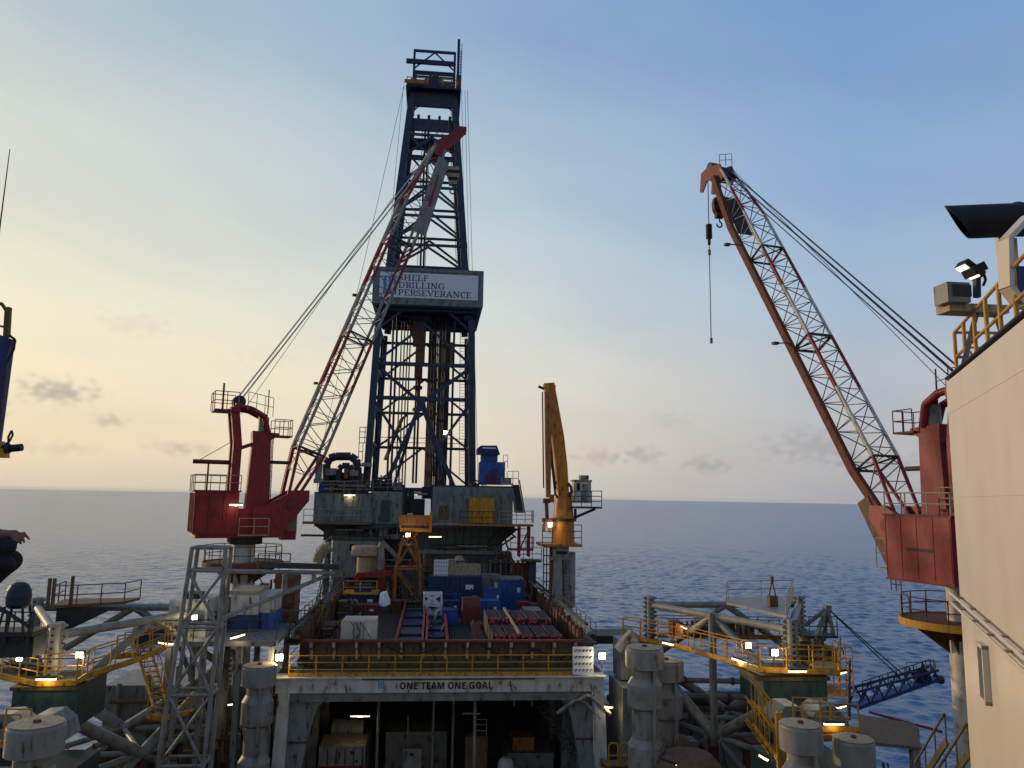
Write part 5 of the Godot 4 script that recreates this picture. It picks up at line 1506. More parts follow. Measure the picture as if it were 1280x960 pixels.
	box2(lp2, "body", Vector3(17.89, 37.64, -47), Vector3(18.48, 37.08, -47) + Vector3(0, 0, -0.7), M.olive)
	box2(lp2, "lid", Vector3(17.8, 37.7, -46.9), Vector3(18.5, 37.61, -46.9) + Vector3(0, 0, -0.9), M.steel_grey)
	# port leg
	var D = Vector3(-17.26, 38.8, -39.27) * Vector3(1, 0, 1)
	var E = Vector3(-22.41, 38.8, -48.27) * Vector3(1, 0, 1)
	var F = Vector3(-11.88, 38.8, -48.66) * Vector3(1, 0, 1)
	leg("lattice leg with toothed chords on the left beside the truss tower", D, E, F, 38.8, M.pale_grey)
	var pl = thing("port_leg_platform", "dark railed platform on top of the left leg", "platform", Vector3(-18.71, 38.9, -45.92))
	var d0 = Vector3(-19.89, 38.9, -44.32)
	var d1 = Vector3(-16.83, 38.9, -45.98)
	mk(pl, "deck", MB.new().prism(PackedVector2Array([Vector2(d0.x, -d0.z), Vector2(d1.x, -d1.z), Vector2(d1.x + 0.2, -d1.z + 1.8), Vector2(d0.x - 0.5, -d0.z + 2.6)]), Transform3D(Basis(Vector3.RIGHT, Vector3(0, 0, -1), Vector3.UP), Vector3(0, 38.83, 0)), 0.14), M.brown)
	mk(pl, "apron", MB.new().prism(PackedVector2Array([Vector2(d0.x, 38.75), Vector2(d1.x, 38.75), Vector2(d0.x, 37.2)]), Transform3D(Basis.IDENTITY, d0 * Vector3(0, 0, 1) + Vector3(0, 0, -0.8)), 0.3), M.dark)
	railing(pl, [d0 + Vector3(-0.4, 0, -2.4), d0, d1, d1 + Vector3(0.2, 0, -1.8)], M.brown, 1.0, 1.3, 0.03)
	for q in [Vector3(-19.68, 38.9, -43.44), Vector3(-19.45, 38.9, -43.45), Vector3(-19.07, 38.9, -44.65)]:
		beam(pl, "post", q, q + Vector3(0, 1.5, 0), 0.14, 0.14, M.brown)
	walk("yellow railed walkway rising past the near side of the left leg", [Vector3(-20.4, 36.5, -39.54), Vector3(-17.25, 36.4, -37.75), Vector3(-15.61, 36.4, -37.85), Vector3(-15.38, 36.6, -38.34), Vector3(-14.01, 36.9, -39.92), Vector3(-13.06, 37.2, -41.42)], Vector3(-15.58, 36.5, -38.17), Vector3(-0.2, 0, -1.1))
	var jj = thing("port_jack_case", "dark jack case with pale sloped hoods below the left walkway", "jack case", Vector3(-19.8, 33, -44.18))
	box2(jj, "case", Vector3(-18.27, 36.13, -37.9), Vector3(-15.54, 34.46, -37.9) + Vector3(0, 0, -3.2), M.green)
	box2(jj, "case_lid", Vector3(-18.37, 36.29, -37.8), Vector3(-15.52, 36.14, -37.8) + Vector3(0, 0, -3.4), M.olive)
	for q in [Vector3(-16.75, 36.02, -34.8), Vector3(-15.14, 36.01, -34.8)]:
		mk(jj, "hood", MB.new().prism(PackedVector2Array([Vector2(-0.9, -0.9), Vector2(0.9, -0.9), Vector2(0.7, -0.3), Vector2(0.25, 0.05), Vector2(-0.4, 0.0), Vector2(-0.9, -0.5)]), Transform3D(Basis.IDENTITY, q), 1.3), M.steel_grey)
	box2(jj, "lower_case", Vector3(-18.5, 27, -33.5), Vector3(-14.6, 33.4, -38.6), M.green)
	drum("pale jacking gear drum in the lower left corner", Vector3(-14.0, 27, -31), 36.6, 0.96, M.pale_grey)
	drum("tall jacking gear stack left of the white portal column", Vector3(-8.9, 27, -44), 35.9, 0.9, M.pale_grey)
	var yr = walk("low yellow railed ledge behind the lower left gear drum", [Vector3(-16.2, 35.42, -32.5), Vector3(-15.29, 35.41, -32.5)], Vector3(-15.63, 35.41, -32.5), Vector3(0, 0, -0.8))
	box2(yr, "support", Vector3(-16.24, 35.33, -32.6), Vector3(-15.26, 34.64, -32.6) + Vector3(0, 0, -0.6), M.dark)
	stair("steep yellow stair beside the left truss tower", Vector3(-16.12, 36.85, -46), Vector3(-14.17, 33.82, -44), Vector3(0.55, 0, -0.4), M.yellow)
	walk("small yellow landing at the foot of the steep left stair", [Vector3(-14.45, 33.31, -44), Vector3(-13.44, 33.32, -43.5), Vector3(-12.37, 33.49, -44)], Vector3(-13.6, 33.18, -44), Vector3(0, 0, -1.2))
	walk("small yellow landing at the top of the steep left stair", [Vector3(-16.45, 36.22, -44.5), Vector3(-15.44, 36.34, -44.5)], Vector3(-15.93, 36.3, -44.5), Vector3(0, 0, -1.0))

func port_side() -> void:
	# truss tower with bracket arm
	var t = thing("truss_tower", "pale grey tubular truss tower with a long arm reaching to the drill floor", "tower", Vector3(-11, 27, -40))
	var fl = [Vector3(-11.68, 42.29, -40), Vector3(-11.76, 41.16, -40), Vector3(-11.96, 38.62, -40), Vector3(-12.24, 35.56, -40), Vector3(-12.46, 32.29, -40)]
	var fr = [Vector3(-10.08, 42.23, -40), Vector3(-10.08, 41.16, -40), Vector3(-10.17, 38.36, -40), Vector3(-10.28, 35.18, -40), Vector3(-10.41, 32.08, -40)]
	for k in 5:
		fl[k].y = (fl[k].y + fr[k].y) / 2
		fr[k].y = fl[k].y
	var kk = (fl[4].y - 27.0) / (fl[3].y - fl[4].y)
	fl.append(fl[4] + (fl[4] - fl[3]) * kk)
	fr.append(fr[4] + (fr[4] - fr[3]) * kk)
	var dz = [Vector3(0, 0, -1.0), Vector3(0, 0, -1.05), Vector3(0, 0, -1.15), Vector3(0, 0, -1.3), Vector3(0, 0, -1.4), Vector3(0, 0, -1.5)]
	for k in 5:
		for c in [[fl, 0], [fr, 0], [fl, 1], [fr, 1]]:
			var a: Vector3 = c[0][k] + dz[k] * c[1]
			var b: Vector3 = c[0][k + 1] + dz[k + 1] * c[1]
			bar(t, "leg", a, b, 0.11, M.pale_grey, 12)
		for s in [0, 1]:
			bar(t, "girt", fl[k] + dz[k] * s, fr[k] + dz[k] * s, 0.08, M.pale_grey, 10)
			if k > 0 and s == 0:
				bar(t, "brace", fl[k] + dz[k] * s, fr[k + 1] + dz[k + 1] * s, 0.08, M.pale_grey, 10)
				bar(t, "brace", fr[k] + dz[k] * s, fl[k + 1] + dz[k + 1] * s, 0.08, M.pale_grey, 10)
		bar(t, "side_girt", fl[k], fl[k] + dz[k], 0.08, M.pale_grey, 10)
		bar(t, "side_girt", fr[k], fr[k] + dz[k], 0.08, M.pale_grey, 10)
		if k > 0:
			bar(t, "side_brace", fr[k], fr[k + 1] + dz[k + 1], 0.07, M.pale_grey, 10)
	var e = Vector3(-5.69, 40.44, -47)
	bar(t, "arm", fr[1], e, 0.11, M.pale_grey, 12)
	bar(t, "arm_strut", fr[2] + Vector3(0.1, 0.4, 0), e + Vector3(-0.2, -0.1, 0), 0.11, M.pale_grey, 12)
	for s in [0.52, 0.8]:
		var a: Vector3 = fr[1].lerp(e, s)
		var b: Vector3 = (fr[2] + Vector3(0.1, 0.4, 0)).lerp(e, s)
		bar(t, "arm_post", a, b, 0.14, M.pale_grey, 10)
	put(t, "arm_walkway", UB, M.dark, frame(fr[1].lerp(e, 0.36) + Vector3(0, 0.3, -0.6), e + Vector3(-0.2, 0.3, -0.6), 1.2, 0.3))
	# louvred cabin and containers behind the tower
	var c = thing("louvred_container", "white louvred container behind the left truss tower", "container", Vector3(-13.37, 37.06, -46))
	slab(c, "body", Vector3(-14.42, 38.99, -46), Vector3(-12.37, 36.85, -46), 3.0, M.white)
	for k in 14:
		slab(c, "louvre", Vector3(-14.36, 38.87, -45.97) + Vector3(0, -k * 0.115, 0), Vector3(-12.67, 38.81, -45.97) + Vector3(0, -k * 0.115, 0), 0.04, M.white)
	slab(c, "roof_hatch", Vector3(-13.94, 39.27, -46.6), Vector3(-12.95, 38.92, -46.6), 1.4, M.dark)
	var d = thing("white_container", "white container with rusty roof behind the arm of the truss tower", "container", Vector3(-10.73, 36.94, -48))
	slab(d, "body", Vector3(-11.59, 39.02, -48), Vector3(-10.01, 37.89, -48), 3.0, M.white)
	slab(d, "roof", Vector3(-11.72, 39.24, -48.1), Vector3(-10.06, 39.02, -48.1), 3.2, M.tan)
	slab(d, "side_bay", Vector3(-10.13, 39.07, -48.4), Vector3(-9.19, 37.97, -48.4), 2.4, M.white)
	slab(d, "blue_base", Vector3(-13.4, 37.91, -47.8), Vector3(-9.89, 36.53, -47.8), 2.6, M.blue_deep)
	slab(d, "blue_base", Vector3(-10.04, 37.98, -48.3), Vector3(-9.09, 36.8, -48.3), 2.4, M.blue)
	var b = thing("blue_generator", "dark blue generator box left of the louvred container", "generator", Vector3(-14.83, 36.69, -45))
	slab(b, "body", Vector3(-15.9, 37.61, -45), Vector3(-13.84, 36.78, -45), 2.0, M.blue_deep)
	slab(b, "base", Vector3(-15.88, 36.8, -44.9), Vector3(-13.71, 36.59, -44.9), 2.2, M.pale_grey)
	railing(b, [Vector3(-15.72, 36.83, -44.7), Vector3(-13.75, 36.83, -44.7)], M.yellow, 1.1, 1.0, 0.03)
	var s = thing("container_deck", "dark raised deck and posts carrying the containers left of the cantilever", "platform", Vector3(-11.58, 32.95, -48))
	slab(s, "deck", Vector3(-14.1, 37.01, -44.6), Vector3(-8.23, 36.76, -44.6), 6.0, M.steel_grey)
	mk(s, "railing", MB.new().rails([Vector3(-14.06, 37.01, -44.6), Vector3(-8.25, 37.09, -44.6)], 1.1, 1.3, 0.03), M.olive)
	for q in [Vector3(-13.91, 36.69, -45), Vector3(-12.12, 36.69, -45), Vector3(-10.22, 36.69, -45), Vector3(-8.52, 36.69, -45)]:
		for z in [0.0, -4.5]:
			beam(s, "post", q + Vector3(0, 0, z), Vector3(q.x, 27, q.z + z), 0.3, 0.3, M.steel_grey)
	for q in [Vector3(-13.97, 36.32, -47), Vector3(-11.1, 36.14, -47)]:
		beam(s, "brace", q, q + Vector3(2.4, -5.5, 0), 0.2, 0.2, M.steel_grey)
		beam(s, "brace", q + Vector3(2.4, 0, 0), q + Vector3(0, -5.5, 0), 0.2, 0.2, M.steel_grey)
	var h = thing("pump_house", "dark machinery house low down behind the left truss tower", "machinery house", Vector3(-15, 27, -52))
	box2(h, "wall", Vector3(-19.5, 27, -51.5), Vector3(-8.4, 33.2, -56), M.steel_grey)
	for k in 6:
		bar(h, "pipe", Vector3(-18.6 + k * 1.7, 27, -51.2), Vector3(-18.6 + k * 1.7, 33.4 + (k % 3) * 0.5, -51.2), 0.16, M.steel_grey, 10)
	for k in 3:
		bar(h, "header_pipe", Vector3(-19, 30 + k * 1.2, -51), Vector3(-9, 30 + k * 1.2, -51), 0.14, M.brown, 10)
	var bw = thing("bridge_walkway", "yellowish footbridge between the container deck and the cantilever", "walkway", Vector3(-7.92, 36.77, -49))
	slab(bw, "deck", Vector3(-9.24, 37, -48.5), Vector3(-7.19, 36.77, -48.5), 1.2, M.olive)
	railing(bw, [Vector3(-9.22, 37.01, -48.4), Vector3(-7.19, 37.01, -48.4)], M.olive, 1.1, 1.1, 0.03)
	var ms = thing("rust_machinery_stack", "brown weathered machinery stacked below the left crane platform", "machine", Vector3(-9.15, 36.27, -52))
	slab(ms, "stack", Vector3(-9.91, 39.83, -52), Vector3(-8.61, 36.27, -52), 2.0, M.brown)
	for k in 5:
		slab(ms, "flange", Vector3(-9.97, 39.54, -51.9) + Vector3(0, -k * 0.75, 0), Vector3(-8.61, 39.3, -51.9) + Vector3(0, -k * 0.75, 0), 2.3, M.rust)
	railing(ms, [Vector3(-10.99, 40.14, -51.8), Vector3(-8.99, 40.16, -51.8)], M.olive, 1.0, 0.8, 0.03)
	stair("grey narrow stair climbing to the drill floor on the left", Vector3(-7.72, 40.11, -60), Vector3(-7.98, 35.6, -56), Vector3(0.7, 0, 0), M.steel_grey)
	stair("yellow railed stair at the front left corner of the pipe deck", Vector3(-7.71, 37.36, -58), Vector3(-7.83, 35.78, -52), Vector3(0.7, 0, 0), M.olive)
	var pk = thing("port_platform", "cluttered olive platform with railing left of the pipe deck", "platform", Vector3(-7.87, 36.29, -55))
	slab(pk, "deck", Vector3(-8.25, 36.55, -54), Vector3(-7.1, 36.35, -54), 2.0, M.olive)
	railing(pk, [Vector3(-8.23, 36.56, -53.9), Vector3(-7.09, 36.57, -53.9)], M.yellow, 1.1, 0.8, 0.03)
	slab(pk, "cabinet", Vector3(-8.08, 37.39, -54.6), Vector3(-7.61, 36.51, -54.6), 0.6, M.brown)
	slab(pk, "support", Vector3(-8.22, 36.25, -54.6), Vector3(-7.1, 32.76, -54.6), 0.6, M.rust)
	var lf = thing("liferaft_rack", "pale curved rack on the drill floor side above the grey stair", "rack", Vector3(-9.71, 39.76, -73))
	mk(lf, "shell", MB.new().path([Vector3(-10.16, 38.91, -72), Vector3(-9.99, 39.54, -72), Vector3(-9.59, 40.04, -72), Vector3(-9.04, 40.33, -72)], 0.5, 10), M.tan)
	mk(lf, "railing", MB.new().rails([Vector3(-10.17, 39.16, -71.5), Vector3(-8.91, 40.29, -71.5)], 1.0, 0.6, 0.03), M.tan)


func side_clutter() -> void:
	var g = [M.steel_grey, M.brown, M.pale_grey, M.olive, M.rust]
	clutter("crowded valves and pipes on deck behind the left truss tower", Vector3(-14.5, 32.2, -46.5), Vector3(-9.6, 27, -46.5), 2.0, 41, g)
	clutter("pump cabinets between the left leg and the truss tower", Vector3(-19.5, 31.5, -45.0), Vector3(-14.6, 27, -45.0), 1.6, 42, g)
	clutter("pipe manifold beside the lower left gear drum", Vector3(-12.8, 32.6, -36.5), Vector3(-10.8, 27, -36.5), 1.5, 43, g)
	clutter("brown winch gear at the foot of the left tower", Vector3(-12.6, 30.6, -38.5), Vector3(-9.2, 27, -38.5), 1.4, 44, [M.brown, M.rust, M.steel_grey])
	clutter("machinery between the left gear stack and the portal column", Vector3(-9.9, 33.6, -49), Vector3(-7.9, 27, -49), 1.6, 45, g)
	clutter("pipework under the right leg braces", Vector3(13.6, 31.6, -44.6), Vector3(17.6, 27, -44.6), 1.2, 46, g)
	clutter("valve bank between the right leg and the jack case", Vector3(17.8, 33.0, -43.4), Vector3(20.4, 27, -43.4), 1.2, 47, g)
	clutter("pumps and cabinets behind the brown roof shelter", Vector3(19.8, 31.4, -41.5), Vector3(24.5, 27, -41.5), 1.8, 48, g)
	clutter("fittings on the far right walkway", Vector3(15.2, 37.6, -48.6), Vector3(20.5, 36.55, -48.6), 0.6, 49, [M.olive, M.rust, M.steel_grey, M.tan])
	clutter("tan winches on the platform below the dark A-frame", Vector3(21.89, 37.12, -44.6), Vector3(23.75, 35.2, -44.6), 1.0, 50, [M.tan, M.brown, M.olive])
	clutter("fittings on the left jack house walkway", Vector3(-21.01, 36.86, -40.6), Vector3(-18.41, 36.11, -40.6), 0.7, 51, [M.olive, M.steel_grey, M.tan])
	clutter("gear under the left crane platform", Vector3(-10.93, 39.58, -52.4), Vector3(-9.81, 37.59, -52.4), 1.0, 52, [M.brown, M.rust, M.olive])
	for q in [["upper", 33.9, -49.5], ["middle", 32.8, -50.2], ["lower", 31.9, -48.8]]:
		var t = thing("deck_pipe_run", "%s long pipe run crossing behind the right leg" % q[0], "pipe", Vector3(17, q[1], q[2]))
		bar(t, "pipe", Vector3(11.8, q[1], q[2]), Vector3(23.5, q[1], q[2] + 1.5), 0.16, M.steel_grey, 12)
		for k in 4:
			bar(t, "flange", Vector3(13.0 + k * 2.9, q[1], q[2] + 0.16 + k * 0.37), Vector3(13.12 + k * 2.9, q[1], q[2] + 0.175 + k * 0.37), 0.24, M.rust, 12)
		bar(t, "support", Vector3(14.0, 27, q[2] + 0.3), Vector3(14.0, q[1], q[2] + 0.3), 0.08, M.steel_grey, 8)
		bar(t, "support", Vector3(21.0, 27, q[2] + 1.2), Vector3(21.0, q[1], q[2] + 1.2), 0.08, M.steel_grey, 8)


func starboard_side() -> void:
	side_clutter()
	# cream accommodation wall: corner at its far end, running towards the camera
	var h = thing("accommodation_block", "cream painted accommodation block wall filling the right edge", "building", Vector3(16, 30, -14))
	var c = Vector3(13.4, 45.08, -19)
	var dn = Vector3(-sin(deg_to_rad(26.0)), 0, cos(deg_to_rad(26.0)))
	var out = Vector3(-dn.z, 0, dn.x)
	var top: float = 48.19
	var near = c + dn * 17.0
	var b = MB.new()
	var poly = PackedVector2Array([Vector2(c.x, -c.z), Vector2(near.x, -near.z), Vector2(near.x + 9, -near.z), Vector2(c.x + 9, -c.z)])
	b.prism(poly, Transform3D(Basis(Vector3.RIGHT, Vector3(0, 0, -1), Vector3.UP), Vector3(0, (top + 27) / 2, 0)), top - 27)
	mk(h, "wall", b, M.cream)
	# plate seams as thin weld beads
	for y in [top - 0.85, top - 3.0]:
		bar(h, "weld_seam", Vector3(c.x, y, c.z) + out * 0.0, Vector3(near.x, y, near.z), 0.007, M.cream, 6)
	# window recesses with frames
	for w in [[2.7, 41.35]]:
		var q: Vector3 = Vector3(c.x, w[1], c.z) + dn * w[0] + out * 0.02
		var bs = Basis(dn, Vector3.UP, dn.cross(Vector3.UP))
		var wn = put(h, "window", UB, M.glass, Transform3D(bs.scaled_local(Vector3(0.42, 1.1, 0.02)), q + out * 0.01))
		put(h, "window_backing", UB, M.dark, Transform3D(bs.scaled_local(Vector3(0.40, 1.08, 0.02)), q - out * 0.012))
		for s in [-1, 1]:
			put(wn, "frame", UB, M.cream, Transform3D(bs.scaled_local(Vector3(0.08, 1.24, 0.16)), q + dn * s * 0.26 + out * 0.03))
			put(wn, "frame", UB, M.cream, Transform3D(bs.scaled_local(Vector3(0.60, 0.08, 0.16)), q + Vector3.UP * s * 0.58 + out * 0.03))
	# handrail on brackets, sloping towards the camera
	var r = thing("wall_handrail", "pair of sloping cream handrail pipes on brackets along the cream wall", "handrail", c)
	var ra = Vector3(c.x, 42.74, c.z) + dn * -0.5 + out * 0.16
	for o in [0.0, -0.24]:
		bar(r, "pipe", ra + Vector3(0, o, 0) + dn * (-o * 0.6), ra + Vector3(0, o - 0.7, 0) + dn * 14.0, 0.035, M.cream, 10)
		for k in 7:
			var q = ra + Vector3(0, o - 0.05 * (0.9 + k * 1.5), 0) + dn * (0.9 + k * 1.5 - o)
			bar(r, "bracket", q, q - out * 0.18, 0.028, M.tan, 8)
	# roof railing, cable tray and lamp
	var rr = thing("roof_railing", "yellow railing with black cable bundle along the cream roof edge", "railing", Vector3(c.x, top, c.z))
	var p0 = Vector3(c.x, top, c.z) - out * 0.25 + dn * 0.1
	railing(rr, [p0 + Vector3(2.4, 0, 0.3), p0, p0 + dn * 11.0], M.yellow, 1.32, 1.2, 0.042)
	for k in 3:
		bar(rr, "cable", p0 + out * (0.1 + 0.06 * k) + Vector3(0, 0.12 + 0.05 * (k % 2), 0) + dn * -0.2, p0 + out * (0.1 + 0.06 * k) + Vector3(0, 0.14, 0) + dn * 11, 0.045, M.black, 8)
	bar(rr, "inner_hoop", p0 + Vector3(0.5, 0.95, -0.1), p0 + Vector3(3.5, 0.85, 0.6), 0.03, M.yellow)
	bar(rr, "inner_hoop", p0 + Vector3(0.5, 0.0, -0.1), p0 + Vector3(0.5, 0.85, -0.1), 0.03, M.yellow)
	var f = thing("roof_floodlight", "black double floodlight on a weathered steel box bracket above the wall", "floodlight", Vector3(12.98, 49.61, -17))
	slab(f, "bracket_arm", Vector3(11.85, 49.67, -16.5), Vector3(13.34, 49.48, -16.5), 0.5, M.tan)
	slab(f, "ballast_box", Vector3(11.68, 50.11, -16.3), Vector3(12.24, 49.64, -16.3), 0.5, M.steel_grey)
	slab(f, "ballast_face", Vector3(11.8, 50.05, -16.28), Vector3(12.26, 49.77, -16.28), 0.02, M.dark)
	beam(f, "strut", Vector3(12.69, 49.6, -16.7), Vector3(12.4, 48.3, -16.9), 0.12, 0.12, M.steel_grey)
	beam(f, "strut", Vector3(13.12, 49.62, -16.7), Vector3(13.42, 49.17, -16.9), 0.12, 0.12, M.steel_grey)
	beam(f, "post", Vector3(12.47, 49.79, -16.4), Vector3(12.5, 50.29, -16.4), 0.12, 0.12, M.dark)
	mk(f, "yoke", MB.new().path([Vector3(12.61, 50.34, -16.3), Vector3(12.64, 50.19, -16.3), Vector3(12.57, 50.05, -16.3)], 0.03, 6), M.black)
	var lx = Transform3D(Basis(Vector3.BACK, -0.62), Vector3(12.28, 50.42, -16.3))
	put(f, "lamp_housing", UB, M.black, lx * Transform3D(Basis.IDENTITY.scaled(Vector3(0.52, 0.15, 0.36)), Vector3.ZERO))
	put(f, "lamp_lens", UB, M.lamp_tube, lx * Transform3D(Basis.IDENTITY.scaled(Vector3(0.44, 0.03, 0.3)), Vector3(-0.02, -0.09, 0)))
	put(f, "lamp_housing", UB, M.black, Transform3D(Basis(Vector3.BACK, 0.5), Vector3(12.23, 50.34, -16.1)) * Transform3D(Basis.IDENTITY.scaled(Vector3(0.34, 0.2, 0.4)), Vector3.ZERO))
	# exhaust pipe with scarfed mouth, on a plate frame
	var x = thing("exhaust_pipe", "big dark exhaust pipe with slanted mouth above the cream block", "exhaust pipe", Vector3(12.07, 51.14, -15))
	var n = 28
	var ea = Vector3(10.68, 51.12, -15)
	var eb = Vector3(13.23, 51.22, -14.6)
	var axd = (eb - ea).normalized()
	var sd = axd.cross(Vector3.UP).normalized()
	var uu = sd.cross(axd)
	var eb2 = MB.new()
	var rad = 0.36
	var ctr = ea - uu * 0.12
	var inner = rad * 0.95
	var pv = []
	for i in n:
		var q = TAU * i / n
		var sc = (1.0 - sin(q + 0.7)) * 0.5
		pv.append([ctr + axd * (0.02 + 0.62 * pow(sc, 0.8)) + (sd * cos(q) + uu * sin(q)) * rad, eb - uu * 0.12 + (sd * cos(q) + uu * sin(q)) * rad, ctr + axd * (0.02 + 0.62 * pow(sc, 0.8)) + (sd * cos(q) + uu * sin(q)) * inner, eb - uu * 0.12 + (sd * cos(q) + uu * sin(q)) * inner])
	for i in n:
		var a: Array = pv[i]
		var d: Array = pv[(i + 1) % n]
		eb2.quad(a[0], a[1], d[1], d[0])
		eb2.quad(a[2], d[2], d[3], a[3])
		eb2.quad(a[0], d[0], d[2], a[2])
	mk(x, "pipe", eb2, M.black)
	mk(x, "clamp_ring", MB.new().tube(Vector3(12.33, 51.21, -14.8) - uu * 0.12, Vector3(12.38, 51.21, -14.8) - uu * 0.1, rad * 1.07, rad * 1.07, 28), M.dark)
	slab(x, "support_plate", Vector3(12.16, 50.83, -15.2), Vector3(12.6, 49.97, -15.2), 0.1, M.cream)
	var fp = thing("hatch_frame", "thick cream hatch frame standing on the roof at the right edge", "frame", Vector3(11.04, 49.01, -13.5))
	var fz = -13.4
	var outer = [Vector3(10.87, 50.09, -13.4), Vector3(11.38, 50.6, -13.4), Vector3(11.63, 50.61, -13.4), Vector3(11.47, 48.76, -13.4), Vector3(11.06, 48.82, -13.4), Vector3(10.81, 49.13, -13.4)]
	for i in 6:
		beam(fp, "frame_side", outer[i], outer[(i + 1) % 6], 0.1, 0.3, M.cream, Vector3.BACK)
	slab(fp, "back_panel", Vector3(11.42, 49.75, -13.9), Vector3(11.91, 49.05, -13.9), 0.05, M.blue_deep)
	# right side deck items
	var rf = thing("brown_roof_shelter", "brown sloped roof shelter with grey posts at the lower right", "shelter", Vector3(19.55, 34.23, -33))
	var q0 = Vector3(19.98, 35.27, -36)
	var q1 = Vector3(22.76, 34.85, -36)
	var q2 = Vector3(20.45, 35.03, -32)
	var q3 = Vector3(17.68, 35.32, -32)
	var rb = MB.new()
	rb.quad(q3, q2, q1, q0)
	rb.quad(q0 - Vector3(0, 0.12, 0), q1 - Vector3(0, 0.12, 0), q2 - Vector3(0, 0.12, 0), q3 - Vector3(0, 0.12, 0))
	rb.quad(q3 - Vector3(0, 0.12, 0), q2 - Vector3(0, 0.12, 0), q2, q3)
	rb.quad(q2 - Vector3(0, 0.12, 0), q1 - Vector3(0, 0.12, 0), q1, q2)
	mk(rf, "roof", rb, M.brown)
	for q in [q2 + Vector3(-0.2, -0.12, -0.2), q3 + Vector3(0.3, -0.12, -0.2), q1 + Vector3(-0.2, -0.12, 0.2)]:
		beam(rf, "post", q, Vector3(q.x, 27, q.z), 0.3, 0.3, M.steel_grey)
	box2(rf, "machine", Vector3(q3.x + 0.5, 27, -33), Vector3(q2.x - 0.6, 32.6, -36), M.steel_grey)
	bar(rf, "handrail", Vector3(21.35, 34.97, -37.5), Vector3(24.08, 34.45, -36), 0.06, M.red)
	var ga = thing("gangway_boom", "dark blue lattice boom held out over the sea by an A-frame", "boom", Vector3(25.92, 33.15, -46))
	var ga0 = Vector3(25.21, 32.98, -46)
	var ga1 = Vector3(30.46, 34.59, -46)
	for s in [-0.45, 0.45]:
		for j in [0.0, 0.95]:
			beam(ga, "chord", ga0 + Vector3(0, j, s), ga1 + Vector3(0, j * 0.6, s), 0.12, 0.12, M.blue_deep)
		for k in 12:
			var a = ga0.lerp(ga1, k / 12.0) + Vector3(0, 0, s)
			var d = ga0.lerp(ga1, (k + 1) / 12.0) + Vector3(0, 0, s)
			beam(ga, "lacing", a + Vector3(0, 0.95 if k % 2 else 0.0, 0), d + Vector3(0, 0.0 if k % 2 else 0.8, 0), 0.08, 0.08, M.blue_deep)
	put(ga, "side_plate", UB, M.blue, frame(ga0 + Vector3(0, 0.05, 0), ga1 + Vector3(0, 0.05, 0), 0.8, 0.1))
	mk(ga, "railing", MB.new().rails([ga0 + Vector3(0.4, 0.95, 0.45), ga1 + Vector3(-0.5, 0.6, 0.45)], 0.6, 0.55, 0.03), M.dark)
	mk(ga, "end_cage", MB.new().rails([Vector3(28.71, 34.41, -46), Vector3(30.56, 34.5, -46), Vector3(31.46, 34.35, -47.5)], 1.1, 0.6, 0.03), M.steel_grey)
	bar(ga, "reel", Vector3(29.52, 34.73, -45.8), Vector3(30.03, 34.55, -46.6), 0.5, M.black, 16)
	bar(ga, "end_plate", ga1, ga1 + Vector3(0.5, -0.1, 0), 0.25, M.dark)
	var at2 = thing("boom_a_frame", "dark steel A-frame holding the stays of the blue boom", "frame", Vector3(23.58, 36.83, -46))
	var apex = Vector3(23.86, 38.69, -46)
	for q in [Vector3(22.41, 37.66, -46), Vector3(22.48, 37.01, -45), Vector3(24.09, 36.65, -47), Vector3(24.19, 37.06, -46)]:
		beam(at2, "leg", apex, q, 0.2, 0.2, M.steel_grey)
	box(at2, "head", apex, Vector3(0.36, 0.32, 0.4), M.steel_grey)
	box2(at2, "platform", Vector3(22.1, 37.23, -45), Vector3(23.96, 37.1, -45) + Vector3(0, 0, -2), M.dark)
	mk(at2, "railing", MB.new().rails([Vector3(22.19, 37.23, -45), Vector3(23.91, 37.23, -45)], 1.1, 0.7, 0.03), M.olive)
	box2(at2, "winch", Vector3(22.29, 37.01, -45.5), Vector3(23.3, 36.37, -45.5) + Vector3(0, 0, -1.5), M.tan)
	box2(at2, "support", Vector3(22.95, 36.31, -45.8), Vector3(24.49, 34.94, -45.8) + Vector3(0, 0, -2), M.brown)
	for q in [Vector3(28.7, 34.35, -46.3), Vector3(28.76, 34.46, -45.6)]:
		bar(at2, "stay", apex, q, 0.035, M.black, 6)
	var yl = thing("starboard_tower_platforms", "stack of yellow railed landings right of the dark jack case", "platform", Vector3(21.29, 35.89, -40))
	for q in [[842.0, 1040.0, 1066.0], [868.0, 1032.0, 1066.0]]:
		var y: float = 36.4 if q[0] < 850 else 35.2
		box2(yl, "landing", Vector3(20.43, y - 0.1, -40), Vector3(21.99, y, -42), M.yellow)
		railing(yl, [Vector3(20.43, y, -40), Vector3(21.99, y, -40), Vector3(21.99, y, -42)], M.yellow, 1.1, 0.8, 0.03)
	bar(yl, "pole", Vector3(21.71, 33.92, -40), Vector3(21.86, 36.89, -40), 0.06, M.dark)
	bar(yl, "pole", Vector3(21.3, 36.09, -40), Vector3(21.39, 38.1, -40), 0.06, M.pale_grey)
	var sr = thing("wall_side_stair", "yellow railed stair rising beside the cream wall at bottom right", "stair", Vector3(16.3, 36.9, -24))
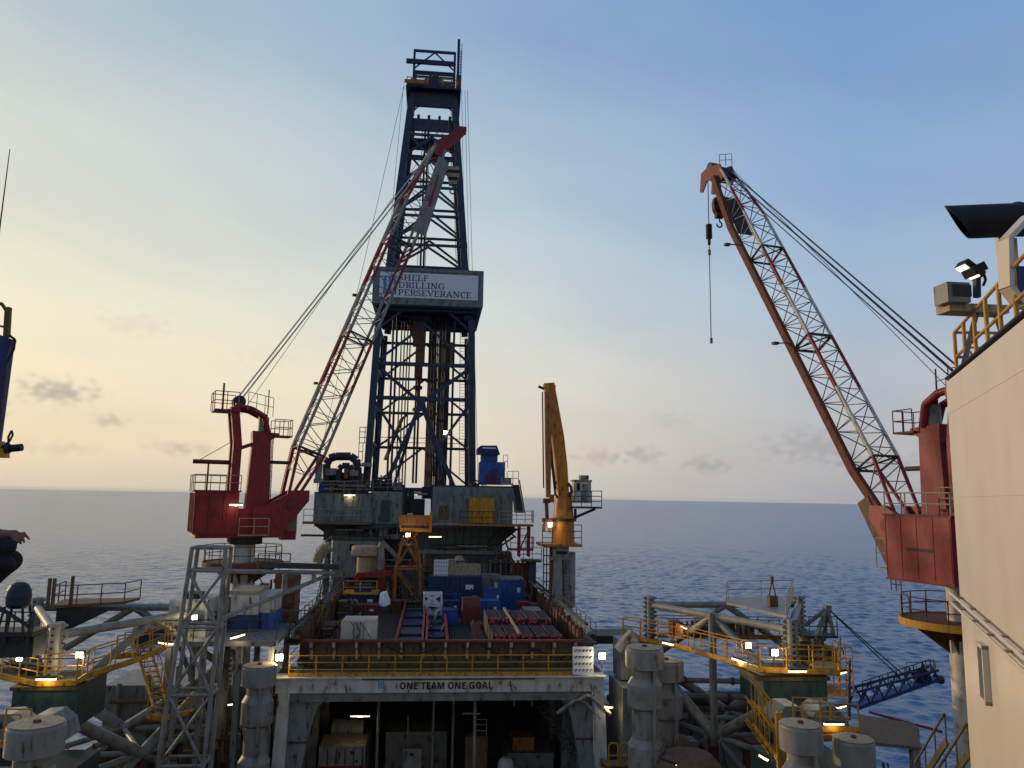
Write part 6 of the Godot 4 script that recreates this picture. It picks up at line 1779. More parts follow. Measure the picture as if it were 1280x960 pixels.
	for z in [0.0, -1.0]:
		beam(sr, "handrail", Vector3(15.71, 36.72, -24) + Vector3(0, 0, z), Vector3(15.46, 38.76, -22) + Vector3(0, 0, z), 0.05, 0.05, M.olive)
		beam(sr, "stringer", Vector3(15.76, 35.98, -24) + Vector3(0, 0, z), Vector3(15.51, 38, -22) + Vector3(0, 0, z), 0.06, 0.2, M.olive)
		for k in 4:
			var q = Vector3(15.74, 36.44, -24).lerp(Vector3(15.49, 38.39, -22), k / 3.0) + Vector3(0, 0, z)
			bar(sr, "post", q + Vector3(0, -0.6, 0), q + Vector3(0, 0.4, 0), 0.025, M.olive)
	box2(sr, "landing", Vector3(13.4, 27, -20), Vector3(15.5, 36.4, -24), M.steel_grey)
	var tk = thing("brown_tank", "brown six sided tank on the deck left of the right stairs", "tank", Vector3(13.03, 31.72, -40))
	mk(tk, "shell", MB.new().lathe(Vector3(13.12, 27, -40), [Vector2(1.9, 0), Vector2(1.9, 4.6), Vector2(1.2, 5.4), Vector2(0, 5.5)], 8), M.brown)
	var tk2 = thing("brown_drum", "rounded brown vessel beside the six sided tank", "tank", Vector3(13.76, 31.44, -44))
	bar(tk2, "shell", Vector3(13.35, 31.45, -44), Vector3(14.31, 31.43, -44), 0.7, M.brown, 20)
	mk(tk2, "saddle", MB.new().box(Vector3(13.81, 29, -44), Vector3(1.4, 4.0, 0.9)), M.dark)
	var dk = thing("deck_machinery", "dark machinery and pipework behind the right leg braces", "machine", Vector3(17, 27, -53))
	box2(dk, "block", Vector3(11.5, 27, -51), Vector3(22.5, 31.5, -55), M.steel_grey)
	for k in 5:
		bar(dk, "pipe", Vector3(12, 31.8 + 0.4 * (k % 2), -50.5 - k * 0.7), Vector3(22, 31.8 + 0.4 * (k % 2), -50.5 - k * 0.7), 0.2, M.steel_grey if k % 2 else M.brown, 10)
	bar(dk, "vessel", Vector3(14.6, 32.9, -51), Vector3(15.6, 32.9, -51), 0.9, M.tan, 20)
	box2(dk, "far_deck", Vector3(11.79, 35.34, -56), Vector3(14.98, 34.79, -56) + Vector3(0, 0, -3), M.dark)

func container(n: String, label: String, cat: String, a: Vector3, b: Vector3, d: float, m: Material) -> Node3D:
	if b.y < 37.5:
		b.y = 35.38
	var t = thing(n, label, cat, Vector3((a.x + b.x) / 2, minf(a.y, b.y), a.z - d / 2))
	slab(t, "body", a, b, d, m)
	var x = minf(a.x, b.x)
	var w = absf(b.x - a.x)
	var h = absf(a.y - b.y)
	var y = minf(a.y, b.y)
	for s in [0.0, 1.0]:
		box2(t, "corner_post", Vector3(x + s * w - 0.06, y, a.z + 0.04), Vector3(x + s * w + 0.06, y + h, a.z - 0.1), m)
		box2(t, "edge_rail", Vector3(x, y + s * h - 0.05, a.z + 0.03), Vector3(x + w, y + s * h + 0.05, a.z - 0.1), m)
	var n2 = maxi(2, int(w / 0.45))
	for k in range(1, n2):
		box2(t, "rib", Vector3(x + w * k / n2 - 0.03, y + 0.06, a.z + 0.02), Vector3(x + w * k / n2 + 0.03, y + h - 0.06, a.z), m)
	if w > 1.0 and h > 1.0:
		for s in [0.36, 0.46, 0.54, 0.64]:
			bar(t, "lock_bar", Vector3(x + w * s, y + 0.1, a.z + 0.05), Vector3(x + w * s, y + h - 0.1, a.z + 0.05), 0.022, M.steel, 6)
		box2(t, "data_plate", Vector3(x + w * 0.7, y + h * 0.6, a.z + 0.025), Vector3(x + w * 0.85, y + h * 0.75, a.z + 0.045), M.tarp)
	return t


func deck_cargo() -> void:
	# pipes lying on the deck
	for s in [["grey drill pipes lying side by side next to the white box", -3.6, -2.3, -49.0, -66, 11], ["grey pipes lying right of the red railed troughs", 1.3, 2.9, -48.3, -60, 11]]:
		var t = thing("drill_pipe_row", s[0], "pipes", Vector3((s[1] + s[2]) / 2, 36.5, (s[3] + s[4]) / 2))
		for k in s[5]:
			var x: float = lerpf(s[1], s[2], k / float(s[5] - 1))
			bar(t, "pipe", Vector3(x, 35.46, s[3]), Vector3(x, 35.46, s[4]), 0.055, M.pipe_steel, 8)
	# white box with loose cables
	var w = container("white_box", "white steel box with loose black cables at the deck front", "box", Vector3(-5.29, 37.34, -49.6), Vector3(-3.26, 36.16, -49.6), 2.0, M.cream)
	mk(w, "loose_cable", MB.new().path([Vector3(-4.79, 37.3, -49.5), Vector3(-4.53, 37.04, -49.4), Vector3(-4.61, 36.62, -49.4), Vector3(-4.35, 36.33, -49.4), Vector3(-4.18, 36.71, -49.4), Vector3(-4.44, 37.27, -49.4)], 0.022, 5).path([Vector3(-4.21, 37.31, -49.45), Vector3(-3.8, 36.8, -49.4), Vector3(-3.49, 36.29, -49.4)], 0.022, 5), M.black)
	# troughs with red side rails
	for s in [["long trough with dark red rails in the middle of the pipe deck", -2.0, -0.4, -48.2, -67.0], ["second red railed trough full of scrap beside the first", -0.15, 1.15, -48.4, -63.0]]:
		var t = thing("pipe_trough", s[0], "trough", Vector3((s[1] + s[2]) / 2, 35.38, -54))
		box2(t, "bed", Vector3(s[1], 35.5, s[3]), Vector3(s[2], 35.7, s[4]), M.blue_deep)
		for x in [s[1], s[2]]:
			box2(t, "side_rail", Vector3(x - 0.07, 35.38, s[3]), Vector3(x + 0.07, 36.3, s[4]), M.red)
		for k in 5:
			var z: float = lerpf(s[3], s[4], (k + 0.5) / 5.0)
			box2(t, "cross_tie", Vector3(s[1] + 0.07, 35.7, z), Vector3(s[2] - 0.07, 35.85, z - 0.15), M.dark)
	var sc = thing("scrap_heap", "loose dark scrap bars lying in the second trough", "scrap", Vector3(0.4, 36.8, -52))
	for k in 9:
		var p = Vector3(rng.randf_range(0.1, 0.8), 35.9, rng.randf_range(-53, -61))
		bar(sc, "scrap_bar", p, p + Vector3(rng.randf_range(-0.4, 0.4), rng.randf_range(0.1, 0.7), rng.randf_range(-1.2, 1.2)), 0.05, M.tan if k % 3 == 0 else M.dark, 6)
	# stacked pipe bundles with red protectors
	var step = 0.87
	for row in 2:
		for c in 5:
			var x0 = 3.85 + c * step
			var z0 = -48.5 if row == 0 else -53.0
			var base = 35.38
			var h = 1.25 if row == 0 else 1.55
			var t = thing("pipe_bundle", "%s pink capped pipe bundle in the %s row of the rack" % [["leftmost", "second from left", "middle", "fourth from left", "rightmost"][c], ["front", "rear"][row]], "pipes", Vector3(x0 + 0.4, base, z0 - 2), "pipe bundles stacked at the right of the pipe deck")
			box2(t, "crate_side", Vector3(x0, base, z0), Vector3(x0 + 0.05, base + h + 0.1, z0 - 4.1), M.dark)
			box2(t, "crate_end", Vector3(x0, base, z0 + 0.02), Vector3(x0 + step - 0.02, base + 0.35, z0 - 0.06), M.rust)
			box2(t, "lower_layers", Vector3(x0 + 0.05, base, z0 - 0.1), Vector3(x0 + step - 0.03, base + h - 0.1, z0 - 4.0), M.dark)
			for k in 8:
				var px = x0 + 0.1 + k * 0.093
				var o = bar(t, "pipe", Vector3(px, base + h, z0 - 0.15), Vector3(px, base + h, z0 - 4.0), 0.036, M.pipe_steel, 6)
				bar(o, "end_cap", Vector3(px, base + h, z0 - 0.02), Vector3(px, base + h, z0 - 0.2), 0.05, M.pink if (k + c) % 3 else M.red, 6)
			for k in 6:
				box(t, "rag", Vector3(x0 + rng.randf_range(0.12, 0.75), base + h - rng.randf_range(-0.05, 0.4), z0 - rng.randf_range(-0.03, 0.12)), Vector3(0.16, 0.12, 0.08), M.pink, rng.randf() * 3.0)
	var sp = thing("rack_strap", "pale beam lying across the pipe bundle rack", "beam", Vector3(5.4, 37.5, -51))
	beam(sp, "strap", Vector3(5.45, 36.8, -48.4), Vector3(5.3, 37.1, -57), 0.16, 0.1, M.tan)
	for dn in 2:
		var q: float = [3.15, 3.4][dn]
		var d = thing("rust_dunnage", "rusty leaning plank %s the pipe bundle rack" % ["second left of", "right beside"][dn], "plank", Vector3(q, 35.38, -50), "rusty dunnage planks")
		beam(d, "plank", Vector3(q, 35.4, -49.4), Vector3(q - 0.35, 36.9, -51.6), 0.3, 0.08, M.rust)
		beam(d, "cleat", Vector3(q - 0.25, 35.95, -49.7), Vector3(q + 0.2, 35.95, -49.7), 0.08, 0.1, M.rust)
	# blue, red and white cargo in front of the substructure
	var b1 = container("blue_container", "tall bright blue container standing at the right on the pipe deck", "container", Vector3(6.13, 37.91, -68), Vector3(7.97, 35.58, -68), 2.2, M.blue)
	slab(b1, "lid", Vector3(6.02, 38.06, -67.9), Vector3(7.99, 37.9, -67.9), 2.4, M.steel_grey)
	container("blue_skip", "open blue skip left of the tall blue container", "skip", Vector3(3.87, 36.89, -62), Vector3(5.4, 35.56, -62), 2.0, M.blue)
	container("dark_blue_tank", "wide dark blue tank below the tan crates", "tank", Vector3(-0.17, 37.98, -69.5), Vector3(4.43, 35.23, -69.5), 2.5, M.blue_deep)
	var mt = container("blue_low_box", "low blue box right of the white frame", "box", Vector3(0.95, 36.38, -60), Vector3(2.05, 35.51, -60), 1.5, M.blue)
	box(mt, "lid", Vector3(1.48, 36.41, -60) + Vector3(0, 0.05, -0.75), Vector3(1.25, 0.08, 1.6), M.blue_deep)
	var rb = thing("maroon_tank", "maroon rounded tank left of the blue skip", "tank", Vector3(3.23, 35.2, -62))
	slab(rb, "body", Vector3(2.43, 36.68, -60), Vector3(3.85, 35.4, -60) * Vector3(1, 0, 1) + Vector3(0, 35.38, 0), 1.6, M.red_rust)
	var ra = Vector3(2.43, 36.68, -60)
	var rc = Vector3(3.82, 36.68, -60)
	bar(rb, "round_top", Vector3(ra.x + 0.02, ra.y - 0.05, -60.8), Vector3(rc.x - 0.02, ra.y - 0.05, -60.8), 0.79, M.red_rust, 24)
	var rr = container("red_box", "small red box beside the tall blue container", "box", Vector3(7.1, 36.57, -64), Vector3(7.97, 35.45, -64), 1.0, M.red)
	slab(rr, "label_plate", Vector3(7.43, 36.08, -63.96), Vector3(7.69, 35.96, -63.96), 0.01, M.tarp)
	var rs = thing("pink_drum", "red and purple drum right of the small red box", "drum", Vector3(8.36, 35.24, -65))
	bar(rs, "shell", Vector3(8.02, 35.87, -65), Vector3(8.68, 35.81, -65), 0.6, M.red, 18)
	for q in [Vector3(8.08, 35.87, -65), Vector3(8.61, 35.81, -65)]:
		bar(rs, "band", q, q + Vector3(0.1, 0, 0), 0.63, M.blue_deep, 18)
	container("maroon_skip", "dark red open skip below the yellow railed blue unit", "skip", Vector3(-5.97, 36.41, -63), Vector3(-4.08, 35.33, -63), 1.8, M.red_rust)
	var bu = container("blue_power_unit", "blue power unit under a yellow railed platform on the left", "power unit", Vector3(-7.13, 36.89, -66), Vector3(-4.23, 35.31, -66), 2.5, M.blue_deep)
	railing(bu, [Vector3(-7.07, 36.95, -66), Vector3(-4.36, 36.96, -66)], M.yellow, 1.0, 1.4, 0.04)
	slab(bu, "platform", Vector3(-7.12, 37.01, -65.8), Vector3(-4.28, 36.89, -65.8), 2.5, M.yellow)
	slab(bu, "cover", Vector3(-6.26, 37.59, -66.6), Vector3(-4.92, 36.89, -66.6), 1.4, M.blue_deep)
	slab(bu, "label_plate", Vector3(-6.14, 36.46, -65.9), Vector3(-5.87, 36.14, -65.9), 0.02, M.tarp)
	var rj = thing("red_jib", "red folded deck jib lying above the blue power unit", "jib", Vector3(-4.34, 37.94, -69))
	beam(rj, "arm", Vector3(-6.23, 38.22, -68), Vector3(-3.43, 38.3, -69.5), 0.5, 0.4, M.red)
	beam(rj, "arm", Vector3(-6.4, 37.63, -68), Vector3(-6.03, 38.36, -68), 0.5, 0.4, M.red)
	slab(rj, "base", Vector3(-4.55, 37.94, -69), Vector3(-3.97, 37.07, -69), 0.8, M.red_rust)
	var tp = thing("white_tarpaulin", "crumpled white tarpaulin over gear left of the orange tower", "tarpaulin", Vector3(-3.62, 36.09, -65))
	var tb = MB.new()
	var ring = [Vector3(-4.1, 36.2, -64.6), Vector3(-3.63, 36.16, -64.2), Vector3(-3.17, 36.3, -64.8), Vector3(-3.25, 36.66, -65.4), Vector3(-4, 36.7, -65.6)]
	var tops = [Vector3(-4.04, 37.09, -65), Vector3(-3.71, 37.19, -64.7), Vector3(-3.48, 37.34, -65), Vector3(-3.56, 37.22, -65.5), Vector3(-3.95, 37.14, -65.6)]
	for i in 5:
		tb.quad(ring[i], ring[(i + 1) % 5], tops[(i + 1) % 5], tops[i])
	for i in range(1, 4):
		tb.tri(tops[0], tops[i], tops[i + 1])
	mk(tp, "sheet", tb, M.tarp)
	var wf = thing("white_cargo_frame", "white cross braced cargo frame in the middle of the deck", "frame", Vector3(0.26, 35.37, -64))
	for q in [0.0, -1.3]:
		var o = Vector3(0, 0, q)
		var a = Vector3(-0.5, 37.16, -64) + o
		var b = Vector3(0.9, 37.17, -64) + o
		var c = Vector3(-0.45, 35.86, -64) + o
		var d = Vector3(0.96, 35.31, -64) + o
		for s in [[a, b], [a, c], [b, d], [c, d], [a.lerp(c, 0.62), b.lerp(d, 0.5)], [a, b.lerp(d, 0.5)], [b, a.lerp(c, 0.62)], [a.lerp(c, 0.65), (c + d) / 2], [b.lerp(d, 0.55), (c + d) / 2]]:
			beam(wf, "bar", s[0], s[1], 0.13, 0.13, M.tarp)
	for q in [Vector3(-0.5, 37.16, -64), Vector3(0.9, 37.17, -64), Vector3(-0.45, 35.86, -64), Vector3(0.96, 35.31, -64)]:
		beam(wf, "side_bar", q, q + Vector3(0, 0, -1.3), 0.13, 0.13, M.tarp)
	clutter("jumble of gear along the left bulwark beside the blue power unit", Vector3(-7.1, 37.3, -62), Vector3(-5.4, 35.38, -62), 3.0, 21, [M.brown, M.rust, M.olive, M.steel_grey])
	clutter("jumble of pipes and fittings near the front left deck corner", Vector3(-7.1, 36.7, -53), Vector3(-5.9, 35.38, -53), 2.4, 22, [M.brown, M.rust, M.steel_grey])
	clutter("row of blue and grey fittings in front of the dark blue tank", Vector3(0.9, 37.2, -66.8), Vector3(5.2, 35.38, -66.8), 1.2, 23, [M.blue_deep, M.blue, M.steel_grey, M.navy_dark])
	clutter("rusty gear below the orange tower", Vector3(-3.4, 36.2, -68.2), Vector3(-0.4, 35.38, -68.2), 1.0, 24, [M.rust, M.brown, M.dark])
	clutter("fittings along the right bulwark behind the red box", Vector3(7.7, 37.6, -68), Vector3(9.0, 35.38, -68), 2.6, 25, [M.brown, M.steel_grey, M.olive])
	clutter("low fittings on the deck beside the pipe rack", Vector3(2.95, 36.3, -57), Vector3(4.2, 35.38, -57), 1.8, 26, [M.rust, M.brown, M.steel_grey])
	container("blue_cabinet", "upright blue cabinet left of the tall bright blue container", "cabinet", Vector3(4.63, 37.4, -66), Vector3(5.86, 36.11, -66), 1.0, M.blue)
	container("grey_cabinet", "grey green cabinet behind the upright blue cabinet", "cabinet", Vector3(4.46, 38.17, -70), Vector3(6.13, 36.33, -70), 1.0, M.steel_grey)
	container("blue_pump_box", "blue pump box in front of the dark blue tank", "pump", Vector3(2.37, 36.68, -65.5), Vector3(3.98, 35.41, -65.5), 1.4, M.blue_deep)
	container("navy_bin", "small navy bin between the white frame and the maroon tank", "bin", Vector3(1.11, 36.61, -64), Vector3(2.29, 35.5, -64), 1.2, M.blue_deep)
	container("brown_basket", "brown open basket right of the crumpled tarpaulin", "basket", Vector3(-3.23, 36.33, -66), Vector3(-2.42, 35.44, -66), 1.4, M.rust)
	container("olive_locker", "olive locker under the legs of the orange tower", "locker", Vector3(-2.4, 36.85, -71), Vector3(-1.36, 35.27, -71), 0.8, M.olive)
	container("grey_skid", "long grey skid along the right of the pipe deck", "skid", Vector3(7.28, 36.4, -58), Vector3(8.58, 35.84, -58), 5.0, M.steel_grey)
	# crates, drums and clutter under the drill floor
	container("tan_crate", "smaller tan crate right of the punched white board", "crate", Vector3(1.41, 39.31, -71), Vector3(2.16, 37.99, -71), 1.4, M.tan)
	container("wide_tan_crate", "wide tan crate with grey bundle on top below the skid beam", "crate", Vector3(2.21, 38.9, -71), Vector3(4.38, 37.94, -71), 1.6, M.tan)
	var gb = thing("grey_bundle", "grey wrapped bundle on top of the wide tan crate", "bundle", Vector3(2.51, 38.93, -71.5))
	mk(gb, "wrap", MB.new().lathe(Vector3(2.52, 38.83, -71.8), [Vector2(0.45, 0.0), Vector2(0.5, 0.4), Vector2(0.35, 0.75), Vector2(0, 0.85)], 9), M.pale_grey)
	mk(gb, "strap", MB.new().tube(Vector3(2.52, 38.83, -71.8) + Vector3(0, 0.3, 0), Vector3(2.52, 38.83, -71.8) + Vector3(0, 0.38, 0), 0.51, 0.51, 9), M.dark)
	var ht = thing("cream_vessel", "cream vessel with wide hat top left of the orange tower", "vessel", Vector3(-5.82, 38.21, -71))
	var hb = Vector3(-5.85, 37.95, -71.5)
	mk(ht, "stem", MB.new().lathe(hb, [Vector2(0.75, 0), Vector2(0.75, 1.6)], 24), M.tan)
	mk(ht, "hat", MB.new().lathe(hb, [Vector2(0.75, 1.5), Vector2(1.25, 1.7), Vector2(1.25, 2.4), Vector2(1.15, 2.5), Vector2(0, 2.5)], 24), M.tan)
	var fn = thing("grey_hopper", "grey wrapped column between the cream vessel and the orange tower", "column", Vector3(-4.5, 38.42, -71))
	mk(fn, "wrap", MB.new().lathe(Vector3(-4.5, 38.35, -71), [Vector2(0.3, 0), Vector2(0.36, 1.0), Vector2(0.3, 1.9), Vector2(0.15, 2.5)], 10), M.pale_grey)
	mk(fn, "foot", MB.new().lathe(Vector3(-4.5, 38.35, -71), [Vector2(0.45, -0.3), Vector2(0.45, 0.05), Vector2(0.3, 0.05)], 10), M.dark)
	for q in [["dark valve manifold with pipes under the skid beam", Vector3(5.36, 39.19, -73), Vector3(7.49, 36.68, -73)], ["dark pump set behind the orange tower", Vector3(-4.23, 37.32, -73), Vector3(-2.72, 35.7, -73)], ["brown junction rack under the right of the drill floor", Vector3(6.06, 39.81, -74.5), Vector3(7.6, 38.94, -74.5)]]:
		var m = thing("equipment_rack", q[0], "equipment", Vector3((q[1].x + q[2].x) / 2, q[2].y, q[1].z))
		slab(m, "cabinet", q[1] + Vector3(0, 0, -0.6), q[2] + Vector3(0, 0, -0.6), 1.0, M.dark)
		for k in 5:
			var x: float = lerpf(q[1].x + 0.1, q[2].x - 0.1, k / 4.0)
			bar(m, "pipe", Vector3(x, q[2].y, q[1].z - 0.2), Vector3(x, q[1].y + 0.2 * (k % 2), q[1].z - 0.2), 0.08, M.brown if k % 2 else M.steel_grey, 8)
		for k in 3:
			var y: float = lerpf(q[1].y - 0.2, q[2].y + 0.2, k / 2.0)
			bar(m, "header", Vector3(q[1].x, y, q[1].z), Vector3(q[2].x, y, q[1].z), 0.07, M.rust, 8)
	var rl = thing("inner_railing", "tan handrail below the cream vessel on the substructure", "railing", Vector3(-2.71, 38.21, -70.5))
	railing(rl, [Vector3(-4.13, 38.17, -70.8), Vector3(-1.88, 38.19, -70.8)], M.orange, 1.1, 1.0, 0.035)
	for k in 7:
		var xx = -6.9 + 0.28 * k
		var o = thing("casing_joint", "long casing joint lying %s from the left bulwark" % ["nearest", "second", "third", "fourth", "fifth", "sixth", "farthest"][k], "pipe", Vector3(xx, 35.4, -55), "casing joints along the port bulwark")
		bar(o, "pipe", Vector3(xx, 35.6 + 0.02 * k, -48.6), Vector3(xx + 0.25, 35.6 + 0.18 * (k % 3), -64), 0.12, M.brown if k % 2 else M.pipe_steel, 12)
		bar(o, "coupling", Vector3(xx, 35.6 + 0.02 * k, -48.5), Vector3(xx, 35.6 + 0.02 * k, -48.9), 0.145, M.rust, 12)
	var gc = thing("gas_cage", "olive cage of bottles right of the maroon tank", "cage", Vector3(4.78, 36.66, -70))
	slab(gc, "back", Vector3(4.44, 37.7, -70.6), Vector3(5.4, 35.9, -70.6), 0.2, M.olive)
	for k in 4:
		bar(gc, "bottle", Vector3(4.54, 35.98, -70) + Vector3(k * 0.24, 0, 0), Vector3(4.51, 37.48, -70) + Vector3(k * 0.24, 0, 0), 0.1, M.steel_grey, 10)

func flood(at: Vector3, label: String, e := 6.0, size := 0.34) -> void:
	var t = thing("deck_floodlight", label, "floodlight", at, "lit deck floodlights")
	box(t, "housing", at + Vector3(0, 0, -0.16), Vector3(size * 1.25, size * 1.15, 0.24), M.dark)
	box(t, "lamp_lens", at + Vector3(0, 0, -0.02), Vector3(size, size * 0.9, 0.03), M.lamp_white)
	beam(t, "bracket", at + Vector3(0, -size * 0.6, -0.16), at + Vector3(0, -size * 0.6 - 0.5, -0.16), 0.07, 0.07, M.dark)
	var l = OmniLight3D.new()
	l.name = "lamp_glow"
	l.light_color = Color(1.0, 0.90, 0.70)
	l.light_energy = e
	l.light_size = size * 0.5
	l.omni_range = 25.0
	l.omni_attenuation = 2.0
	l.shadow_enabled = true
	t.add_child(l)
	l.position = Vector3(0, 0, 0.12)


func tube_lamp(a: Vector3, b: Vector3, label: String, e := 0.0) -> void:
	var t = thing("fluorescent_lamp", label, "lamp", (a + b) / 2, "lit fluorescent lamps")
	var up = Vector3(0, 0.09, 0)
	put(t, "fixture", UB, M.dark, frame(a + up, b + up, 0.2, 0.08))
	bar(t, "lamp_tube", a, b, 0.055, M.lamp_tube, 10)
	if e > 0.0:
		var l = OmniLight3D.new()
		l.name = "lamp_glow"
		l.light_color = Color(1.0, 0.86, 0.62)
		l.light_energy = e
		l.light_size = 0.1
		l.omni_range = 12.0
		l.omni_attenuation = 2.0
		l.shadow_enabled = true
		t.add_child(l)
		l.position = Vector3(0, -0.12, 0.05)


func lamps() -> void:
	flood(Vector3(-8.06, 36.14, -44.8), "bright floodlight at the left end of the yellow handrail", 2.5, 0.36)
	flood(Vector3(9.8, 36.18, -44.8), "bright floodlight at the right end of the yellow handrail", 2.5, 0.36)
	flood(Vector3(9.5, 42.82, -63), "lit floodlight on the base of the yellow crane", 1.2, 0.36)
	flood(Vector3(16.84, 37.43, -41), "lit floodlight left of the near toothed chord of the right leg", 1.6, 0.3)
	flood(Vector3(16.95, 37.65, -38), "lit floodlight right beside the near toothed chord of right leg", 1.6, 0.32)
	flood(Vector3(-16.06, 37.41, -39), "lit floodlight on the left leg walkway", 1.6, 0.3)
	flood(Vector3(-18.19, 37.48, -38), "lit floodlight at the far left of the left leg walkway", 1.3, 0.24)
	flood(Vector3(-12.84, 38.14, -45.4), "lit floodlight in front of the louvred container", 1.3, 0.26)
	flood(Vector3(1.05, 51.42, -80), "small lit floodlight on the derrick girt", 2.0, 0.4)
	flood(Vector3(-2.17, 41.42, -71.6), "lit floodlight under the orange operator box", 1.6, 0.36)
	tube_lamp(Vector3(-4.58, 31.69, -50), Vector3(-3.43, 31.68, -50), "warm fluorescent lamp hanging in the dark above the white cabin", 0.5)
	tube_lamp(Vector3(-17.16, 36.69, -37.5), Vector3(-16.32, 36.69, -37.5), "lit tube lamp below the near left chord", 0.35)
	tube_lamp(Vector3(-14.29, 37.03, -44.3), Vector3(-13.54, 36.94, -44.3), "lit tube lamp in front of the blue generator", 0.35)
	tube_lamp(Vector3(-10.59, 37.23, -44.3), Vector3(-9.85, 37.44, -44.3), "warm tube lamp on the container deck edge", 0.35)
	tube_lamp(Vector3(13.35, 36.88, -45), Vector3(14.01, 36.75, -45), "lit tube lamp on the curve of the right walkway", 0.35)
	tube_lamp(Vector3(15.52, 36.99, -40), Vector3(16.28, 36.75, -40), "lit tube lamp low on the right walkway bend", 0.35)
	tube_lamp(Vector3(17.42, 36.86, -37.6), Vector3(18.32, 36.86, -37.6), "lit tube lamp under the near right chord", 0.35)
	tube_lamp(Vector3(20.82, 36.32, -39.5), Vector3(21.38, 36.4, -39.5), "lit tube lamp on the yellow landings at right", 0.3)
	tube_lamp(Vector3(11.8, 32.08, -40), Vector3(12.23, 32.17, -39), "lit tube lamp over the brown six sided tank", 0.3)
	tube_lamp(Vector3(14.31, 34.18, -34), Vector3(14.69, 33.98, -34), "lit tube lamp beside the lower yellow stair", 0.3)
	tube_lamp(Vector3(16.87, 35.65, -33.2), Vector3(17.76, 35.64, -33.2), "tube lamp behind the low yellow gallery", 0.15)
	tube_lamp(Vector3(-8.49, 44.88, -75.8), Vector3(-7.43, 44.9, -75.8), "lit tube lamp on the left drill floor wall", 0.5)
	tube_lamp(Vector3(-0.3, 41.28, -72), Vector3(0.86, 41.29, -72), "white tube lamp under the drill floor centre", 0.5)
	tube_lamp(Vector3(-13.19, 44.17, -52.6), Vector3(-12.38, 44.18, -52.6), "lit tube lamp on the left crane house", 0.4)
	tube_lamp(Vector3(-11.12, 33.16, -47), Vector3(-10.82, 33.2, -47), "small tube lamp in the dark behind the truss tower", 0.3)
	tube_lamp(Vector3(9.96, 33.43, -44.9), Vector3(10.42, 33.38, -44.9), "tube lamp beside the right portal column", 0.4)
	tube_lamp(Vector3(19.96, 35.04, -38), Vector3(20.5, 35.15, -38), "tube lamp at the foot of the yellow landings", 0.4)
	tube_lamp(Vector3(15.09, 37.54, -47), Vector3(15.31, 37.37, -46.6), "slanted tube lamp on the rusty block of right walkway", 0.4)


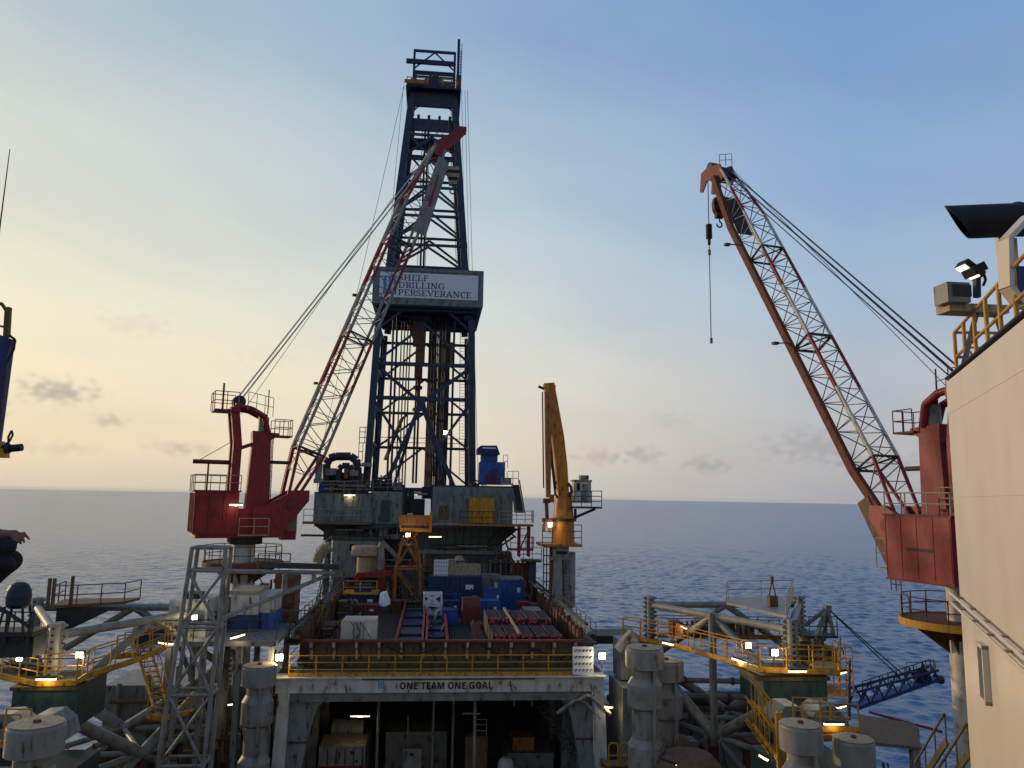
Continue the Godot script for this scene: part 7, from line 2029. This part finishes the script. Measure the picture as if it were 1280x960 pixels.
func near_things() -> void:
	# radome on a frame, whip aerial, blue davit arm and the man at the left edge
	var d = thing("radome", "dark grey satellite dome on a frame at the far left", "radome", Vector3(-17.41, 38.95, -36))
	var c = Vector3(-17.52, 40.04, -36)
	mk(d, "dome", MB.new().lathe(c, [Vector2(0.34, -0.1), Vector2(0.48, 0.05), Vector2(0.5, 0.4), Vector2(0.46, 0.66), Vector2(0.34, 0.88), Vector2(0.18, 0.98), Vector2(0.0, 1.0)], 24), M.navy_dark)
	for q in [-0.35, 0.35]:
		for z in [-0.3, 0.3]:
			beam(d, "leg", c + Vector3(q, 0, z), c + Vector3(q * 1.6, -1.3, z * 1.4), 0.08, 0.08, M.dark)
	slab(d, "platform", Vector3(-18.81, 39.03, -35.5), Vector3(-16.57, 38.84, -35.5), 1.4, M.dark)
	slab(d, "platform_skirt", Vector3(-18.89, 38.81, -35.7), Vector3(-16.58, 37.96, -35.7), 1.1, M.dark)
	for q in [Vector3(-18.18, 39.99, -35.6), Vector3(-17.68, 39.83, -35.6), Vector3(-16.76, 39.61, -35.6)]:
		beam(d, "post", q, Vector3(q.x, 38.5, q.z), 0.09, 0.09, M.dark)
	beam(d, "brace", Vector3(-18.29, 40.16, -35.6), Vector3(-16.79, 39.25, -35.6), 0.12, 0.12, M.dark)
	mk(d, "railing", MB.new().rails([Vector3(-18.87, 39.08, -35.6), Vector3(-16.64, 39.02, -35.6)], 0.8, 0.8, 0.03), M.dark)
	var w = thing("whip_aerial", "thin whip aerial rising at the left edge of the sky", "aerial", Vector3(-6.67, 48.71, -12))
	mk(w, "rod", MB.new().tube(Vector3(-6.68, 48.34, -12), Vector3(-6.66, 50.17, -12), 0.014, 0.006, 6), M.cable)
	mk(w, "base", MB.new().tube(Vector3(-6.68, 48.15, -12), Vector3(-6.68, 48.36, -12), 0.04, 0.03, 8).tube(Vector3(-6.68, 48.15, -12), Vector3(-7.26, 48.12, -12), 0.03, 0.03, 8), M.dark)
	var b = thing("davit_arm", "dark blue davit arm with olive hose guard at the left edge", "davit", Vector3(-5.31, 45.09, -10))
	var q0 = Vector3(-5.38, 44.71, -10)
	put(b, "arm", UB, M.blue_deep, frame(q0, Vector3(-5.34, 46.82, -10), 0.16, 0.13))
	put(b, "rack_strip", UB, M.dark, frame(Vector3(-5.27, 45.38, -9.93), Vector3(-5.26, 46.54, -9.93), 0.03, 0.03))
	mk(b, "head", MB.new().prism(PackedVector2Array([Vector2(-5.38, 46.56), Vector2(-5.28, 46.55), Vector2(-5.24, 46.82), Vector2(-5.41, 46.88)]), Transform3D(Basis.IDENTITY, Vector3(0, 0, -10)), 0.12), M.blue_deep)
	mk(b, "hose_guard", MB.new().path([Vector3(-5.53, 47.29, -10), Vector3(-5.43, 47.27, -10), Vector3(-5.37, 47.19, -10), Vector3(-5.35, 47.07, -10)], 0.022, 8).beam(Vector3(-5.35, 47.23, -10), Vector3(-5.33, 46.85, -10), 0.06, 0.06).tube(Vector3(-5.42, 46.99, -10), Vector3(-5.31, 46.97, -10), 0.015), M.olive)
	mk(b, "hose", MB.new().path([Vector3(-5.25, 46.86, -9.9), Vector3(-5.18, 46.81, -9.9), Vector3(-5.18, 46.69, -9.9), Vector3(-5.24, 46.53, -9.9)], 0.016, 6), M.black)
	mk(b, "cable_loop", MB.new().path([Vector3(-5.2, 45.48, -9.9), Vector3(-5.11, 45.56, -9.9), Vector3(-5.08, 45.64, -9.9), Vector3(-5.1, 45.69, -9.9), Vector3(-5.13, 45.61, -9.9), Vector3(-5.11, 45.48, -9.9)], 0.012, 6), M.black)
	var f = thing("clamp_light", "small black spotlight on a yellow clamp at the left edge", "spotlight", Vector3(-5.19, 45.48, -10))
	bar(f, "lamp_body", Vector3(-5.11, 45.47, -9.9), Vector3(-4.96, 45.49, -9.9), 0.045, M.black, 14)
	bar(f, "rear_cap", Vector3(-5.14, 45.47, -9.9), Vector3(-5.1, 45.47, -9.9), 0.06, M.dark, 14)
	mk(f, "clamp", MB.new().prism(PackedVector2Array([Vector2(-0.1, 0.02), Vector2(-0.03, 0.06), Vector2(0.03, -0.02), Vector2(0.05, -0.14), Vector2(-0.1, -0.14)]), Transform3D(Basis.IDENTITY, Vector3(-5.18, 45.5, -9.95)), 0.08), M.yellow)
	bar(f, "mount", Vector3(-5.36, 45.46, -9.95), Vector3(-5.17, 45.46, -9.95), 0.03, M.dark)
	seated_person()


func blob(bones: Array, cell: float, k: float) -> ArrayMesh:
	# smooth union of tapered capsules, meshed as surface nets
	var lo = Vector3.INF
	var hi = -Vector3.INF
	for b in bones:
		for e in 2:
			var r = Vector3.ONE * (b[2 + e] + cell * 2.5)
			lo = lo.min(b[e] - r)
			hi = hi.max(b[e] + r)
	var n = Vector3i(((hi - lo) / cell).ceil()) + Vector3i.ONE
	var field = func(p: Vector3) -> float:
		var d = 1e9
		for b in bones:
			var a: Vector3 = b[0]
			var ab: Vector3 = b[1] - a
			var h = clampf((p - a).dot(ab) / maxf(ab.length_squared(), 1e-9), 0.0, 1.0)
			var q: float = p.distance_to(a + ab * h) - lerpf(b[2], b[3], h)
			var m = clampf(0.5 + 0.5 * (d - q) / k, 0.0, 1.0)
			d = lerpf(d, q, m) - k * m * (1.0 - m) if d < 1e8 else q
		return d
	var f = PackedFloat32Array()
	f.resize(n.x * n.y * n.z)
	for z in n.z:
		for y in n.y:
			for x in n.x:
				f[(z * n.y + y) * n.x + x] = field.call(lo + Vector3(x, y, z) * cell)
	var id = PackedInt32Array()
	id.resize(f.size())
	id.fill(-1)
	var v = PackedVector3Array()
	var nn = PackedVector3Array()
	var ix = PackedInt32Array()
	var sx = 1
	var sy = n.x
	var sz = n.x * n.y
	var off = [0, sx, sy, sx + sy, sz, sx + sz, sy + sz, sx + sy + sz]
	for z in n.z - 1:
		for y in n.y - 1:
			for x in n.x - 1:
				var i = (z * n.y + y) * n.x + x
				var neg = 0
				for o in off:
					if f[i + o] < 0.0:
						neg += 1
				if neg == 0 or neg == 8:
					continue
				var c = Vector3.ZERO
				var m = 0
				for p in 8:
					for ax in 3:
						if p & (1 << ax):
							continue
						var f0 = f[i + off[p]]
						var f1 = f[i + off[p | (1 << ax)]]
						if (f0 < 0.0) != (f1 < 0.0):
							var q = Vector3(p & 1, (p >> 1) & 1, (p >> 2) & 1)
							q[ax] = f0 / (f0 - f1)
							c += q
							m += 1
				id[i] = v.size()
				var w = lo + (Vector3(x, y, z) + c / m) * cell
				v.append(w)
				var e = cell * 0.5
				nn.append(Vector3(field.call(w + Vector3(e, 0, 0)) - field.call(w - Vector3(e, 0, 0)), field.call(w + Vector3(0, e, 0)) - field.call(w - Vector3(0, e, 0)), field.call(w + Vector3(0, 0, e)) - field.call(w - Vector3(0, 0, e))).normalized())
	for z in range(1, n.z - 1):
		for y in range(1, n.y - 1):
			for x in range(1, n.x - 1):
				var i = (z * n.y + y) * n.x + x
				for t in [[sx, sy, sz], [sy, sz, sx], [sz, sx, sy]]:
					if (f[i] < 0.0) == (f[i + t[0]] < 0.0):
						continue
					var a = id[i]
					var b = id[i - t[1]]
					var c = id[i - t[1] - t[2]]
					var d = id[i - t[2]]
					if mini(mini(a, b), mini(c, d)) < 0:
						continue
					if f[i] < 0.0:
						ix.append_array([a, c, b, a, d, c])
					else:
						ix.append_array([a, b, c, a, c, d])
	var arr = []
	arr.resize(Mesh.ARRAY_MAX)
	arr[Mesh.ARRAY_VERTEX] = v
	arr[Mesh.ARRAY_NORMAL] = nn
	arr[Mesh.ARRAY_INDEX] = ix
	var am = ArrayMesh.new()
	am.add_surface_from_arrays(Mesh.PRIMITIVE_TRIANGLES, arr)
	return am


func seated_person() -> void:
	var ps = thing("person", "person in dark coveralls at the left edge, bare forearm resting on knee, hand drooping", "person", Vector3(-3.34, 43.94, -6))
	var z = Vector3(0, 0, 1)
	var elbow = Vector3(-3.25, 44.69, -6)
	var wrist = Vector3(-3.04, 44.67, -5.96)
	var palm = Vector3(-2.97, 44.67, -5.95)
	var hand = [[elbow, wrist, 0.048, 0.034], [wrist, palm, 0.032, 0.036], [wrist + z * 0.02, palm + z * 0.025, 0.026, 0.022], [wrist - z * 0.02, palm - z * 0.02, 0.026, 0.024]]
	var tips = [[Vector3(-2.92, 44.68, -5.95), Vector3(-2.88, 44.64, -5.95), -0.03], [Vector3(-2.92, 44.66, -5.95), Vector3(-2.9, 44.62, -5.95), -0.008], [Vector3(-2.93, 44.65, -5.95), Vector3(-2.91, 44.61, -5.95), 0.014], [Vector3(-2.94, 44.64, -5.95), Vector3(-2.93, 44.61, -5.95), 0.034]]
	for t in tips:
		var o: Vector3 = z * t[2]
		hand.append([palm + o, t[0] + o, 0.012, 0.010])
		hand.append([t[0] + o, t[1] + o, 0.010, 0.008])
	hand.append([wrist + Vector3(0.03, -0.015, -0.03), Vector3(-2.94, 44.64, -5.9), 0.013, 0.011])
	hand.append([Vector3(-2.94, 44.64, -5.9), Vector3(-2.91, 44.62, -5.9), 0.011, 0.009])
	var head = Vector3(-3.38, 45.06, -6)
	hand.append([Vector3(-3.4, 44.87, -6), head, 0.055, 0.06])
	hand.append([head + Vector3(0, 0.05, 0), head + Vector3(0.02, 0.0, 0), 0.095, 0.09])
	hand.append([head + Vector3(0.03, -0.06, 0), head + Vector3(0.06, -0.08, 0), 0.055, 0.04])
	hand.append([head + Vector3(0.09, 0.02, 0), head + Vector3(0.12, -0.02, 0), 0.014, 0.018])
	for s in [-1, 1]:
		hand.append([head + Vector3(0, 0.0, s * 0.09), head + Vector3(0, 0.04, s * 0.1), 0.018, 0.02])
	put(ps, "body", blob(hand, 0.0075, 0.012), M.skin)
	var neck = Vector3(-3.41, 44.82, -6)
	var hip = Vector3(-3.4, 44.31, -6)
	var cl = [[neck + Vector3(0, -0.08, 0), Vector3(-3.4, 44.54, -6), 0.15, 0.14], [Vector3(-3.4, 44.54, -6), hip, 0.14, 0.16]]
	for s in [-1, 1]:
		var sh = neck + Vector3(0, -0.05, s * 0.17)
		cl.append([neck + Vector3(0, -0.05, 0), sh, 0.1, 0.085])
		var kn = Vector3(-3.06, 44.52, -6) + z * 0.10 if s > 0 else Vector3(-3.09, 44.47, -6) - z * 0.18
		cl.append([hip + z * s * 0.1, kn, 0.1, 0.072])
		cl.append([kn, Vector3(-3.47, 44.01, -6) + z * s * 0.1, 0.07, 0.055])
		if s > 0:
			cl.append([sh, elbow + Vector3(-0.01, 0, 0), 0.07, 0.056])
			cl.append([elbow, Vector3(-3.12, 44.68, -5.97), 0.056, 0.05])
		else:
			cl.append([sh, Vector3(-3.58, 44.46, -6.3), 0.07, 0.056])
			cl.append([Vector3(-3.58, 44.46, -6.3), Vector3(-3.31, 44.44, -6.2), 0.05, 0.042])
	for q in [[Vector3(-2.96, 44.59, -5.88), 0.05], [Vector3(-2.97, 44.47, -5.9), 0.055], [Vector3(-3.03, 44.6, -5.9), 0.06], [Vector3(-3.04, 44.44, -5.92), 0.055]]:
		cl.append([q[0], q[0] + Vector3(-0.04, 0.0, 0.0), q[1], q[1]])
	put(ps, "coverall", blob(cl, 0.016, 0.03), M.cloth)
	var bt = []
	for s in [-1, 1]:
		var an = Vector3(-3.47, 44, -6) + z * s * 0.1
		bt.append([an, an + Vector3(0, -0.07, 0), 0.058, 0.052])
		bt.append([an + Vector3(-0.02, -0.08, 0), an + Vector3(0.1, -0.09, 0), 0.05, 0.045])
		put(ps, "boot", blob(bt.slice(-2), 0.016, 0.02), M.black)
	mk(ps, "hard_hat", MB.new().lathe(head + Vector3(0.0, 0.07, 0), [Vector2(0.15, 0.0), Vector2(0.125, 0.015), Vector2(0.12, 0.06), Vector2(0.09, 0.1), Vector2(0.0, 0.12)], 20), M.white)
	var lk = thing("lookout_ledge", "narrow grey ledge with seat post beyond the left edge", "platform", Vector3(-3.43, 43.91, -6))
	slab(lk, "deck", Vector3(-4.41, 43.94, -5.8), Vector3(-3.24, 43.91, -5.8), 0.45, M.steel_grey)
	slab(lk, "seat", Vector3(-3.6, 44.19, -5.8), Vector3(-3.24, 44.17, -5.8), 0.4, M.steel_grey)
	beam(lk, "seat_post", Vector3(-3.43, 44.14, -6), Vector3(-3.41, 43.91, -6), 0.1, 0.1, M.steel_grey)
	var pd = Vector3(-4.05, 43.87, -6)
	beam(lk, "support", Vector3(pd.x, 27, pd.z), pd, 0.25, 0.25, M.steel_grey)
